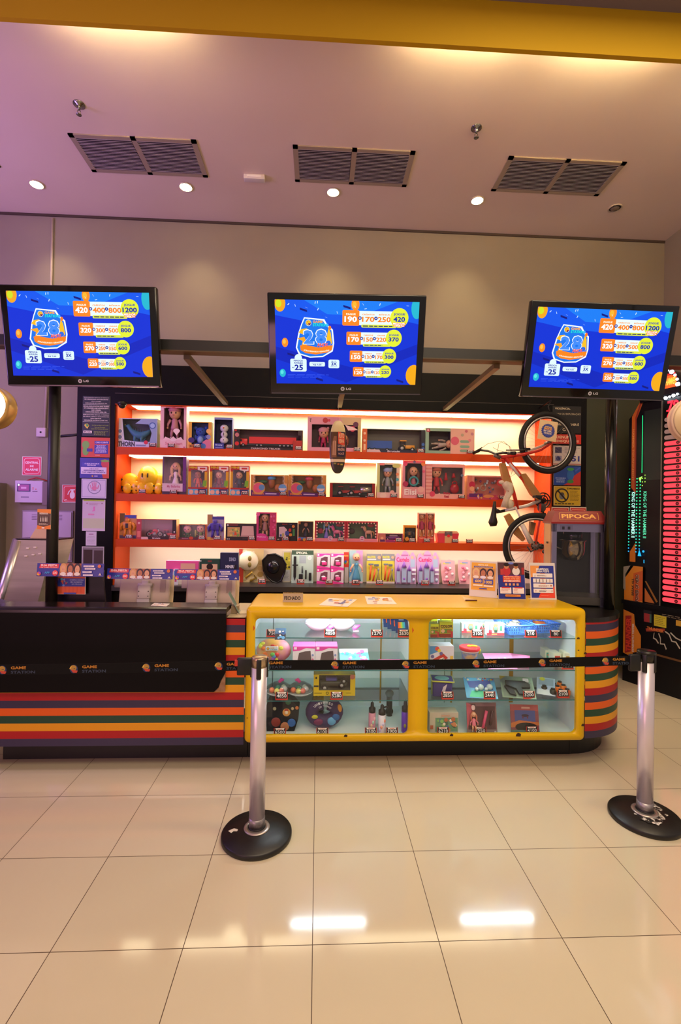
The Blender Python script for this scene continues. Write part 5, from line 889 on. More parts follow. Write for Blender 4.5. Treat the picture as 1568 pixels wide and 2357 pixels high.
# right window
def col_(c): c.R(0, 0, 1, 1, 'b8a428').R(0, .8, 1, 1, 'c8d828').T('COLOR', .08, .62, .95, .8, '1a1408').R(.1, .28, .9, .55, '5a8a30').O(.25, .42, .14, 'd8a888').R(.55, .3, .85, .5, 'a85a28').R(0, 0, 1, .24, '8a3020').R(.84, .02, .98, .4, 'c02838')
for i, (x0, y0, x1, yb_, q) in enumerate(((987, 1436, 1010, 1470, 'left front'), (1012, 1431, 1043, 1476, 'right front'), (989, 1424, 1007, 1462, 'left rear'), (1013, 1424, 1038, 1466, 'right rear'))):
    if i < 2: cbox('colour_toy_box', 'green and yellow box reading COLOR in the right window, %s of the four' % q, x0+(4 if i == 0 else 0), y0, x1, yb_, GA, 'b8a428', col_, d=.05, side='b8c828', group='green COLOR boxes')
    else: toybox('colour_toy_box', 'green and yellow box reading COLOR in the right window, %s of the four' % q, x0+4, y0+1, x1, GA+.0006, 'b8a428', col_, Y=3.36, d=.05, side='b8c828', group='green COLOR boxes')
def veh(c): c.R(0, 0, 1, 1, 'c8dcd8').R(0, 0, 1, .22, 'a83040').lines(.28, .05, .7, .17, 1, 'c8c060', 1).E(.5, .83, .14, .1, 'f08848').O(.5, .55, .17, 'e06048').O(.5, .55, .12, '5a8a70').R(.42, .25, .6, .45, '2a4a40').R(.74, .4, .88, .78, '3a7a60').R(.12, .35, .2, .9, '5a7a88').R(.1, .22, .28, .45, '8a3048')
for x0, x1, yb_, Y, q in ((1063, 1104, 1467, 3.24, 'left of three'), (1105, 1121, 1466, 3.36, 'middle one'), (1121, 1161, 1470, 3.17, 'right of three')): toybox('robot_toy_box', 'pale green box with an orange and red figure picture, %s' % q, x0, 1434, x1, GA+.0006, 'c8dcd8', veh, Y=Y, d=.04, group='pale green figure boxes')
def basket(px, pb, label, fillc, rz):
    p = on(px, pb, GA); t = thing('plastic_basket', label, 'basket', (p.x, min(p.y+.10, 3.33), GA+.001), rz, 'blue plastic baskets'); B = mt('4a88f0', .35); m = M(); w0, w1, d0, d1, h = .075, .095, .085, .10, .065
    lo = [(-w0, -d0), (w0, -d0), (w0, d0), (-w0, d0)]; hi = [(-w1, -d1), (w1, -d1), (w1, d1), (-w1, d1)]
    m.prism(lo, 0, .003, B, 'z')
    for i in range(4):
        a, b = lo[i], lo[(i+1) % 4]; c, d = hi[i], hi[(i+1) % 4]; P = lambda s, q: ((a[0]*(1-s)+b[0]*s)*(1-q)+(c[0]*(1-s)+d[0]*s)*q, (a[1]*(1-s)+b[1]*s)*(1-q)+(c[1]*(1-s)+d[1]*s)*q, q*h)
        for q0, q1 in ((0, .16), (.34, .46), (.64, .72), (.88, 1)): m.add([P(0, q0), P(1, q0), P(1, q1), P(0, q1)], [(0, 1, 2, 3)], B)
        for k in range(11):
            s = k/10; m.add([P(max(0, s-.028), 0), P(min(1, s+.028), 0), P(min(1, s+.028), 1), P(max(0, s-.028), 1)], [(0, 1, 2, 3)], B)
    m.tube([(x, y, h) for x, y in hi], .005, B, 6, closed=True); m.build('mesh_tub', t); return t
t = basket(1195, 1463, 'blue slotted plastic basket with black and white speckled sachets, left one', None, .12)
for k in range(6): tag(M().rbox(-.045, .045, -.02, .02, 0, .006, noisy('e8e4d8', '3a3a30', 70, .4), .002, 1).build('sachet', loc=(t.location.x-.03+k*.014, t.location.y-.05+.022*k, GA+.045+.004*k), rot=(.1, .1*(k % 3-1), .4*(k-2))), 'speckled flat sachet in the left blue basket, '+('bottom of the pile', 'second from the bottom', 'third from the bottom', 'third from the top', 'second from the top', 'top of the pile')[k], 'sachet', 'speckled sachets in the left basket')
t = basket(1258, 1459, 'blue slotted plastic basket with red and yellow sticks, right one', None, .15)
for k in range(7): tag(M().tube([(-.04, 0, 0), (.04, 0, .004)], .007, mt(('d03a28', 'e8c040', 'd03a28', 'e07030')[k % 4], .35), 8).build('toy_stick', loc=(t.location.x-.02+.006*k, t.location.y-.055+.018*k, GA+.047), rot=(0, 0, -.7)), ('red', 'yellow', 'red', 'orange')[k % 4]+' stick in the right blue basket, '+('nearest the front', 'second from the front', 'third from the front', 'in the middle', 'third from the back', 'second from the back', 'hindmost')[k], 'toy', 'coloured sticks in the right basket')
def piano(c):
    c.R(0, 0, 1, 1, 'd8d4e4').P([(0, .62), (.45, .8), (.3, 1), (0, 1)], '4a8ac8').O(.3, .88, .09, 'd84a38').O(.38, .8, .07, 'e0c840'); c.P([(0, .35), (.55, .68), (.76, .48), (.1, .12), (0, .15)], 'c03028').P([(.1, .28), (.55, .52), (.62, .42), (.16, .16)], 'f4f0ea')
    for k in range(8): c.P([(.16+k*.055, .28+k*.03), (.18+k*.055, .29+k*.03), (.2+k*.055, .24+k*.03), (.18+k*.055, .23+k*.03)], '1a1414')
    c.O(.46, .68, .07, '6a60a0').O(.1, .55, .07, '6a60a0').R(.84, .42, .96, .58, 'e0b840').R(.84, .2, .96, .36, '3a78c8')
cbox('toy_piano_box', 'white box with a red toy piano picture on the second glass shelf', 990, 1487, 1045, 1540, GB, 'd8d4e4', piano, d=.1)
p = on(1087, 1540, GB); t = thing('clay_bucket', 'clear bucket of modelling clay with a red lid and yellow handle', 'bucket', (p.x, p.y+.06, GB+.001))
M().lathe([(.048, 0), (.056, .11), (.056, .112)], noisy('5a8ad0', 'd0a878', 26, .3, lo=.4, hi=.6), 28).build('tub', t); M().lathe([(.066, .112), (.07, .118), (.07, .132), (.064, .136), (.05, .132), (0, .132)], mt('d82a3c', .3), 28).build('lid', t); M().ring((0, 0, .108), .06, .005, mt('e8e8ec', .3), 'z', 24).build('rim', t)
M().tube([(-.01, -.02, .142), (.02, -.01, .142), (.045, .0, .136), (.074, 0, .11), (.068, 0, .085)], .006, mt('e8d020', .3), 8).ell((-.012, -.022, .144), (.013, .013, .007), mt('e8d020', .3), 10).build('handle', t)
flat_pack('nail_toy_pack', 'pink and white craft pack lying on the second glass shelf of the right window', 1160, 1541, GB, .20, .14, 1.05, 0, 'e890c8', lambda c: c.R(.1, .1, .7, .6, 'e8f4fa').blobs(.12, .12, .8, .65, ['b0d0f0', 'f8d0e8', '7aa8d8', 'ffffff'], 26, 4, (.02, .05)))
flat_pack('nail_toy_pack', 'plain pink pack sticking out behind the pink and white craft pack', 1192, 1534, GB, .14, .12, 1.1, -.5, 'f080c0', lambda c: c.R(.1, .1, .9, .9, 'f098cc'))
def puz(a, b): return lambda c: c.R(.02, .02, .98, .98, 'e4e2c8').R(.15, .12, .85, .75, a).O(.4, .5, .12, b).R(.55, .15, .8, .6, 'e0a050')
for i, (x0, y0, x1, yb_, Y, a, b, q) in enumerate(((1256, 1497, 1271, 1534, 3.34, '4aa090', 'e0703c', 'teal one at the left'), (1275, 1504, 1292, 1536, 3.25, 'c84030', '40a060', 'red and green one in the middle'), (1301, 1504, 1317, 1536, 3.22, 'c8922a', '5a4020', 'ochre one at the right'), (1290, 1500, 1304, 1536, 3.36, '6a4a2a', 'c8b080', 'brown one behind the middle'))):
    toybox('memory_game_box', 'small cream carton, %s of the four cartons' % q, x0, y0, x1, GB+.0006, 'e4e2c8', puz(a, b), Y=Y, d=.10, side='ecebd4', group='small cream cartons', rz=-.08)
# third shelf right
p = on(1023, 1608, GC); t = thing('lunch_bag', 'purple toy-set bag with yellow piping and clear lid on the third glass shelf', 'bag', (p.x, p.y+.07, GC+.001), -.15)
m = M(); m.rbox(-.065, .065, -.05, .06, 0, .10, mt('3a3078', .6), .008, 2); m.build('body', t); m = M(); m.rbox(-.07, .075, -.055, .065, .10, .112, mt('443a88', .6), .006, 2); m.tube([(-.07, -.056, .106), (.075, -.056, .106), (.075, .066, .106), (-.07, .066, .106)], .005, mt('c8cc50', .5), 7, closed=True); m.ell((0, 0, .112), (.05, .04, .01), mt('6ab4b8', .3), 18); m.build('lid', t); M().tube([(-.066, -.03, .01), (-.07, -.03, .1)], .007, mt('9aa850', .5), 7).build('side_strap', t); M().prism([(-.01, .02), (.012, .02), (.03, .09), (.005, .07)], -.053, -.050, mt('dcd4dc', .5), 'y').build('front_print', t)
flat_pack('ball_toy_pack', 'blue card pack with white plastic balls on the third glass shelf', 1112, 1609, GC, .21, .16, .95, -.12, '58a8d8', lambda c: c.P([(.1, .05), (.95, .05), (.85, .35), (.2, .35)], '50d0a0').P([(.15, .5), (.9, .4), (.85, .9), (.1, .8)], '4a58a8').blobs(.02, .86, .98, .98, ['e8e0d0', 'c04a3a', 'd8c850', '8a90c0'], 14, 3, (.02, .04)),
          lambda t, w_, h, T: [M().ell((x, -.014, z), r_, mt('d0e8ee', .3), 12, T=T).build('ball', t) for x, z, r_ in ((-.03, .06, .013), (.0, .075, .021), (.035, .062, .013), (.06, .08, .021))] and None)
def gun(t, w_, h, T):
    g = mt('20262e', .4); M().prism([(-.08, .12), (.05, .12), (.08, .10), (.08, .075), (.02, .07), (.035, .02), (.0, .02), (-.015, .06), (-.08, .085)], -.024, -.006, g, 'y', T=T).build('toy_pistol', t); M().prism([(-.09, .08), (-.03, .05), (-.02, .01), (-.06, .02)], -.02, -.006, g, 'y', T=T).build('toy_holster', t); M().rbox(.04, .08, -.016, -.006, .12, .15, mt('d8e0e8', .4), .003, 1, T=T).build('toy_badge', t)
flat_pack('toy_gun_pack', 'pale green pack with black toy pistol and holster on the third glass shelf', 1198, 1609, GC, .22, .17, .95, -.2, '8aa894', lambda c: c.P([(0, .8), (.2, 1), (0, 1)], 'c8c050').R(.05, .05, .95, .75, '7c9488'), gun)
flat_pack('clear_card_pack', 'pale grey card pack lying between the pistol pack and the orange jars', 1257, 1600, GC, .12, .17, 1.15, -.45, 'a8b4c8', lambda c: c.R(.1, .55, .9, .95, '8a9aa8').R(.05, .0, .95, .3, 'd0d4d8').O(.3, .9, .15, 'b8b030'))
for k, (px, py, cc) in enumerate(((1259, 1584, '2c2a1c'), (1275, 1586, 'e8721c'), (1289, 1582, 'e8721c'), (1253, 1592, '383420'), (1283, 1592, 'e8721c'), (1297, 1590, 'e8721c'), (1273, 1599, '3a3a30'), (1291, 1602, 'e8721c'), (1306, 1600, 'e8721c'))):
    p = on(px, py, GC); q = 'black' if cc != 'e8721c' else 'orange'
    pn_ = ('back left', 'second in the back row', 'back row right', 'left end', 'middle row left', 'middle row right', 'front left', 'front middle', 'front right')[k]
    t = thing('slime_jar', '%s little dark-capped jar on the third glass shelf, %s' % (q, pn_), 'jar', (p.x, min(3.42, max(3.14, p.y)), GC+.0015), 0, 'little jars on the third glass shelf'); M().lathe([(.019, 0), (.021, .004), (.021, .030), (.015, .036)], mt(cc, .3), 16).build('jar_body', t); M().lathe([(.014, .036), (.014, .044), (0, .045)], mt('2a2622', .4), 14).build('cap', t)
def pz(c): c.R(0, 0, 1, 1, 'c4baa8').R(.2, .1, .98, .76, '6a9a78').blobs(.25, .14, .95, .7, ['5a7ab0', 'd08a5a', '8ac070', 'e8e0d0', '4a6a5a', 'b86a40'], 22, 3, (.03, .08)).R(.02, .25, .12, .42, 'b05a40').R(.4, .84, .7, .9, 'c8a088').R(.3, .15, .6, .18, 'e8e4d8')
cbox('puzzle_box', 'cream puzzle box with a busy green picture at the bottom of the right window', 989, 1640, 1055, 1689, G0, 'c4baa8', pz, d=.09)
def mk(t, w_, h, T):
    M().tube([(-.0, -.014, .04), (.03, -.014, .15)], .010, mt('d8507a', .35), 10, T=T).build('toy_lipstick', t); M().tube([(.05, -.014, .06), (.07, -.014, .15)], .008, mt('4a2a30', .35), 10, T=T).build('toy_brush', t)
    m = M(); m.ell((-.06, -.012, h*.85), (.014, .004, .018), mt('e8c8c8', .4), 12, T=T); m.build('toy_mirror', t); figure(t, 0, 0, h*.62, 'b86a50', 'e07a90', T=T @ Matrix.Translation((-.06, -.012, .02)), long_hair=True)
flat_pack('beauty_toy_pack', 'pink and brown toy make-up pack with a long-haired doll in the right window', 1112, 1691, G0, .205, .20, .18, 0, '8a6464', lambda c: c.R(.04, .04, .96, .96, '5a3a3c').P([(0, 0), (1, 0), (1, .14), (0, .14)], '8a7a78').P([(0, .14), (.25, .9), (0, 1)], 'c05a6a').O(.93, .06, .035, 'd0c8c8').R(.3, .88, 1, .96, '8a6068'), mk)
flat_pack('plush_kit_pack', 'glossy blue and red pouch with dark picture in the right window', 1212, 1691, G0, .19, .185, .22, -.08, '8a4a50', lambda c: c.R(0, .78, 1, 1, 'a85050').R(.15, .4, .88, .8, '4a5490').P([(0, .35), (.3, .45), (1, .4), (1, .3), (0, .2)], 'c0703a').E(.55, .22, .4, .16, '242018').R(0, 0, 1, .12, '5a7a70').E(.52, .62, .13, .05, '3a2a3a').R(.42, .52, .46, .6, '6a2a3a').R(.58, .52, .62, .6, '6a2a3a').R(.4, .86, .7, .92, 'd0a090'))
for px, py, z, tx, q in ((627, 1473, GA, '750', 'alone at the left of the upper glass shelf'), (760, 1470, GA, '4850', 'between the white bowl packs'), (868, 1473, GA, '1270', 'reading 1270 on the upper glass shelf'), (930, 1475, GA, '2630', 'in front of the dark blue cards'), (648, 1616, GC, '4850', 'under the clear ball bowls'), (775, 1614, GC, '5280', 'in front of the bright yellow tractor box'),
                      (644, 1695, G0, '6500', 'below the black patterned bag'), (742, 1695, G0, '6100', 'below the purple neck pillow'), (854, 1694, G0, '3500', 'below the pink patterned bottle'), (903, 1695, G0, '3900', 'right of the white spout bottle'), (1023, 1479, GA, '3700', 'in front of the COLOR boxes'), (1100, 1476, GA, '2100', 'in front of the pale green figure boxes'), (1223, 1468, GA, '210', 'reading 210 by the left blue basket'), (1281, 1470, GA, '80', 'reading 80 by the right blue basket'),
                      (1031, 1611, GC, '2850', 'in front of the purple toy-set bag'), (1128, 1610, GC, '2440', 'in front of the white plastic balls'), (1219, 1609, GC, '3200', 'in front of the toy pistol pack'), (1298, 1607, GC, '2100', 'in front of the orange jars'), (1021, 1694, G0, '6210', 'below the puzzle box'), (1107, 1694, G0, '1250', 'below the toy make-up pack'), (1226, 1692, G0, '4100', 'below the glossy pouch'), (640, 1545, GB, '6300', 'half hidden by the belt under the gift bag'), (715, 1545, GB, '5100', 'half hidden by the belt under the appliance boxes'), (1308, 1547, GB, '1500', 'half hidden by the belt under the cream cartons')):
    p = on(px, py, z); low = z == G0; price_tag(px, py, 3.115 if low else min(3.4, max(3.112, p.y)), z+.001, tx, q, 1.2, .25, True)

# ------------------------------------------------------------ on top of the case and counters
TZ = CZ1+.0005
p = on(674, 1387, TZ); t = thing('closed_sign', 'small metal tent sign reading FECHADO on the yellow case', 'sign', (p.x, p.y+.01, TZ)); m = M(); T = Matrix.Rotation(-.14, 4, 'X'); w_ = .138; h = .062
m.box(-w_/2, w_/2, 0, .003, 0, h, mt('b8a384', .45, .15), T=T); m.canvas(T @ Vector((-w_/2, 0, 0)), w_, h, v=T.to_3x3() @ Vector((0, 0, 1))).T('FECHADO', .07, .26, .88, .66, '241a14'); m.build('front_plate', t)
M().box(-w_/2, w_/2, -.001, .003, 0, h, mt('b8a384', .45, .15), T=Matrix.Translation((0, .021, 0)) @ Matrix.Rotation(.14, 4, 'X')).build('rear_plate', t); M().box(-w_/2, w_/2, .006, .016, h*.985, h*1.02, mt('e8cf80', .2, .8)).build('top_fold', t)
def flyer(px, pts, label, seed, z=TZ):
    P = [atZ(x, y, z) for x, y in pts]; c0 = sum(P, Vector())/4; m = M(); m.prism([(p.x-c0.x, p.y-c0.y) for p in P], .0002, .0016, mt('efe4dc', .35), 'z')
    rr = random.Random(seed); a, b, c_, d_ = [(p.x-c0.x, p.y-c0.y) for p in P]
    for i in range(16):
        s, q = rr.uniform(.06, .8), rr.uniform(.06, .8); ds, dq = rr.uniform(.06, .2), rr.uniform(.06, .2); B = lambda s, q: tuple((a[k]*(1-s)+b[k]*s)*(1-q)+(d_[k]*(1-s)+c_[k]*s)*q for k in (0, 1))
        m.add([(*B(s, q), .0018+i*.0001), (*B(min(s+ds, .97), q), .0018+i*.0001), (*B(min(s+ds, .97), min(.97, q+dq)), .0018+i*.0001), (*B(s, min(.97, q+dq)), .0018+i*.0001)], [(0, 1, 2, 3)], mt(rr.choice(['2a3a90', 'd8a080', 'f0ece8', 'e8b040', 'b83a3a', '8a98d0']), .35))
    return tag(m.build('flyer', loc=(c0.x, c0.y, z)), label, 'flyer')
flyer(0, [(734, 1393), (800, 1397), (822, 1380), (757, 1377)], 'glossy photo flyer nearest the FECHADO sign on the yellow case', 1)
flyer(0, [(846, 1391), (914, 1391), (900, 1375), (840, 1373)], 'glossy blue and gold flyer lying right of the other flyer', 2)
p = on(1084, 1383, TZ); t = thing('folded_card', 'small folded cream card on the yellow case before the notices', 'card', (p.x, p.y, TZ)); m = M(); m.prism([(-.045, 0), (.045, 0), (.04, .03), (-.03, .04)], .0, .002, mt('d8b070', .5), 'z'); m.add([(-.06, .03, .035), (-.03, .02, .02), (.04, 0, .008), (-.045, 0, .004)], [(0, 1, 2, 3)], mt('e8c898', .5)); m.box(-.04, .045, -.004, .0, .0, .008, mt('5a3020', .5)); m.build('card', t)
def notice(label, q, col, art, cat='notice'):
    (x0, yt0), (x1, yt1), (x2, yb1), (x3, yb0) = q; a = atZ(x3, yb0, TZ); b = atZ(x2, yb1, TZ); u_ = (b-a); w_ = u_.length; rz = math.atan2(u_.y, u_.x); lean = .16
    t = thing('notice_holder', label, cat, a, rz); h = (atY(x0, yt0, a.y+.04).z-TZ)/math.cos(lean); T = Matrix.Rotation(-lean, 4, 'X')
    M().box(0, w_, 0, .003, 0, h, mt('d8cfc8', .25), T=T).build('acrylic_sheet', t); M().box(0, w_, 0, .05, 0, .003, mt('d8cfc8', .25)).build('foot', t)
    m = M(); art(m.canvas(T @ Vector((0, -.0004, 0)), w_, h, v=T.to_3x3() @ Vector((0, 0, 1)), rough=.3)); m.build('poster', t)
def kids(c, x0, y0, x1, y1, hairs):
    n = len(hairs); w_ = (x1-x0)/n
    for i, hc in enumerate(hairs): cx = x0+w_*(i+.5); c.E(cx, y0+(y1-y0)*.55, w_*.5, (y1-y0)*.45, hc, 16); c.E(cx, y0+(y1-y0)*.48, w_*.33, (y1-y0)*.34, 'dca078' if i != 1 else 'b87048', 16); c.E(cx, y0+.1*(y1-y0), w_*.42, (y1-y0)*.15, 'e8dcd0' if i != 1 else 'e0d8e8', 14); c.E(cx-w_*.1, y0+(y1-y0)*.5, w_*.03, (y1-y0)*.03, '2a1a14', 8).E(cx+w_*.1, y0+(y1-y0)*.5, w_*.03, (y1-y0)*.03, '2a1a14', 8)
def n1(c):
    c.R(.06, .19, .93, .95, 'e8a820'); c.T('FESTA DE', .3, .87, .66, .91, 'f4e4c0').R(.15, .81, .83, .855, '3a48a8').T('ANIVERSÁRIO', .18, .815, .8, .85, 'd8b040'); c.R(.08, .5, .9, .79, 'c08858'); kids(c, .1, .52, .88, .8, ['e0b878', '3a2014', '1c120e'])
    c.R(.14, .38, .48, .5, '3a48a8', .004).T('600', .2, .4, .44, .48, 'f0c040').R(.52, .36, .86, .49, '3a48a8', .004).T('1000', .54, .38, .82, .46, 'f0c040').R(.14, .3, .48, .34, 'f4e8d0', .003).R(.52, .29, .86, .33, 'f4e8d0', .003).R(.36, .22, .64, .25, '3a48a8', .003)
notice('cream-edged yellow birthday notice showing three children, 600 and 1000, left of three', [(1078, 1290), (1140, 1291), (1144, 1377), (1080, 1372)], 0, n1)
def n2(c):
    c.R(.01, .01, .99, .97, '2a2f88').R(.01, .64, .99, .97, '5a3438'); c.E(.33, .74, .15, .12, 'c02c34').E(.68, .74, .14, .11, 'e0d8d4').E(.33, .87, .09, .07, 'c88058').E(.68, .87, .08, .065, 'b07048').E(.33, .91, .1, .045, '20120e').E(.68, .91, .09, .04, '20120e').R(.1, .64, .22, .8, 'b83838').R(.88, .66, .98, .84, 'a82828').E(.5, .95, .1, .03, '6a78c8')
    c.R(.18, .45, .84, .62, 'd8402c').T('FESTAS PARA PCDs', .22, .575, .8, .605, 'f8d8b0').T('COM ATÉ 50%', .22, .52, .8, .565, 'f8c080').T('DE DESCONTO', .22, .46, .8, .505, 'fff0e0')
    for k in range(4): c.R(.25+k*.14, .36, .33+k*.14, .42, 'e09a70', .002)
    c.R(.06, .15, .47, .31, 'f0e4e0', .003).R(.52, .15, .94, .31, 'f0e4e0', .003).lines(.1, .17, .42, .28, 3, 'c88070', 2, .3).lines(.56, .17, .75, .28, 3, 'd07050', 3, .3).R(.12, .29, .42, .32, 'd03a34').R(.58, .29, .88, .32, 'd03a34').R(.24, .07, .8, .125, 'e08838', .003).lines(.28, .085, .76, .11, 1, '7a3a20', 4, .5)
notice('blue and red discount notice with two people in red and white, middle of three', [(1142, 1292), (1204, 1294), (1211, 1380), (1148, 1379)], 0, n2)
def n3(c):
    c.R(.04, .05, .94, .92, '2c3490').P([(.04, .92), (.4, .92), (.2, .62), (.04, .6)], 'e8984a').P([(.3, .05), (.94, .05), (.94, .4), (.8, .22), (.4, .2)], 'e8482c')
    c.T('BENEFÍCIOS', .26, .80, .74, .86, 'f0ece8').T('PARA PCD’S', .26, .74, .76, .795, 'f0ece8')
    for i, y in enumerate((.6, .46, .325, .185)): c.R(.12, y, .88, y+.11, 'ece4e0', .003); c.R(.4, y+.1, .6, y+.118, 'c87a50')
    c.lines(.28, .635, .68, .67, 2, '8a7a78', 1, .5).lines(.32, .35, .72, .39, 2, 'b0806a', 2, .5).lines(.34, .21, .7, .25, 2, '4a4648', 3, .5).O(.8, .38, .03, 'c86a30')
    for k in range(5): c.O(.24+k*.13, .55, .013, '3a2a30' if k < 4 else 'c08840').R(.23+k*.13, .475, .25+k*.13, .535, '3a2a30' if k < 4 else 'c08840')
    c.O(.2, .655, .025, 'b89a88').O(.2, .655, .018, 'ece4e0').O(.2, .24, .02, 'b89088').O(.82, .24, .025, 'd0a8a0').lines(.4, .1, .74, .12, 1, 'f0b8a0', 5, .4)
notice('white-edged BENEFÍCIOS PARA PCD’S notice by the popcorn machine, right of three', [(1208, 1295), (1268, 1298), (1282, 1381), (1222, 1380)], 0, n3)
LZ = 1.0675
flyer(0, [(347, 1394), (383, 1396), (391, 1390), (356, 1388)], 'pale pink paper slip lying on the black counter top', 5, LZ)
# acrylic leaflet holder in the gap
p = on(545, 1428, 1.003); t = thing('acrylic_leaflet_holder', 'clear acrylic leaflet holder leaning in the gap beside the yellow case', 'holder', (p.x-.01, 3.20, 1.004), .1)
T = Matrix.Rotation(-.5, 4, 'Y'); M().box(-.004, .0, 0, .10, 0, .16, mt('7f9a92', .15), T=T).build('sheet', t); M().box(-.02, .05, 0, .10, 0, .004, mt('c8b89a', .4)).box(-.06, -.01, .02, .1, .0, .05, mt('9a8466', .5)).build('foot', t)

# ------------------------------------------------------------ cash desk: monitors, banners, kiosk
def festa(c):
    c.P([(0, 0), (1, 0), (1, 1), (0, 1)], '2a3494'); c.P([(.03, .62), (.32, .62), (.33, .94), (.045, .94)], 'd8283a').T('SUA FESTA', .055, .76, .3, .92, 'ffe8e0').T('NA GAME STATION', .055, .64, .3, .72, 'ffd8d0', False)
    c.P([(.33, .05), (.66, .05), (.66, 1), (.36, 1)], 'b0603c'); kids(c, .34, .1, .66, 1.02, ['d09858', '2a140c', '1c100c'])
    c.O(.28, .26, .042, 'e83838').T('3X', .25, .18, .31, .36, 'ffe0d8'); c.T('APP', .12, .2, .2, .36, '30a0d8'); c.O(.04, .2, .03, 'e8602c').O(.05, .26, .018, '9a48c0').O(.03, .14, .015, 'f0c030')
    for y, a, b in ((.8, .7, .86), (.6, .72, .88), (.36, .69, .83), (.12, .7, .85)): c.R(a, y-.06, b, y+.06, 'eee4ec', .003).lines(a+.01, y-.02, b-.01, y+.03, 1, '8a6a90', int(y*10), .8)
    c.O(.94, .8, .026, 'd87030').P([(.93, .1), (.98, .1), (.955, .3)], 'd0c0b8'); c.lines(.4, .03, .6, .09, 1, 'e8d8e8', 3, .9)
def banner(label, x0, y0, x1, y1, Y, rz=0):
    a = atY(x0, y1, Y); b = atY(x1, y1, Y); h = atY((x0+x1)/2, y0, Y).z-atY((x0+x1)/2, y1, Y).z; w_ = b.x-a.x
    m = M().box(0, w_, 0, .003, 0, h, mt('2a3494', .4)); festa(m.canvas((0, 0, 0), w_, h, rough=.35)); return tag(m.build('party_banner', loc=(a.x, Y, atY((x0+x1)/2, y1, Y).z), rot=(-.1, 0, rz)), label, 'banner')
def monitor(label, x0, y0, x1, yb_, Y, flip):
    a = atY(x0, yb_, Y); b = atY(x1, yb_, Y); w_ = b.x-a.x; cx = (a.x+b.x)/2; zt = atY(cx*0+(x0+x1)/2, y0, Y).z; z0 = .761
    t = thing('cash_register_monitor', label, 'monitor', (cx, Y, z0)); sh = zt-z0; W = mt('b9a8a0', .45); T = Matrix.Translation((0, 0, .0)) @ Matrix.Rotation(-.16, 4, 'X')
    M().rbox(-w_*.47, w_*.45, -.02, .02, .16, sh, noisy('b8a498', 'c0aca0', 3, .45), .012, 2, T=T).build('back_housing', t); M().rbox(-w_*.5, w_*.5, .018, .03, .15, sh+.005, mt('c9b28a', .4), .006, 2, T=T).build('screen_frame', t); M().rbox(-w_*.58, -w_*.42, -.01, .03, sh-.09, sh-.01, W, .006, 2, T=T).build('card_reader', t)
    m = M(); m.rbox(-.04, .05, -.055, -.02, sh-.17, sh-.075, mt('c8bcb8', .4), .006, 2, T=T).rbox(-.02, .03, -.045, -.02, sh-.08, sh-.035, mt('d2c6c2', .4), .005, 2, T=T).rbox(-.04, .05, -.06, -.04, .08, sh-.17, mt('b8aeb4', .4), .005, 2, T=T); m.tube([(-.045, -.035, sh-.07), (.055, -.035, sh-.07)], .014, mt('d0c4c0', .4), 10, T=T); m.build('stand_neck', t)
    for x in (-.035, .045):
        for z in (sh-.115, sh-.15): M().ell((x*.85, -.056, z), .004, mt('3a3030', .5), 6, T=T).build('screw', t)
    M().rbox(-.14, .14, -.12, .1, 0, .025, mt('8a8080', .5), .008, 2).rbox(-.03, .03, -.04, .0, .02, .14, mt('9a9090', .5), .005, 1).build('foot', t)
    M().box(w_*.28, w_*.38, -.0225, -.0195, sh-.12, sh-.03, mt('a08c80', .5), T=T).build('service_hatch', t); return t
monitor('pale touch-screen till seen from behind, under the middle party banner', 265, 1326, 392, 1392, 3.50, 0)
monitor('pale touch-screen till seen from behind, beside the yellow case', 422, 1328, 546, 1394, 3.50, 0)
banner('SUA FESTA party banner on the till in the middle', 246, 1309, 397, 1333, 3.42)
banner('SUA FESTA party banner on the till beside the yellow case', 402, 1311, 550, 1335, 3.42)
a = atY(205, 1330, 3.44); t = thing('cash_register_monitor', 'black till screen seen from behind with an orange poster hung on it', 'monitor', (a.x-.035, 3.44, .761)); zt = atY(205, 1312, 3.44).z-.761
M().rbox(-.23, .13, 0, .04, .12, zt, mt('0c0b0c', .4), .012, 2).build('back_housing', t); M().prism([(.0, zt), (.13, zt), (.17, .14), (.0, .14)], -.01, .01, mt('0c0b0c', .35), 'y').build('side_flap', t); M().rbox(-.15, .1, -.06, .12, 0, .12, mt('0c0b0c', .5), .01, 2).build('foot', t)
t2 = banner('SUA FESTA party banner on the black till by the black pole', 84, 1297, 238, 1327, 3.316)
def orp(c):
    c.R(0, 0, 1, 1, 'f0c8b8').R(.02, .02, .98, .98, 'e8603c').R(.02, .42, .98, .86, '3a48b0').T('COMPRE E RECEBA', .48, .74, .94, .8, 'e0e4ff', False).T('SEU INGRESSO', .5, .62, .9, .69, 'e0e4ff', False).T('NO CELULAR', .55, .52, .88, .58, 'e0e4ff', False).blobs(.06, .46, .42, .84, ['d8603c', '7a9ae8', 'b04a70', '58b0c0'], 12, 3, (.02, .05)).R(.3, .02, .7, .1, '4a58c0')
    for k in range(7): c.R(.08+k*.13, .1, .085+k*.13, .42, 'c84a30')
sign('hanging_poster', 'orange and blue poster hanging below the banner on the black till', 'poster', 127, 1325, 197, 1368, 3.40, orp)
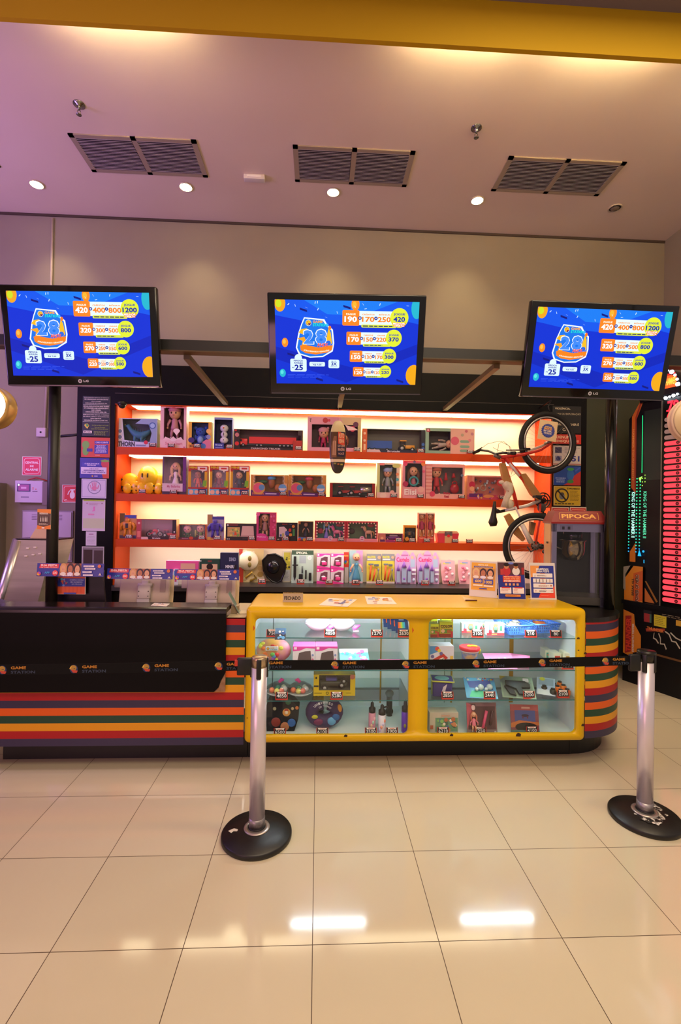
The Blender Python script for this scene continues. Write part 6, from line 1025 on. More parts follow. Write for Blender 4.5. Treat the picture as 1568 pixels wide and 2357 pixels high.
# silver kiosk behind the counter at the far left
def onz(px, py, Y): return atY(px, py, Y)
K = 3.80; b0 = atY(0, 1345, K); b1 = atY(30, 1243, K); b2 = atY(124, 1243, K); b3 = atY(95, 1395, K)
t = thing('change_machine', 'slanted brushed silver kiosk behind the black counter at the left edge', 'kiosk', (0, K, 0))
SM = noisy('b8b0a6', 'c8c0b6', 1.5, .32, metal=.6, stretch=(1, 1, 14))
zt = b1.z; bot = .35; sl = (b1.x-b0.x)/(b1.z-b0.z); xl = b1.x-sl*(b1.z-bot); b3 = atY(86, 1388, K); xr = b2.x-(b2.x-b3.x)/(b2.z-b3.z)*(b1.z-bot)
m = M(); m.prism([(xl+.03, bot), (xr, bot), (b2.x, zt), (b1.x+.03, zt)], .0, .30, SM, 'y'); m.build('front_sheet', t)
M().tube([(xl+.03, .03, bot), (b1.x+.03, .03, zt)], .045, mt('b8b0b4', .25, .8), 18).build('rounded_edge', t)
M().box(xl, xr+.02, .02, .3, 0, bot, mt('2a2624', .5)).build('base', t)
m = M(); m.prism(rrect(b1.x-.005, b2.x+.01, .0, .3, .05), zt, zt+.012, mt('241d1a', .25), 'z'); m.build('top_cap', t)
for i, (px, py) in enumerate(((64, 1262), (81, 1260), (60, 1280), (77, 1277), (92, 1275))): q = atY(px, py, K); M().rbox(q.x-.012, q.x+.012, -.006, .001, q.z-.006, q.z+.006, mt('e8ddc8', .3), .002, 1).build('bolt', t)
q0 = atY(54, 1240, K); q1 = atY(88, 1213, K); m = M(); m.add([(q0.x-.01, .1, zt+.012), (q1.x+.01, .1, zt+.012), (q1.x, .16, q1.z), (q0.x+.01, .16, q1.z)], [(0, 1, 2, 3)], mt('c8a878', .5)); m.add([(q0.x-.01, .104, zt+.012), (q1.x+.01, .104, zt+.012), (q1.x, .164, q1.z), (q0.x+.01, .164, q1.z)], [(3, 2, 1, 0)], mt('b89868', .5)); m.build('cream_card', t)
# brown leaflet on the black pole
def pref(c): c.R(0, 0, 1, 1, '5a4438').P([(0, .85), (1, .78), (1, 1), (0, 1)], 'e88a2c').P([(0, 0), (1, 0), (1, .22), (.5, .12), (0, .2)], 'e8822c').R(.15, .32, .85, .66, '4a3a30').T('PREFERENCIAL', .16, .74, .8, .83, 'f0e0c8').lines(.12, .2, .88, .3, 2, 'd8c8b0', 1, .4); [c.O(.26+k*.12, .6, .03, 'f0e4d0').R(.235+k*.12, .38, .285+k*.12, .56, 'f0e4d0') for k in range(5)]; c.R(.36, .03, .56, .1, 'f0e4d8')
sign('priority_sign', 'small brown and orange priority service sign fixed on the black pole', 'sign', 86, 1172, 117, 1218, 3.318, pref)
# ------------------------------------------------------------ notices on the shelf pillars
PY = SY0-.024
def g1(c):
    c.R(0, 0, 1, 1, '16241c')
    for k, (y, L_) in enumerate(((.80, ('EXPLORAÇÃO SEXUAL E TRÁFICO', 'DE CRIANÇAS E ADOLESCENTES', 'SÃO CRIMES.', 'DENUNCIE JÁ! DISQUE 100.')), (.58, ('SEXUAL EXPLOITATION AND TRAFFIC', 'OF CHILDREN AND ADOLESCENTS', 'ARE CRIMES.', 'DENOUNCE NOW! CALL 100.')), (.37, ('EXPLOTACIÓN SEXUAL Y TRÁFICO', 'DE NIÑOS, NIÑAS Y ADOLESCENTES', 'SON DELITOS.', 'DENUNCIE AHORA! LLAME 100.')))):
        for j, tx in enumerate(L_): wd = min(.47, .45*len(tx)/27); c.T(tx, .5-wd, y+.15-j*.047, .5+wd, y+.178-j*.047, 'd8d0c0')
        c.R(.02, y-.018, .98, y-.012, 'c8c8b8')
    c.P([(.1, .3), (.2, .31), (.26, .26), (.2, .18), (.15, .2), (.08, .26)], 'd8c030').P([(.12, .29), (.2, .3), (.24, .26), (.18, .22)], '3a9a48'); c.T('Um País que Quer ser Grande', .36, .255, .96, .28, 'a8c040', False).T('Tem que Proteger', .45, .205, .85, .23, 'a8c040', False).T('Quem Não Terminou de Crescer', .34, .165, .96, .19, 'a8c040', False); c.R(.05, .07, .36, .13, 'e8e0d0').T('BRASIL', .08, .082, .33, .118, '3a3028'); c.lines(.44, .02, .96, .13, 4, '8a9a40', 2, .4)
sign('protection_notice', 'black and green text notice at the top of the left shelf pillar, ending in BRASIL', 'notice', 190, 912, 253, 1004, PY, g1)
def g2_(c): c.R(0, 0, 1, 1, 'd8502c').R(.46, .68, .97, .83, '3a40a8', .003).T('CARO CLIENTE', .5, .72, .93, .79, 'e8dcf8').R(.46, .18, .94, .64, '3a40a8').lines(.49, .22, .9, .62, 7, 'e0d8f4', 3, .5, True).E(.16, .62, .13, .2, '7ab848').E(.16, .3, .11, .22, '7ab848').R(.2, .28, .4, .44, '3a3a9a', .003).lines(.5, .08, .7, .12, 1, 'f0c8b8', 3)
sign('customer_notice', 'orange notice headed CARO CLIENTE on the left shelf pillar', 'notice', 187, 1007, 253, 1052.5, PY, g2_)
def g3_(c): c.R(0, 0, 1, 1, '3c3ca4').P([(.8, 0), (1, 0), (1, .8), (.85, .7), (.74, .3)], 'd8502c').E(.86, .72, .13, .22, 'd0484c').E(.86, .86, .15, .06, '8ab848').R(.08, .58, .72, .76, '4a4ab8', .003).T('CUIDE DOS SEUS', .16, .68, .66, .74, 'e8e0f8').T('PERTENCES', .25, .6, .55, .66, 'e8e0f8').R(.04, .2, .92, .54, 'e8e0f4', .003).T('NÃO NOS', .34, .43, .64, .51, '4a3a9a').T('RESPONSABILIZAMOS', .14, .34, .82, .41, '4a3a9a').T('POR OBJETOS PERDIDOS', .08, .24, .88, .31, '4a3a9a').O(.44, .1, .03, 'e0a840').R(.5, .08, .62, .12, 'd8c8e8')
sign('lost_property_notice', 'blue notice reading NÃO NOS RESPONSABILIZAMOS POR OBJETOS PERDIDOS', 'notice', 184, 1054, 251, 1100.5, PY, g3_)
def g4_(c):
    c.R(0, 0, 1, 1, 'dcd8ea').R(.04, .06, .96, .94, '8a90b8', .003).R(.05, .075, .95, .925, 'dcd8ea', .003).O(.52, .56, .27, '8a88a8').O(.52, .56, .24, 'dcd8ea').E(.52, .52, .1, .12, 'e088a8')
    for k, (x, y, a) in enumerate(((.4, .58, .5), (.45, .72, .25), (.51, .75, .05), (.57, .73, -.15), (.64, .58, -.6))): c.P([(x-.018, y-.1), (x+.018, y-.1), (x+.014-a*.1, y+.1), (x-.018-a*.1, y+.1)], 'e088a8')
    c.lines(.38, .38, .66, .44, 2, '9a88a8', 1, .4)
sign('hand_notice', 'white notice with a pink open hand in a circle on the left pillar', 'notice', 187.5, 1102, 245, 1147, PY, g4_)
sign('laminated_notice', 'laminated pale notice with greenish reflections below the hand notice', 'notice', 189.5, 1150, 242, 1222, PY, lambda c: c.R(0, 0, 1, 1, 'dcd0e0').R(.04, .08, .96, .4, 'd0d8b8').R(.04, .95, .96, 1, 'b8d060').O(.2, .88, .03, 'c07890').O(.86, .88, .03, 'a88098').T('J', .42, .62, .55, .78, 'f090d0').R(.26, .5, .52, .55, 'e8a0c8').lines(.3, .82, .76, .9, 3, 'c890a8', 2, .3), rough=.12)
sign('small_notice', 'small narrow white paper with a few lines on the left pillar', 'notice', 197.5, 1223, 222, 1256, PY, lambda c: c.R(.28, .76, .72, .84, 'b08ab0').lines(.1, .12, .9, .7, 6, 'b0a0b8', 4, .25, True), back='d8cfe0')
sign('photo_frame', 'glossy framed picture with dark blotches, lowest on the left pillar', 'picture', 188, 1258, 239, 1330, PY, lambda c: c.R(0, 0, 1, 1, 'cfc8cf').R(.04, .03, .97, .97, '8a8088').R(.08, .45, .48, .9, '4a3a3c').R(.55, .45, .95, .88, '54444a').R(.08, .3, .95, .42, 'b8c0c8').R(.1, .03, .9, .2, '7a9ac8'), rough=.1)
def r1(c):
    for tx, x0, x1, y in (('VIOLÊNCIA,', .08, .62, .86), ('ABUSO OU EXPLORAÇÃO', -.1, .98, .66), ('CONTRA MULHER É', -.05, .92, .28), ('CRIME', .35, .72, .08)): c.T(tx, max(x0, .03), y, x1, y+.1, 'c8b898')
sign('violence_notice', 'black notice with cream text beginning VIOLÊNCIA behind the bicycle wheel', 'notice', 1272, 935, 1338, 997, PY, r1, back='12100c')
sign('hotline_notice', 'red notice reading DENUNCIE DISQUE behind the upper bicycle wheel', 'notice', 1272, 1000, 1338, 1022, PY, lambda c: c.T('- DENUNCIE', .05, .56, .82, .86, 'f0c8a8').T('- DISQUE 181', .05, .12, .9, .42, 'f0c8a8'), back='c02818')
sign('phone_notice', 'white notice with small pictures and the number 51 behind the wheel', 'notice', 1274, 1026, 1338, 1071, PY, lambda c: c.R(.03, .03, .97, .97, 'c8c0b8').R(.06, .62, .3, .92, '3a3a5a').R(.06, .2, .3, .48, '8a8aa0').O(.18, .34, .08, '24306a').lines(.4, .62, .95, .92, 4, '8a8088', 2, .3).T('51', .66, .2, .94, .48, '24308a').R(0, .04, 1, .08, 'b05040'), back='b8b0a8')
sign('blue_notice', 'blue and red notice with a plain green shape below the wheel', 'notice', 1275, 1073, 1337, 1117, PY, lambda c: c.R(0, 0, 1, 1, '1f4aa0').P([(.35, 0), (1, 0), (1, .75), (.75, .5), (.6, .2)], 'b83028').E(.62, .55, .13, .3, '2a6ab0').E(.62, .84, .13, .08, '3a9a50').E(.62, .2, .12, .1, '3a8a40').lines(.06, .12, .44, .42, 3, 'a8c0e8', 2, .4, True).P([(.8, .7), (.98, .9), (.98, .98), (.78, .8)], '3a5ab8'))
sign('prohibition_notice', 'yellow notice headed É PROIBIDO with a crossed-out head in a circle', 'notice', 1275, 1119, 1337, 1164, PY, lambda c: c.R(.03, .03, .97, .97, 'c8a81c').O(.3, .52, .26, '1a1408').O(.3, .52, .21, 'c8a81c').E(.3, .5, .1, .18, '6a7078').E(.3, .6, .08, .08, '4a4438').P([(.14, .72), (.18, .77), (.46, .33), (.42, .27)], '1a1408').T('É PROIBIDO', .5, .83, .96, .93, '2a2008').lines(.6, .24, .96, .78, 8, '6a5a18', 3, .3).lines(.04, .06, .96, .14, 1, '4a3c10', 4, .7), back='d8c070')
a = atY(1270, 1176, PY); 
for x0, x1, q in ((1270, 1310, 'left'), (1312, 1350, 'right')): sign('red_framed_sign', 'red sign with a thin white frame behind the popcorn machine, %s one' % q, 'sign', x0, 1167, x1, 1205, PY, lambda c: c.R(.04, .04, .96, .93, 'c8281c').R(.1, .1, .9, .84, 'e8c0a8', .004).R(.12, .13, .88, .81, 'c8281c', .004), back='e0d0b8')

# ------------------------------------------------------------ security dome, hanging oval sign
a = atY(285, 934, 4.80); t = thing('dome_camera', 'small dark dome security camera at the top left shelf corner', 'camera', (a.x, 4.76, 2.755)); M().lathe([(.045, .01), (.045, -.01), (.04, -.02)], mt('14110f', .4), 20).build('base', t); M().ell((0, 0, -.02), (.036, .036, .034), mt('2a2624', .05, .3), 16).build('dome', t); M().box(-.008, .008, 0, .07, 0, .012, mt('14110f')).build('arm', t)
a = atY(777, 1090, 4.35); b = atY(776, 968, 4.35); hh = b.z-a.z; t = thing('hanging_oval_sign', 'printed oval sign hanging on a thread before the middle of the shelves', 'hanging sign', (a.x, 4.35, a.z)); rw = .078
m = M(); N_ = 26; rows_ = []
def ocol(z): return mt('d8c890', .25) if z > .80 else mt('5a4028', .25) if z > .25 else (mt('f6dcae', .2) if z > .215 else mt('3a2e1c', .25))
pr_ = [(max(.001, abs(math.sin(PI*i/N_))**.72), .5-.5*math.cos(PI*i/N_)) for i in range(N_+1)]
for i in range(N_):
    (r0, z0), (r1_, z1) = pr_[i], pr_[i+1]; vs = []; n = 24
    for rr_, zz in ((r0, z0), (r1_, z1)):
        for j in range(n): q = 2*PI*j/n; vs.append((rw*rr_*math.cos(q), .016*rr_*math.sin(q), hh*zz))
    m.add(vs, [(j, (j+1) % n, n+(j+1) % n, n+j) for j in range(n)], ocol((z0+z1)/2), True)
m.build('oval_body', t)
m = M(); c = m.canvas((-.078, -.0165, 0), .156, hh, step=.0002); c.P([(.46, .32), (.9, .32), (.93, .6), (.86, .78), (.46, .78)], '1e1a3a').P([(.5, .56), (.9, .52), (.88, .74), (.5, .79)], 'd8441c').T('MUITO', .54, .66, .86, .76, 'e8c090').T('VENHA', .54, .57, .86, .65, 'e8c090').T('DO QUE', .5, .49, .9, .54, 'e0b898').T('IMAGINA', .5, .42, .9, .48, 'd8a890').T('VOCÊ', .52, .35, .86, .4, 'd8a890').P([(.12, .3), (.42, .3), (.42, .7), (.25, .7), (.1, .5)], '8a5a3c').P([(.18, .34), (.26, .34), (.28, .62), (.2, .6)], 'c89878').P([(.3, .34), (.37, .34), (.38, .6), (.31, .62)], 'd0a080').R(.25, .17, .42, .2, '9a9050').R(.48, .16, .6, .19, 'b86a38').R(.66, .155, .8, .185, 'b8b040'); m.build('printed_face', t)
M().tube([(0, 0, hh), (.0, 0, 2.775-a.z)], .0012, mt('d8c8a0', .5), 4).build('thread', t)

# ------------------------------------------------------------ popcorn machine
t = thing('popcorn_machine', 'silver glazed popcorn machine with a red roof reading PIPOCA', 'popcorn machine', (1.985, 3.50, 1.0125), -.24)
PX0, PX1, PD = -.19, .19, .27; hb = atY(1330, 1206, 3.50).z-1.0125; ST = mt('8a84a0', .28, .85)
m = M()
for x in (PX0, PX1-.034):
    for y in (0, PD-.034): m.box(x, x+.034, y, y+.034, .0, hb, ST)
m.build('corner_posts', t); M().box(PX0, PX1, 0, .02, hb-.062, hb, ST).box(PX0, PX0+.02, 0, PD, hb-.062, hb, ST).box(PX1-.02, PX1, 0, PD, hb-.062, hb, ST).build('top_rail', t)
M().box(PX0, PX1, 0, PD, .012, .07, noisy('5a5650', '6a645c', 4, .35, metal=.7)).build('base_tray', t); M().box(PX0+.01, PX1-.01, PD-.012, PD-.006, .07, hb-.06, mt('14110e', .35)).build('back_wall', t)
M().box(PX0+.034, PX1-.034, .006, .010, .07, hb-.062, glassy(refl=.05, rough=.05)).build('front_glass', t); M().box(PX1-.009, PX1-.0065, .034, PD-.034, .07, hb-.062, GLASS).build('side_glass', t)
m = M(); r0, r1_ = .035, .085
m.add([(PX0-.01, -.01, hb), (PX1+.01, -.01, hb), (PX1+.01, PD+.01, hb), (PX0-.01, PD+.01, hb), (PX0-.01, -.01, hb+.014), (PX1+.01, -.01, hb+.014), (PX1+.01, PD+.01, hb+.014), (PX0-.01, PD+.01, hb+.014), (PX0+.025, .03, hb+.10), (PX1-.025, .03, hb+.10), (PX1-.025, PD-.03, hb+.10), (PX0+.025, PD-.03, hb+.10)], [(3, 2, 1, 0), (0, 1, 5, 4), (1, 2, 6, 5), (2, 3, 7, 6), (3, 0, 4, 7), (4, 5, 9, 8), (5, 6, 10, 9), (6, 7, 11, 10), (7, 4, 8, 11), (8, 9, 10, 11)], mt('820906', .45)); m.build('roof', t)
m = M(); vv = Vector((0, .04, .086)); c = m.canvas((PX0+.02, -.0115, hb+.016), PX1-PX0-.04, .092, v=vv, d0=.0012); c.R(.09, .16, .91, .84, 'd8983c', .008).R(.1, .18, .9, .82, '820906', .007).T('PIPOCA', .14, .3, .86, .7, 'e0a040'); m.build('roof_lettering', t)
m = M(); c = m.canvas((PX0, -.0005, hb-.062), .37, .062, d0=.001); c.R(.16, .25, .4, .8, '5a5674').R(.19, .3, .24, .65, '1c1826').R(.3, .3, .35, .65, '1c1826'); m.build('switch_plate', t)
M().lathe([(.0, 0), (.06, .01), (.085, .06), (.09, .10), (.092, .155), (.102, .16), (.102, .165), (.0, .165)], mt('8a8078', .15, 1.), 28, T=Matrix.Translation((.0, .16, hb-.295))).build('kettle', t); M().lathe([(.07, 0), (.07, .075), (.0, .075)], mt('3c3a44', .12, 1.), 24, T=Matrix.Translation((0, .16, hb-.13))).build('kettle_hood', t)
M().tube([(PX0+.045, .15, hb-.09), (PX0+.05, .14, hb-.18), (-.07, .14, hb-.21)], .006, mt('8a8680', .3, .8), 8).build('kettle_cable', t)
M().box(PX0-.004, PX0+.004, .034, PD-.034, .0, hb-.004, mt('cfa868', .35, .2)).rbox(PX0-.012, PX0-.003, .1, .14, hb-.16, hb-.145, mt('3a2a18'), .002, 1).build('side_panel', t)  # cream light reflected from the shelves is painted into this metal side's colour

# ------------------------------------------------------------ queue stanchions and belts
def stanchion(name_label, x, y, rz, extra):
    t = thing('stanchion', name_label, 'stanchion', (x, y, 0), rz, 'queue stanchions')
    m = M(); m.lathe([(.178, 0), (.182, .006), (.182, .022), (.176, .030), (.10, .040), (.06, .047), (.05, .05), (0, .05)], noisy('131110', '1c1916', 9, .42), 56); m.build('base', t)
    m = M(); m.lathe([(.068, .0465), (.066, .051), (.045, .054), (.045, .05)], mt('b8aca4', .3, .7), 36); m.build('base_collar', t)
    M().lathe([(.0405, .05), (.0405, .885)], noisy('d8ccd4', 'e0d6dc', 2, .34, metal=.55), 36).build('post', t)
    M().lathe([(.0415, .056), (.0415, .105)], noisy('6a6264', 'b0a8aa', 20, .4, metal=.7), 32).build('worn_band', t); M().lathe([(.044, .052), (.044, .058)], '0c0b0b', 28).build('rubber_ring', t)
    M().lathe([(.041, .885), (.041, .932), (.038, .937), (0, .937)], mt('b8a080' if not extra else '17130f', .25, .8 if not extra else 0), 32).build('head', t)
    for a in ((-90, 0, 180, 90)):
        T = Matrix.Rotation(math.radians(a+90), 4, 'Z'); M().rbox(-.0125, .0125, -.0465, -.036, .83, .932, mt('0d0c0c', .4), .005, 2, T=T).build('belt_slot', t)
    if extra: M().lathe([(.046, .93), (.049, .937), (.046, .945), (0, .946)], mt('100e0d', .3), 30).build('cap', t)
    return t
s1 = stanchion('silver queue post left of centre, before the yellow case', -.296, 2.48, .06, 0)
M().prism([(-.145, -.005), (-.118, .012), (-.095, .002), (-.1, -.012), (-.118, -.008), (-.128, -.022)], .0385, .0405, mt('d8ccb8', .5), 'z', T=Matrix.Rotation(0, 4, 'Z')).build('worn_patch', s1)
s2 = stanchion('silver queue post at the right edge with a black cap', 1.857, 2.569, .75, 1)
m = M(); rr = random.Random(2); pts = []
for k in range(40): a = 2*PI*k/40; q = (.115 if math.sin(a) < .3 else .085)*rr.uniform(.85, 1.1); pts.append((q*math.cos(a), q*.8*math.sin(a)-.012))
m = M(); m.add([(x, y, .0375+.055*(.182-math.hypot(x, y))*.9+.0015) for x, y in pts]+[(0, 0, .0535)], [(i, (i+1) % 40, 40) for i in range(40)], noisy('1a1816', 'd8cfc4', 38, .5, lo=.48, hi=.6)); m.build('worn_patch', s2)
def belt(label, A_, B_, logos, x0l):
    A_, B_ = Vector(A_), Vector(B_); d = B_-A_; L_ = Vector((d.x, d.y, 0)).length; rz = math.atan2(d.y, d.x); t = thing('queue_belt', label, 'belt', A_, rz)
    n = 24; sag = .008; m = M(); vs = []; fs = []
    f = lambda s: d.z*s-sag*4*s*(1-s)
    for i in range(n+1):
        s = i/n
        for yy in (-.001, .001):
            for zz in (-.026, .026): vs.append((s*L_, yy, f(s)+zz))
    for i in range(n): a = i*4; fs += [(a, a+4, a+5, a+1), (a+2, a+3, a+7, a+6), (a+1, a+5, a+7, a+3), (a, a+2, a+6, a+4)]
    m.add(vs, fs, mt('050505', .7, spec=.2))
    for px in logos:
        s0 = (atY(px, 1530, A_.y+(B_.y-A_.y)*.5).x-A_.x)/d.x; c = m.canvas((s0*L_, -.0012, f(s0)-.026), .26, .052, step=.00012, d0=.0003); r_ = .062
        c.E(.115, .5, .075, .42, '182a58').E(.105, .6, .062, .28, 'a88030').P([(.06, .45), (.19, .34), (.17, .12), (.1, .16)], 'b8402c').P([(.09, .52), (.14, .58), (.14, .5)], '182a58').P([(.03, .5), (.05, .7), (.08, .8), (.06, .55)], 'd8b050')
        c.T('GAME', .27, .56, .55, .84, 'b0741f').T('STATION', .27, .14, .72, .42, '243248')
    m.build('strap', t); return t
b1_ = belt('black queue belt with logos running left from the middle post', (-2.75, 2.40, .887), (-.365, 2.475, .892), (-8, 154, 320, 487), 0)
M().rbox(2.386-.045, 2.386+.03, -.012, .012, -.045, .045, mt('0d0c0c', .4), .006, 2).box(2.33, 2.345, -.013, .0, .005, .035, mt('b83020')).build('belt_clip', b1_)
b2_ = belt('black queue belt with logos between the two posts', (-.245, 2.487, .890), (1.795, 2.555, .895), (590, 758, 921, 1084, 1239, 1389), 0)
M().rbox(2.041-.05, 2.041+.015, -.012, .012, -.055, .04, mt('0d0c0c', .4), .008, 2).build('belt_clip', b2_)
# a third post just outside the picture that the left belt ends on
s3 = copy_thing(s1, (-2.80, 2.40, 0), 0, 'queue post beyond the left edge holding the end of the belt')
del s3['label']; s3['label'] = 'silver queue post beyond the left edge that holds the far belt end'

# ------------------------------------------------------------ round lamps cut by the photo's edges
def drum(label, c, r, d, rz, lit):
    t = thing('round_lamp', label, 'lamp', c, rz); GO = mt('c8a060', .3, .5) if lit else mt('c8a88a', .4)
    T = Matrix.Rotation(PI/2, 4, 'X')
    M().lathe([(r*.93, 0), (r, .004), (r, d*.3), (r*1.0, d*.86), (r*1.03, d*.9), (r*1.03, d), (0, d)], GO, 48, T=Matrix.Rotation(-PI/2, 4, 'X')).build('drum_case', t)
    if lit: M().lathe([(0, -.002), (r*.9, -.002), (r*.93, .002)], mt((1, .97, .93), emit=5), 40, T=Matrix.Rotation(-PI/2, 4, 'X')).build('light_disc', t)
    else: M().lathe([(0, -.006), (r*.84, -.006), (r*.86, -.002), (r*.93, -.001)], mt('c8ae82', .4), 40, T=Matrix.Rotation(-PI/2, 4, 'X')).build('back_disc', t)
    q = -1 if lit else 1
    M().tube([(q*r*.6, d*.5, r*.7), (q*(r+.12), d*.5, r+.02), (q*(r+.3), d*.5, r+.1), (q*(r+.34), d*.5, 4.97-c[2])], .012, mt('15120f', .4), 10).build('hanging_rod', t); return t
a = atY(-36, 932, 2.45); drum('round brass lamp with a bright white face cut by the left edge', (a.x, 2.45, a.z), .108, .085, .06, True)
a = atY(1599, 967, 2.55); drum('round cream lamp seen from its unlit side, cut by the right edge', (a.x, 2.55, a.z), .124, .035, -.1, False)

# ------------------------------------------------------------ bicycle hung on its rear... front wheel up
t = thing('bicycle', 'red and white bicycle hung upright with cardboard still on its frame', 'bicycle', (0, 0, 0))
BY = 4.52
def bp(px, py, dy=0): a = atY(px, py, BY+dy); return (a.x, a.y, a.z)
def wheel_(cpx, cpy, R_, dy, rx=1., rz=0.):
    c = bp(cpx, cpy, dy); a_ = Matrix.Translation(c) @ Matrix.Rotation(rz, 4, 'Z'); m = M(); m.ring((0, 0, 0), R_, .024, mt('0b0a0a', .7), 'y', 64, 10, T=a_); o = m.build('tyre', t)
    M().ring((0, 0, 0), R_-.033, .009, mt('c8c4c0', .25, .7), 'y', 64, 8, T=a_).ring((0, 0, 0), R_-.044, .006, mt('1a1816', .4), 'y', 64, 6, T=a_).build('rim', t)
    m = M()
    for k in range(32):
        q = 2*PI*k/32; q2 = q+(.35 if k % 2 else -.35); m.tube([((R_-.04)*math.cos(q), 0, (R_-.04)*math.sin(q)), (.02*math.cos(q2), .02*(1 if k % 4 < 2 else -1), .02*math.sin(q2))], .0009, mt('9a9288', .3, .6), 3, False, T=a_)
    m.build('spokes', t); M().tube([(0, -.04, 0), (0, .04, 0)], .016, mt('6a6460', .3, .7), 12, T=a_).build('hub', t)
wheel_(1261, 1019, .288, .06, rz=.12); wheel_(1233, 1257, .300, -.06)
RED = mt('c8281c', .3); WH = mt('d8d0c4', .35); BK = mt('141210', .4); CB = noisy('b8854a', 'a87840', 6, .8)
def tb(name, pts, r, mat, n=10): return M().tube([bp(*p) for p in pts], r, mat, n).build(name, t)
tb('fork', [(1180, 1050, .02), (1205, 1046, -.0), (1245, 1036, .02), (1268, 1021, .02)], [.016, .017, .013, .010], RED); tb('fork', [(1180, 1046, .08), (1205, 1042, .11), (1245, 1028, .12), (1268, 1017, .11)], [.016, .017, .013, .010], WH)
tb('head_tube', [(1153, 1053), (1184, 1049)], .021, RED); tb('stem', [(1152, 1054), (1138, 1047)], .020, noisy('8a8078', '6a625c', 5, .3, metal=.6)); tb('down_tube', [(1164, 1055), (1243, 1148)], .021, RED); tb('top_tube', [(1157, 1058), (1182, 1132), (1192, 1172)], .018, RED)
tb('seat_tube', [(1244, 1152), (1214, 1164), (1162, 1175)], .016, WH); tb('seat_post', [(1164, 1175), (1143, 1179)], .014, BK); tb('saddle_clamp', [(1150, 1178), (1140, 1172)], .016, BK)
for dy in (-.05, .05): tb('seat_stay', [(1186, 1166, dy*.4), (1200, 1196, dy), (1230, 1254, dy)], .009, WH if dy < 0 else RED); tb('chain_stay', [(1244, 1160, dy*.5), (1242, 1200, dy), (1233, 1255, dy)], .010, RED)
tb('foam_sleeve', [(1202, 1208, -.05), (1222, 1250, -.05)], .022, WH); tb('downtube_decal', [(1172, 1066, -.012), (1196, 1096, -.012)], .013, mt('e8e0d8', .4))
def board(name, pts, th, mat, dy=0): P = [bp(px, py, dy) for px, py in pts]; return M().prism([(p[0], p[2]) for p in P], BY+dy-th, BY+dy+th, mat, 'y').build(name, t)
board('cardboard_sleeve', [(1150, 1066), (1162, 1066), (1168, 1090), (1183, 1129), (1168, 1132), (1156, 1098)], .026, CB); board('cardboard_sleeve', [(1196, 1092), (1208, 1090), (1244, 1140), (1238, 1152), (1222, 1138)], .028, CB, -.005); board('cardboard_sleeve', [(1161, 1188), (1172, 1182), (1188, 1206), (1208, 1240), (1203, 1246), (1180, 1226)], .02, CB, .04); board('cardboard_sleeve', [(1220, 1200), (1232, 1204), (1226, 1232), (1219, 1229)], .02, noisy('8a6a40', '7a5c38', 6, .8), .03)
m = M(); P0 = [bp(1160, 1110), bp(1170, 1118), bp(1174, 1132), bp(1166, 1148), bp(1162, 1168)]; m.tube(P0, [.03, .05, .035, .028, .04], noisy('e0d4bc', 'c8b898', 12, .8, bump=.5), 12); m.ell(bp(1156, 1110), (.035, .02, .02), mt('e0d4bc', .8), 10); m.ell(bp(1172, 1160), (.05, .03, .05), noisy('e0d4bc', 'c8b898', 12, .8), 12); m.build('foam_wrap', t)
m = M(); P_ = [bp(*q) for q in ((1139, 1154), (1138, 1170), (1136, 1188), (1135, 1202), (1136, 1211))]; m.tube(P_, [.013, .02, .028, .045, .03], mt('17130f', .45), 14); m.build('saddle', t)
m = M(); c = bp(1250, 1152); m.ring(c, .074, .006, BK, 'y', 36, 6).ring(c, .05, .006, BK, 'y', 28, 6).tube([(c[0], c[1]-.03, c[2]), (c[0], c[1]+.03, c[2])], .022, BK, 14)
for k in range(5): q = 2*PI*k/5; m.tube([c, (c[0]+.07*math.cos(q), c[1], c[2]+.07*math.sin(q))], .006, BK, 6)
m.build('chainring', t); m = M(); m.tube([(c[0], c[1]-.03, c[2]), (c[0]-.09, c[1]-.05, c[2]+.03)], .010, BK, 8).rbox(c[0]-.13, c[0]-.06, c[1]-.12, c[1]-.05, c[2]+.02, c[2]+.045, BK, .004, 1); m.build('crank_arm', t); m = M(); m.tube([(c[0], c[1]+.03, c[2]), (c[0]+.03, c[1]+.05, c[2]-.12)], .010, BK, 8).rbox(c[0]+.0, c[0]+.06, c[1]+.05, c[1]+.13, c[2]-.14, c[2]-.12, BK, .004, 1); m.build('crank_arm', t)
M().ell(bp(1247, 1168), (.045, .03, .05), noisy('3a3430', '6a625c', 14, .6), 12).build('wrapped_bottom_bracket', t)
m = M(); c = bp(1246, 1258); m.ell(c, (.03, .02, .03), BK, 10).ell(bp(1254, 1270), (.028, .018, .022), BK, 10).tube([bp(1236, 1262), bp(1222, 1270), bp(1214, 1258)], .008, BK, 6).ring(bp(1233, 1256), .035, .012, BK, 'y', 20, 6); m.build('derailleur', t)
m = M(); m.tube([bp(1092, 1042, .25), bp(1106, 1036, .2), bp(1125, 1038, .1), bp(1141, 1045, .0), bp(1158, 1042, -.08), bp(1180, 1043, -.22)], .012, BK, 10); m.build('handlebar', t)
tb('grip', [(1090, 1043, .27), (1103, 1037, .21)], .017, BK); tb('grip', [(1170, 1043, -.17), (1186, 1043, -.25)], .017, BK); tb('brake_lever', [(1110, 1030, .18), (1096, 1038, .2)], .006, BK, 6); tb('brake_lever', [(1165, 1036, -.1), (1204, 1036, -.2), (1215, 1034, -.2)], .006, BK, 6)
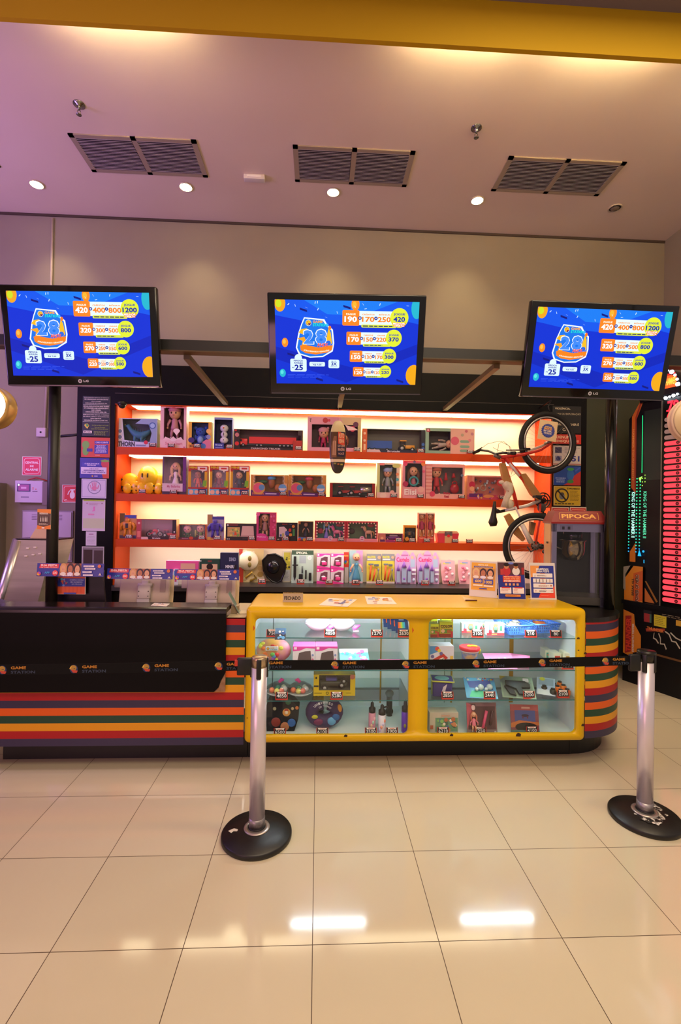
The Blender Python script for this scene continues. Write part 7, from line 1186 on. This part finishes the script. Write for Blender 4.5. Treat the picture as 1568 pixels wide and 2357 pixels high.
for pts in ([(1103, 1036, .18), (1122, 1022, .1), (1150, 1015, .02), (1172, 1026, .0), (1179, 1050, 0)], [(1146, 1040, 0), (1148, 1022, 0), (1158, 1015, 0), (1176, 1030, 0), (1181, 1052, 0)], [(1135, 1030, 0), (1148, 1037, 0), (1180, 1044, 0), (1206, 1038, 0)], [(1182, 1052, -.02), (1181, 1080, -.02), (1175, 1098, -.02), (1190, 1088, -.02)]): tb('brake_cable', pts, .0022, BK, 5)
m = M(); m.rbox(*(lambda c: (c[0]-.03, c[0]+.03, c[1]-.02, c[1]+.02, c[2]-.012, c[2]+.012))(bp(1213, 1034)), BK, .004, 1); m.build('brake_arm', t); m = M(); m.tube([bp(1186, 1210, -.06), bp(1200, 1200, -.06), bp(1212, 1192, 0)], .008, BK, 6); m.build('brake_arm', t)
tag(M().tube([bp(1269, 922, .06), (bp(1269, 922, .06)[0], 4.82, bp(1269, 922)[2])], .008, BK, 8).tube([bp(1267, 948, .04), bp(1262, 936, .04), bp(1269, 922, .06)], .006, BK, 8).build('bicycle_hook'), 'dark hook above the upper bicycle wheel holding it to the shelf pillar', 'hook')
P_ = [atY(x, y, 4.44) for x, y in ((1237, 1009), (1280, 1018), (1284.5, 972), (1243.5, 965))]; u_ = (P_[1]-P_[0]); v_ = (P_[3]-P_[0]); nrm = u_.cross(v_).normalized()
m = M(); c0 = P_[0]; m.add([tuple(p-c0) for p in P_]+[tuple(p-c0-nrm*.002) for p in P_], [(0, 1, 2, 3), (7, 6, 5, 4), (0, 4, 5, 1), (1, 5, 6, 2), (2, 6, 7, 3), (3, 7, 4, 0)], mt('d8bc90', .6)); c = m.canvas((0, 0, 0), u_.length, v_.length, u=u_, v=v_)
gear = [(.5+(.37 if i % 2 else .33)*math.cos(2*PI*i/40), .5+(.37 if i % 2 else .33)*u_.length/v_.length*math.sin(2*PI*i/40)) for i in range(40)]; c.P(gear, '2c3a90').O(.5, .5, .29, '3a4898').T('APENAS', .3, .66, .68, .73, 'e8c060').T('BIKE', .28, .55, .7, .65, 'f0a830').T('30 MIL', .26, .44, .72, .53, 'e8d8c0').T('TICKETS', .28, .32, .7, .41, 'e8d8c0')
tag(m.build('price_card', loc=c0), 'cream card with a blue badge tied to the upper bicycle wheel', 'card')

# ------------------------------------------------------------ arcade strength machine on the right
A0 = atZ(1433, 1565, 0); A1 = atZ(1568, 1611, 0); du = Vector((A1.x-A0.x, A1.y-A0.y, 0)); L0 = du.length; du.normalize(); nv = du.cross(Vector((0, 0, 1)))   # face normal towards the camera side
if nv.y > 0: nv = -nv
rzA = math.atan2(du.y, du.x)
def fa(px, py):    # photo pixel on the machine's front face
    d = ray(px, py); s = (A0-C0).dot(nv)/d.dot(nv); P = C0+d*s; return ((P-A0).dot(du), P.z)
t = thing('strength_arcade_machine', 'black arcade machine with a red light ladder and green KING OF THE HAMMER II lettering', 'arcade machine', A0, rzA)
LW_ = L0+.55; NB = mt('060506', .35, spec=.25)
zt1 = fa(1500, 925)[1]; zl = fa(1500, 1395)[1]; zr = fa(1540, 838)[1]
m = M(); m.box(0, LW_, 0, .9, 0, zl, NB); m.build('lower_cabinet', t)
xs = fa(1443, 1200)[0]; xe = fa(1522, 1200)[0]
m = M(); m.prism([(xs, zl), (xe, zl), (xe, zt1+.05), (fa(1475, 925)[0], zt1), (xs, fa(1443, 965)[1])], .02, .8, NB, 'y'); m.build('side_column', t)
m = M(); m.rbox(xe, LW_, .0, .6, zl, zr-.32, NB, .01, 2); m.box(xe-.006, xe+.004, -.006, .02, zl, zr-.34, mt('7a7468', .3, .6)); m.build('ladder_column', t)
def FC(m, px0, py0, px1, py1, y=-.0, emit=0., **k):
    x0, z1 = fa(px0, py0); x1, z0 = fa(px1, py1); return m.canvas((x0, y, z0), x1-x0, z1-z0, emit=emit, **k)
# orange edge strip and green lettering
m = M(); c = FC(m, 1440, 925, 1522, 1300, .019, emit=0.); OR = 'b85a18'
c.R(.5, .5, .93, .92, '04170d'); c.P([(.16, .46), (.29, .42), (.29, .88), (.50, 1.0), (.42, 1.0), (.16, .90)], OR).P([(.25, .46), (.29, .43), (.29, .88), (.46, 1.0), (.42, 1.0), (.25, .89)], '8a2a14'); c.T('HAMMER TOURNAMENT', .18, .5, .23, .82, 'e09a50', False, rot=-1); m.build('orange_edge_strip', t); m = M(); c = FC(m, 1440, 925, 1522, 1300, .019, emit=0.); c.P([(.14, 0), (.3, .0), (.3, .12), (.14, .06)], 'c87018'); m.build('orange_edge_strip', t)
m = M(); c = FC(m, 1440, 925, 1522, 1300, .0185, emit=1.1, d0=.002)
c.R(.445, .547, .46, .896, '20e080'); c.T('KING OF THE HAMMER II', .18, .15, .275, .432, 'b0ffe0', False, -1); c.T('KING OF THE HAMMER II', .50, .15, .585, .432, '50c090', False, -1)
for x in (.12, .335, .435):
    for k in range(24): z = .512-k*.0195; c.O(x, z, .019, '30e090' if z > .2 else ('28c0a0' if z > .1 else '2090d0'), 8)
for k, (x, z) in enumerate(((.5, .512), (.57, .512), (.5, .49), (.57, .49), (.5, .468), (.57, .53))): c.O(x, z, .014, 'b0f050', 8)
c.P([(.40, .515), (.5, .525), (.44, .49)], 'a0f060').P([(.40, .04), (.5, .04), (.44, .08)], '20a0e8').O(.55, .07, .03, '20a0e0').R(.56, 0, .58, .02, '20a0e0'); m.build('light_face', t)
# light ladder
ys = [947+14.3*k for k in range(31)]; xa = fa(1530, 1100)[0]; bw = .30
for k in range(31):
    py = 960+13.9*k; z1 = fa(1545, py)[1]; z0 = fa(1545, py+9.5)[1]; on_ = k > 3
    if z0 < zl+.01: break
    m = M(); m.prism(rrect(xa, xa+bw, z0, z1, min(.018, (z1-z0)*.45)), -.012, .0, mt((1, .055, .075), emit=.9) if on_ else mt('a89498', .3), 'y'); c = m.canvas((xa, -.012, z0), bw, z1-z0, emit=0., step=.0002, d0=.0008); c.O(.42, .5, .055, '4a0e12' if on_ else '5a5056', 14).O(.42, .5, .025, 'b83038' if on_ else '8a8086', 10)
    o = m.build('ladder_lamp', t)
# red digits and the crown
m = M(); c = FC(m, 1526, 922, 1580, 945, -.001, emit=2.2, d0=.002); c.T('7960', .22, .1, 1.2, .9, 'ff2030'); m.build('score_display', t); m = M(); c = FC(m, 1524, 944, 1580, 956, -.001, emit=1.8, d0=.002); c.T('7440', .2, .1, 1.0, .9, 'ff2030'); m.build('score_display', t)
cx_, cz_ = fa(1521, 890)[0], fa(1545, 893)[1]; rc = fa(1567, 890)[0]-cx_
m = M(); m.prism([(cx_+rc*math.cos(PI*i/20), cz_+rc*1.1*math.sin(PI*i/20)) for i in range(21)], .0, .25, mt('0c0a18', .2), 'y'); m.box(cx_-rc-.02, cx_+rc, -.02, .25, cz_-.06, cz_, mt('14121a', .15)); m.box(cx_-rc-.02, cx_+rc, 0, .25, zr-.32, cz_-.05, NB); m.build('crown', t)
for i in range(12):
    a = PI*i/11; M().ell((cx_+rc*.88*math.cos(a), -.005, cz_+.02+rc*.95*math.sin(a)), .013 if i % 3 else .02, mt((.8, .88, 1), emit=8 if i % 3 == 0 else 2.5), 10).build('crown_bulb', t)
for i in range(6): q = fa(1518+i*9, (905, 910, 912, 909, 906, 903)[i]); M().ell((q[0], -.022, q[1]-.02), .011 if i % 2 else .016, mt((.8, .88, 1), emit=7), 10).build('crown_bulb', t)
m = M(); c = FC(m, 1531, 862, 1558, 889, -.002, emit=1.3, d0=.001); c.P([(0, 0), (1, 0), (1, .8), (.04, .9)], 'ff5020').T('HAMMER', .1, .2, .95, .68, 'ffb040').R(.08, .9, .9, .98, 'e01818'); m.build('crown_sign', t)
# orange side art and lower front
m = M(); c = FC(m, 1436, 1300, 1482, 1392, -.001, d0=.0012); c.P([(.05, 0), (.05, .62), (.5, 1.0), (.95, 1.0), (.95, 0)], 'c87a14').P([(.5, 0), (.5, .8), (.95, .9), (.95, .1)], 'b8500f').P([(.0, .35), (.0, .95), (.35, 1), (.1, .75), (.12, .3)], '8a8478').T('POWER OF HERO', .62, .06, .78, .78, 'c8b8a0', True, 1).T('POWER OF HERO', .6, .06, .76, .78, '2a1a10', True, 1).T('BREAK ALL', .42, .2, .54, .66, '2a1a10', True, 1); m.build('orange_side_art', t)
m = M(); c = FC(m, 1436, 1400, 1480, 1520, -.001, d0=.0012); c.P([(0, .05), (0, .98), (.55, .92), (.6, .7), (.9, .5), (.9, .18), (.5, .1), (.5, .0)], 'c07212').P([(.1, .05), (.1, .85), (.42, .88), (.42, .12)], '8a1c14').T('THUNDER', .14, .1, .4, .82, 'c83a20', True, 1).T('STRENGTH TESTER', .46, .12, .56, .72, 'c8c0b0', True, 1); m.build('orange_side_art', t)
m = M(); c = FC(m, 1482, 1335, 1520, 1392, .019, d0=.0012); c.P([(0, 0), (.6, 0), (.0, .65)], 'b0601c').P([(.0, .95), (.1, .95), (.8, .1), (.7, .05)], '8a5a18'); m.build('orange_side_art', t)
m = M(); c = FC(m, 1482, 1400, 1640, 1600, -.001, d0=.0012)
c.R(.0, .84, .13, .98, '0a0a10').R(.01, .80, .1, .93, '8a2424').R(.1, .8, .13, .93, '3a5a4a').R(.17, .77, .36, .94, 'b8a820').lines(.19, .79, .34, .92, 5, '6a6014', 2, .3).R(.5, .84, .62, .92, 'b88a20').P([(.04, .7), (.34, .76), (.34, .72), (.05, .655)], '8a3018').T('THUNDER', .06, .69, .32, .735, 'c8702c')
for pts in ([(.17, .66), (.16, .58), (.2, .57), (.24, .52)], [(.24, .67), (.27, .6), (.27, .52), (.33, .53), (.36, .46)], [(.34, .72), (.4, .69), (.44, .6), (.5, .6), (.56, .52)], [(.42, .72), (.5, .66), (.58, .64), (.64, .54)]):
    for (xa_, ya_), (xb_, yb__) in zip(pts, pts[1:]): c.P([(xa_, ya_-.008), (xb_, yb__-.008), (xb_+.012, yb__+.008), (xa_+.012, ya_+.008)], 'a8a090')
c.R(.0, .33, 1, .36, '5a3a14').lines(.3, .93, .98, .98, 2, '8a7a60', 4, .3); m.build('lower_front_art', t)
M().box(0, LW_, -.03, .0, zl-.02, zl+.02, NB).build('ledge', t)
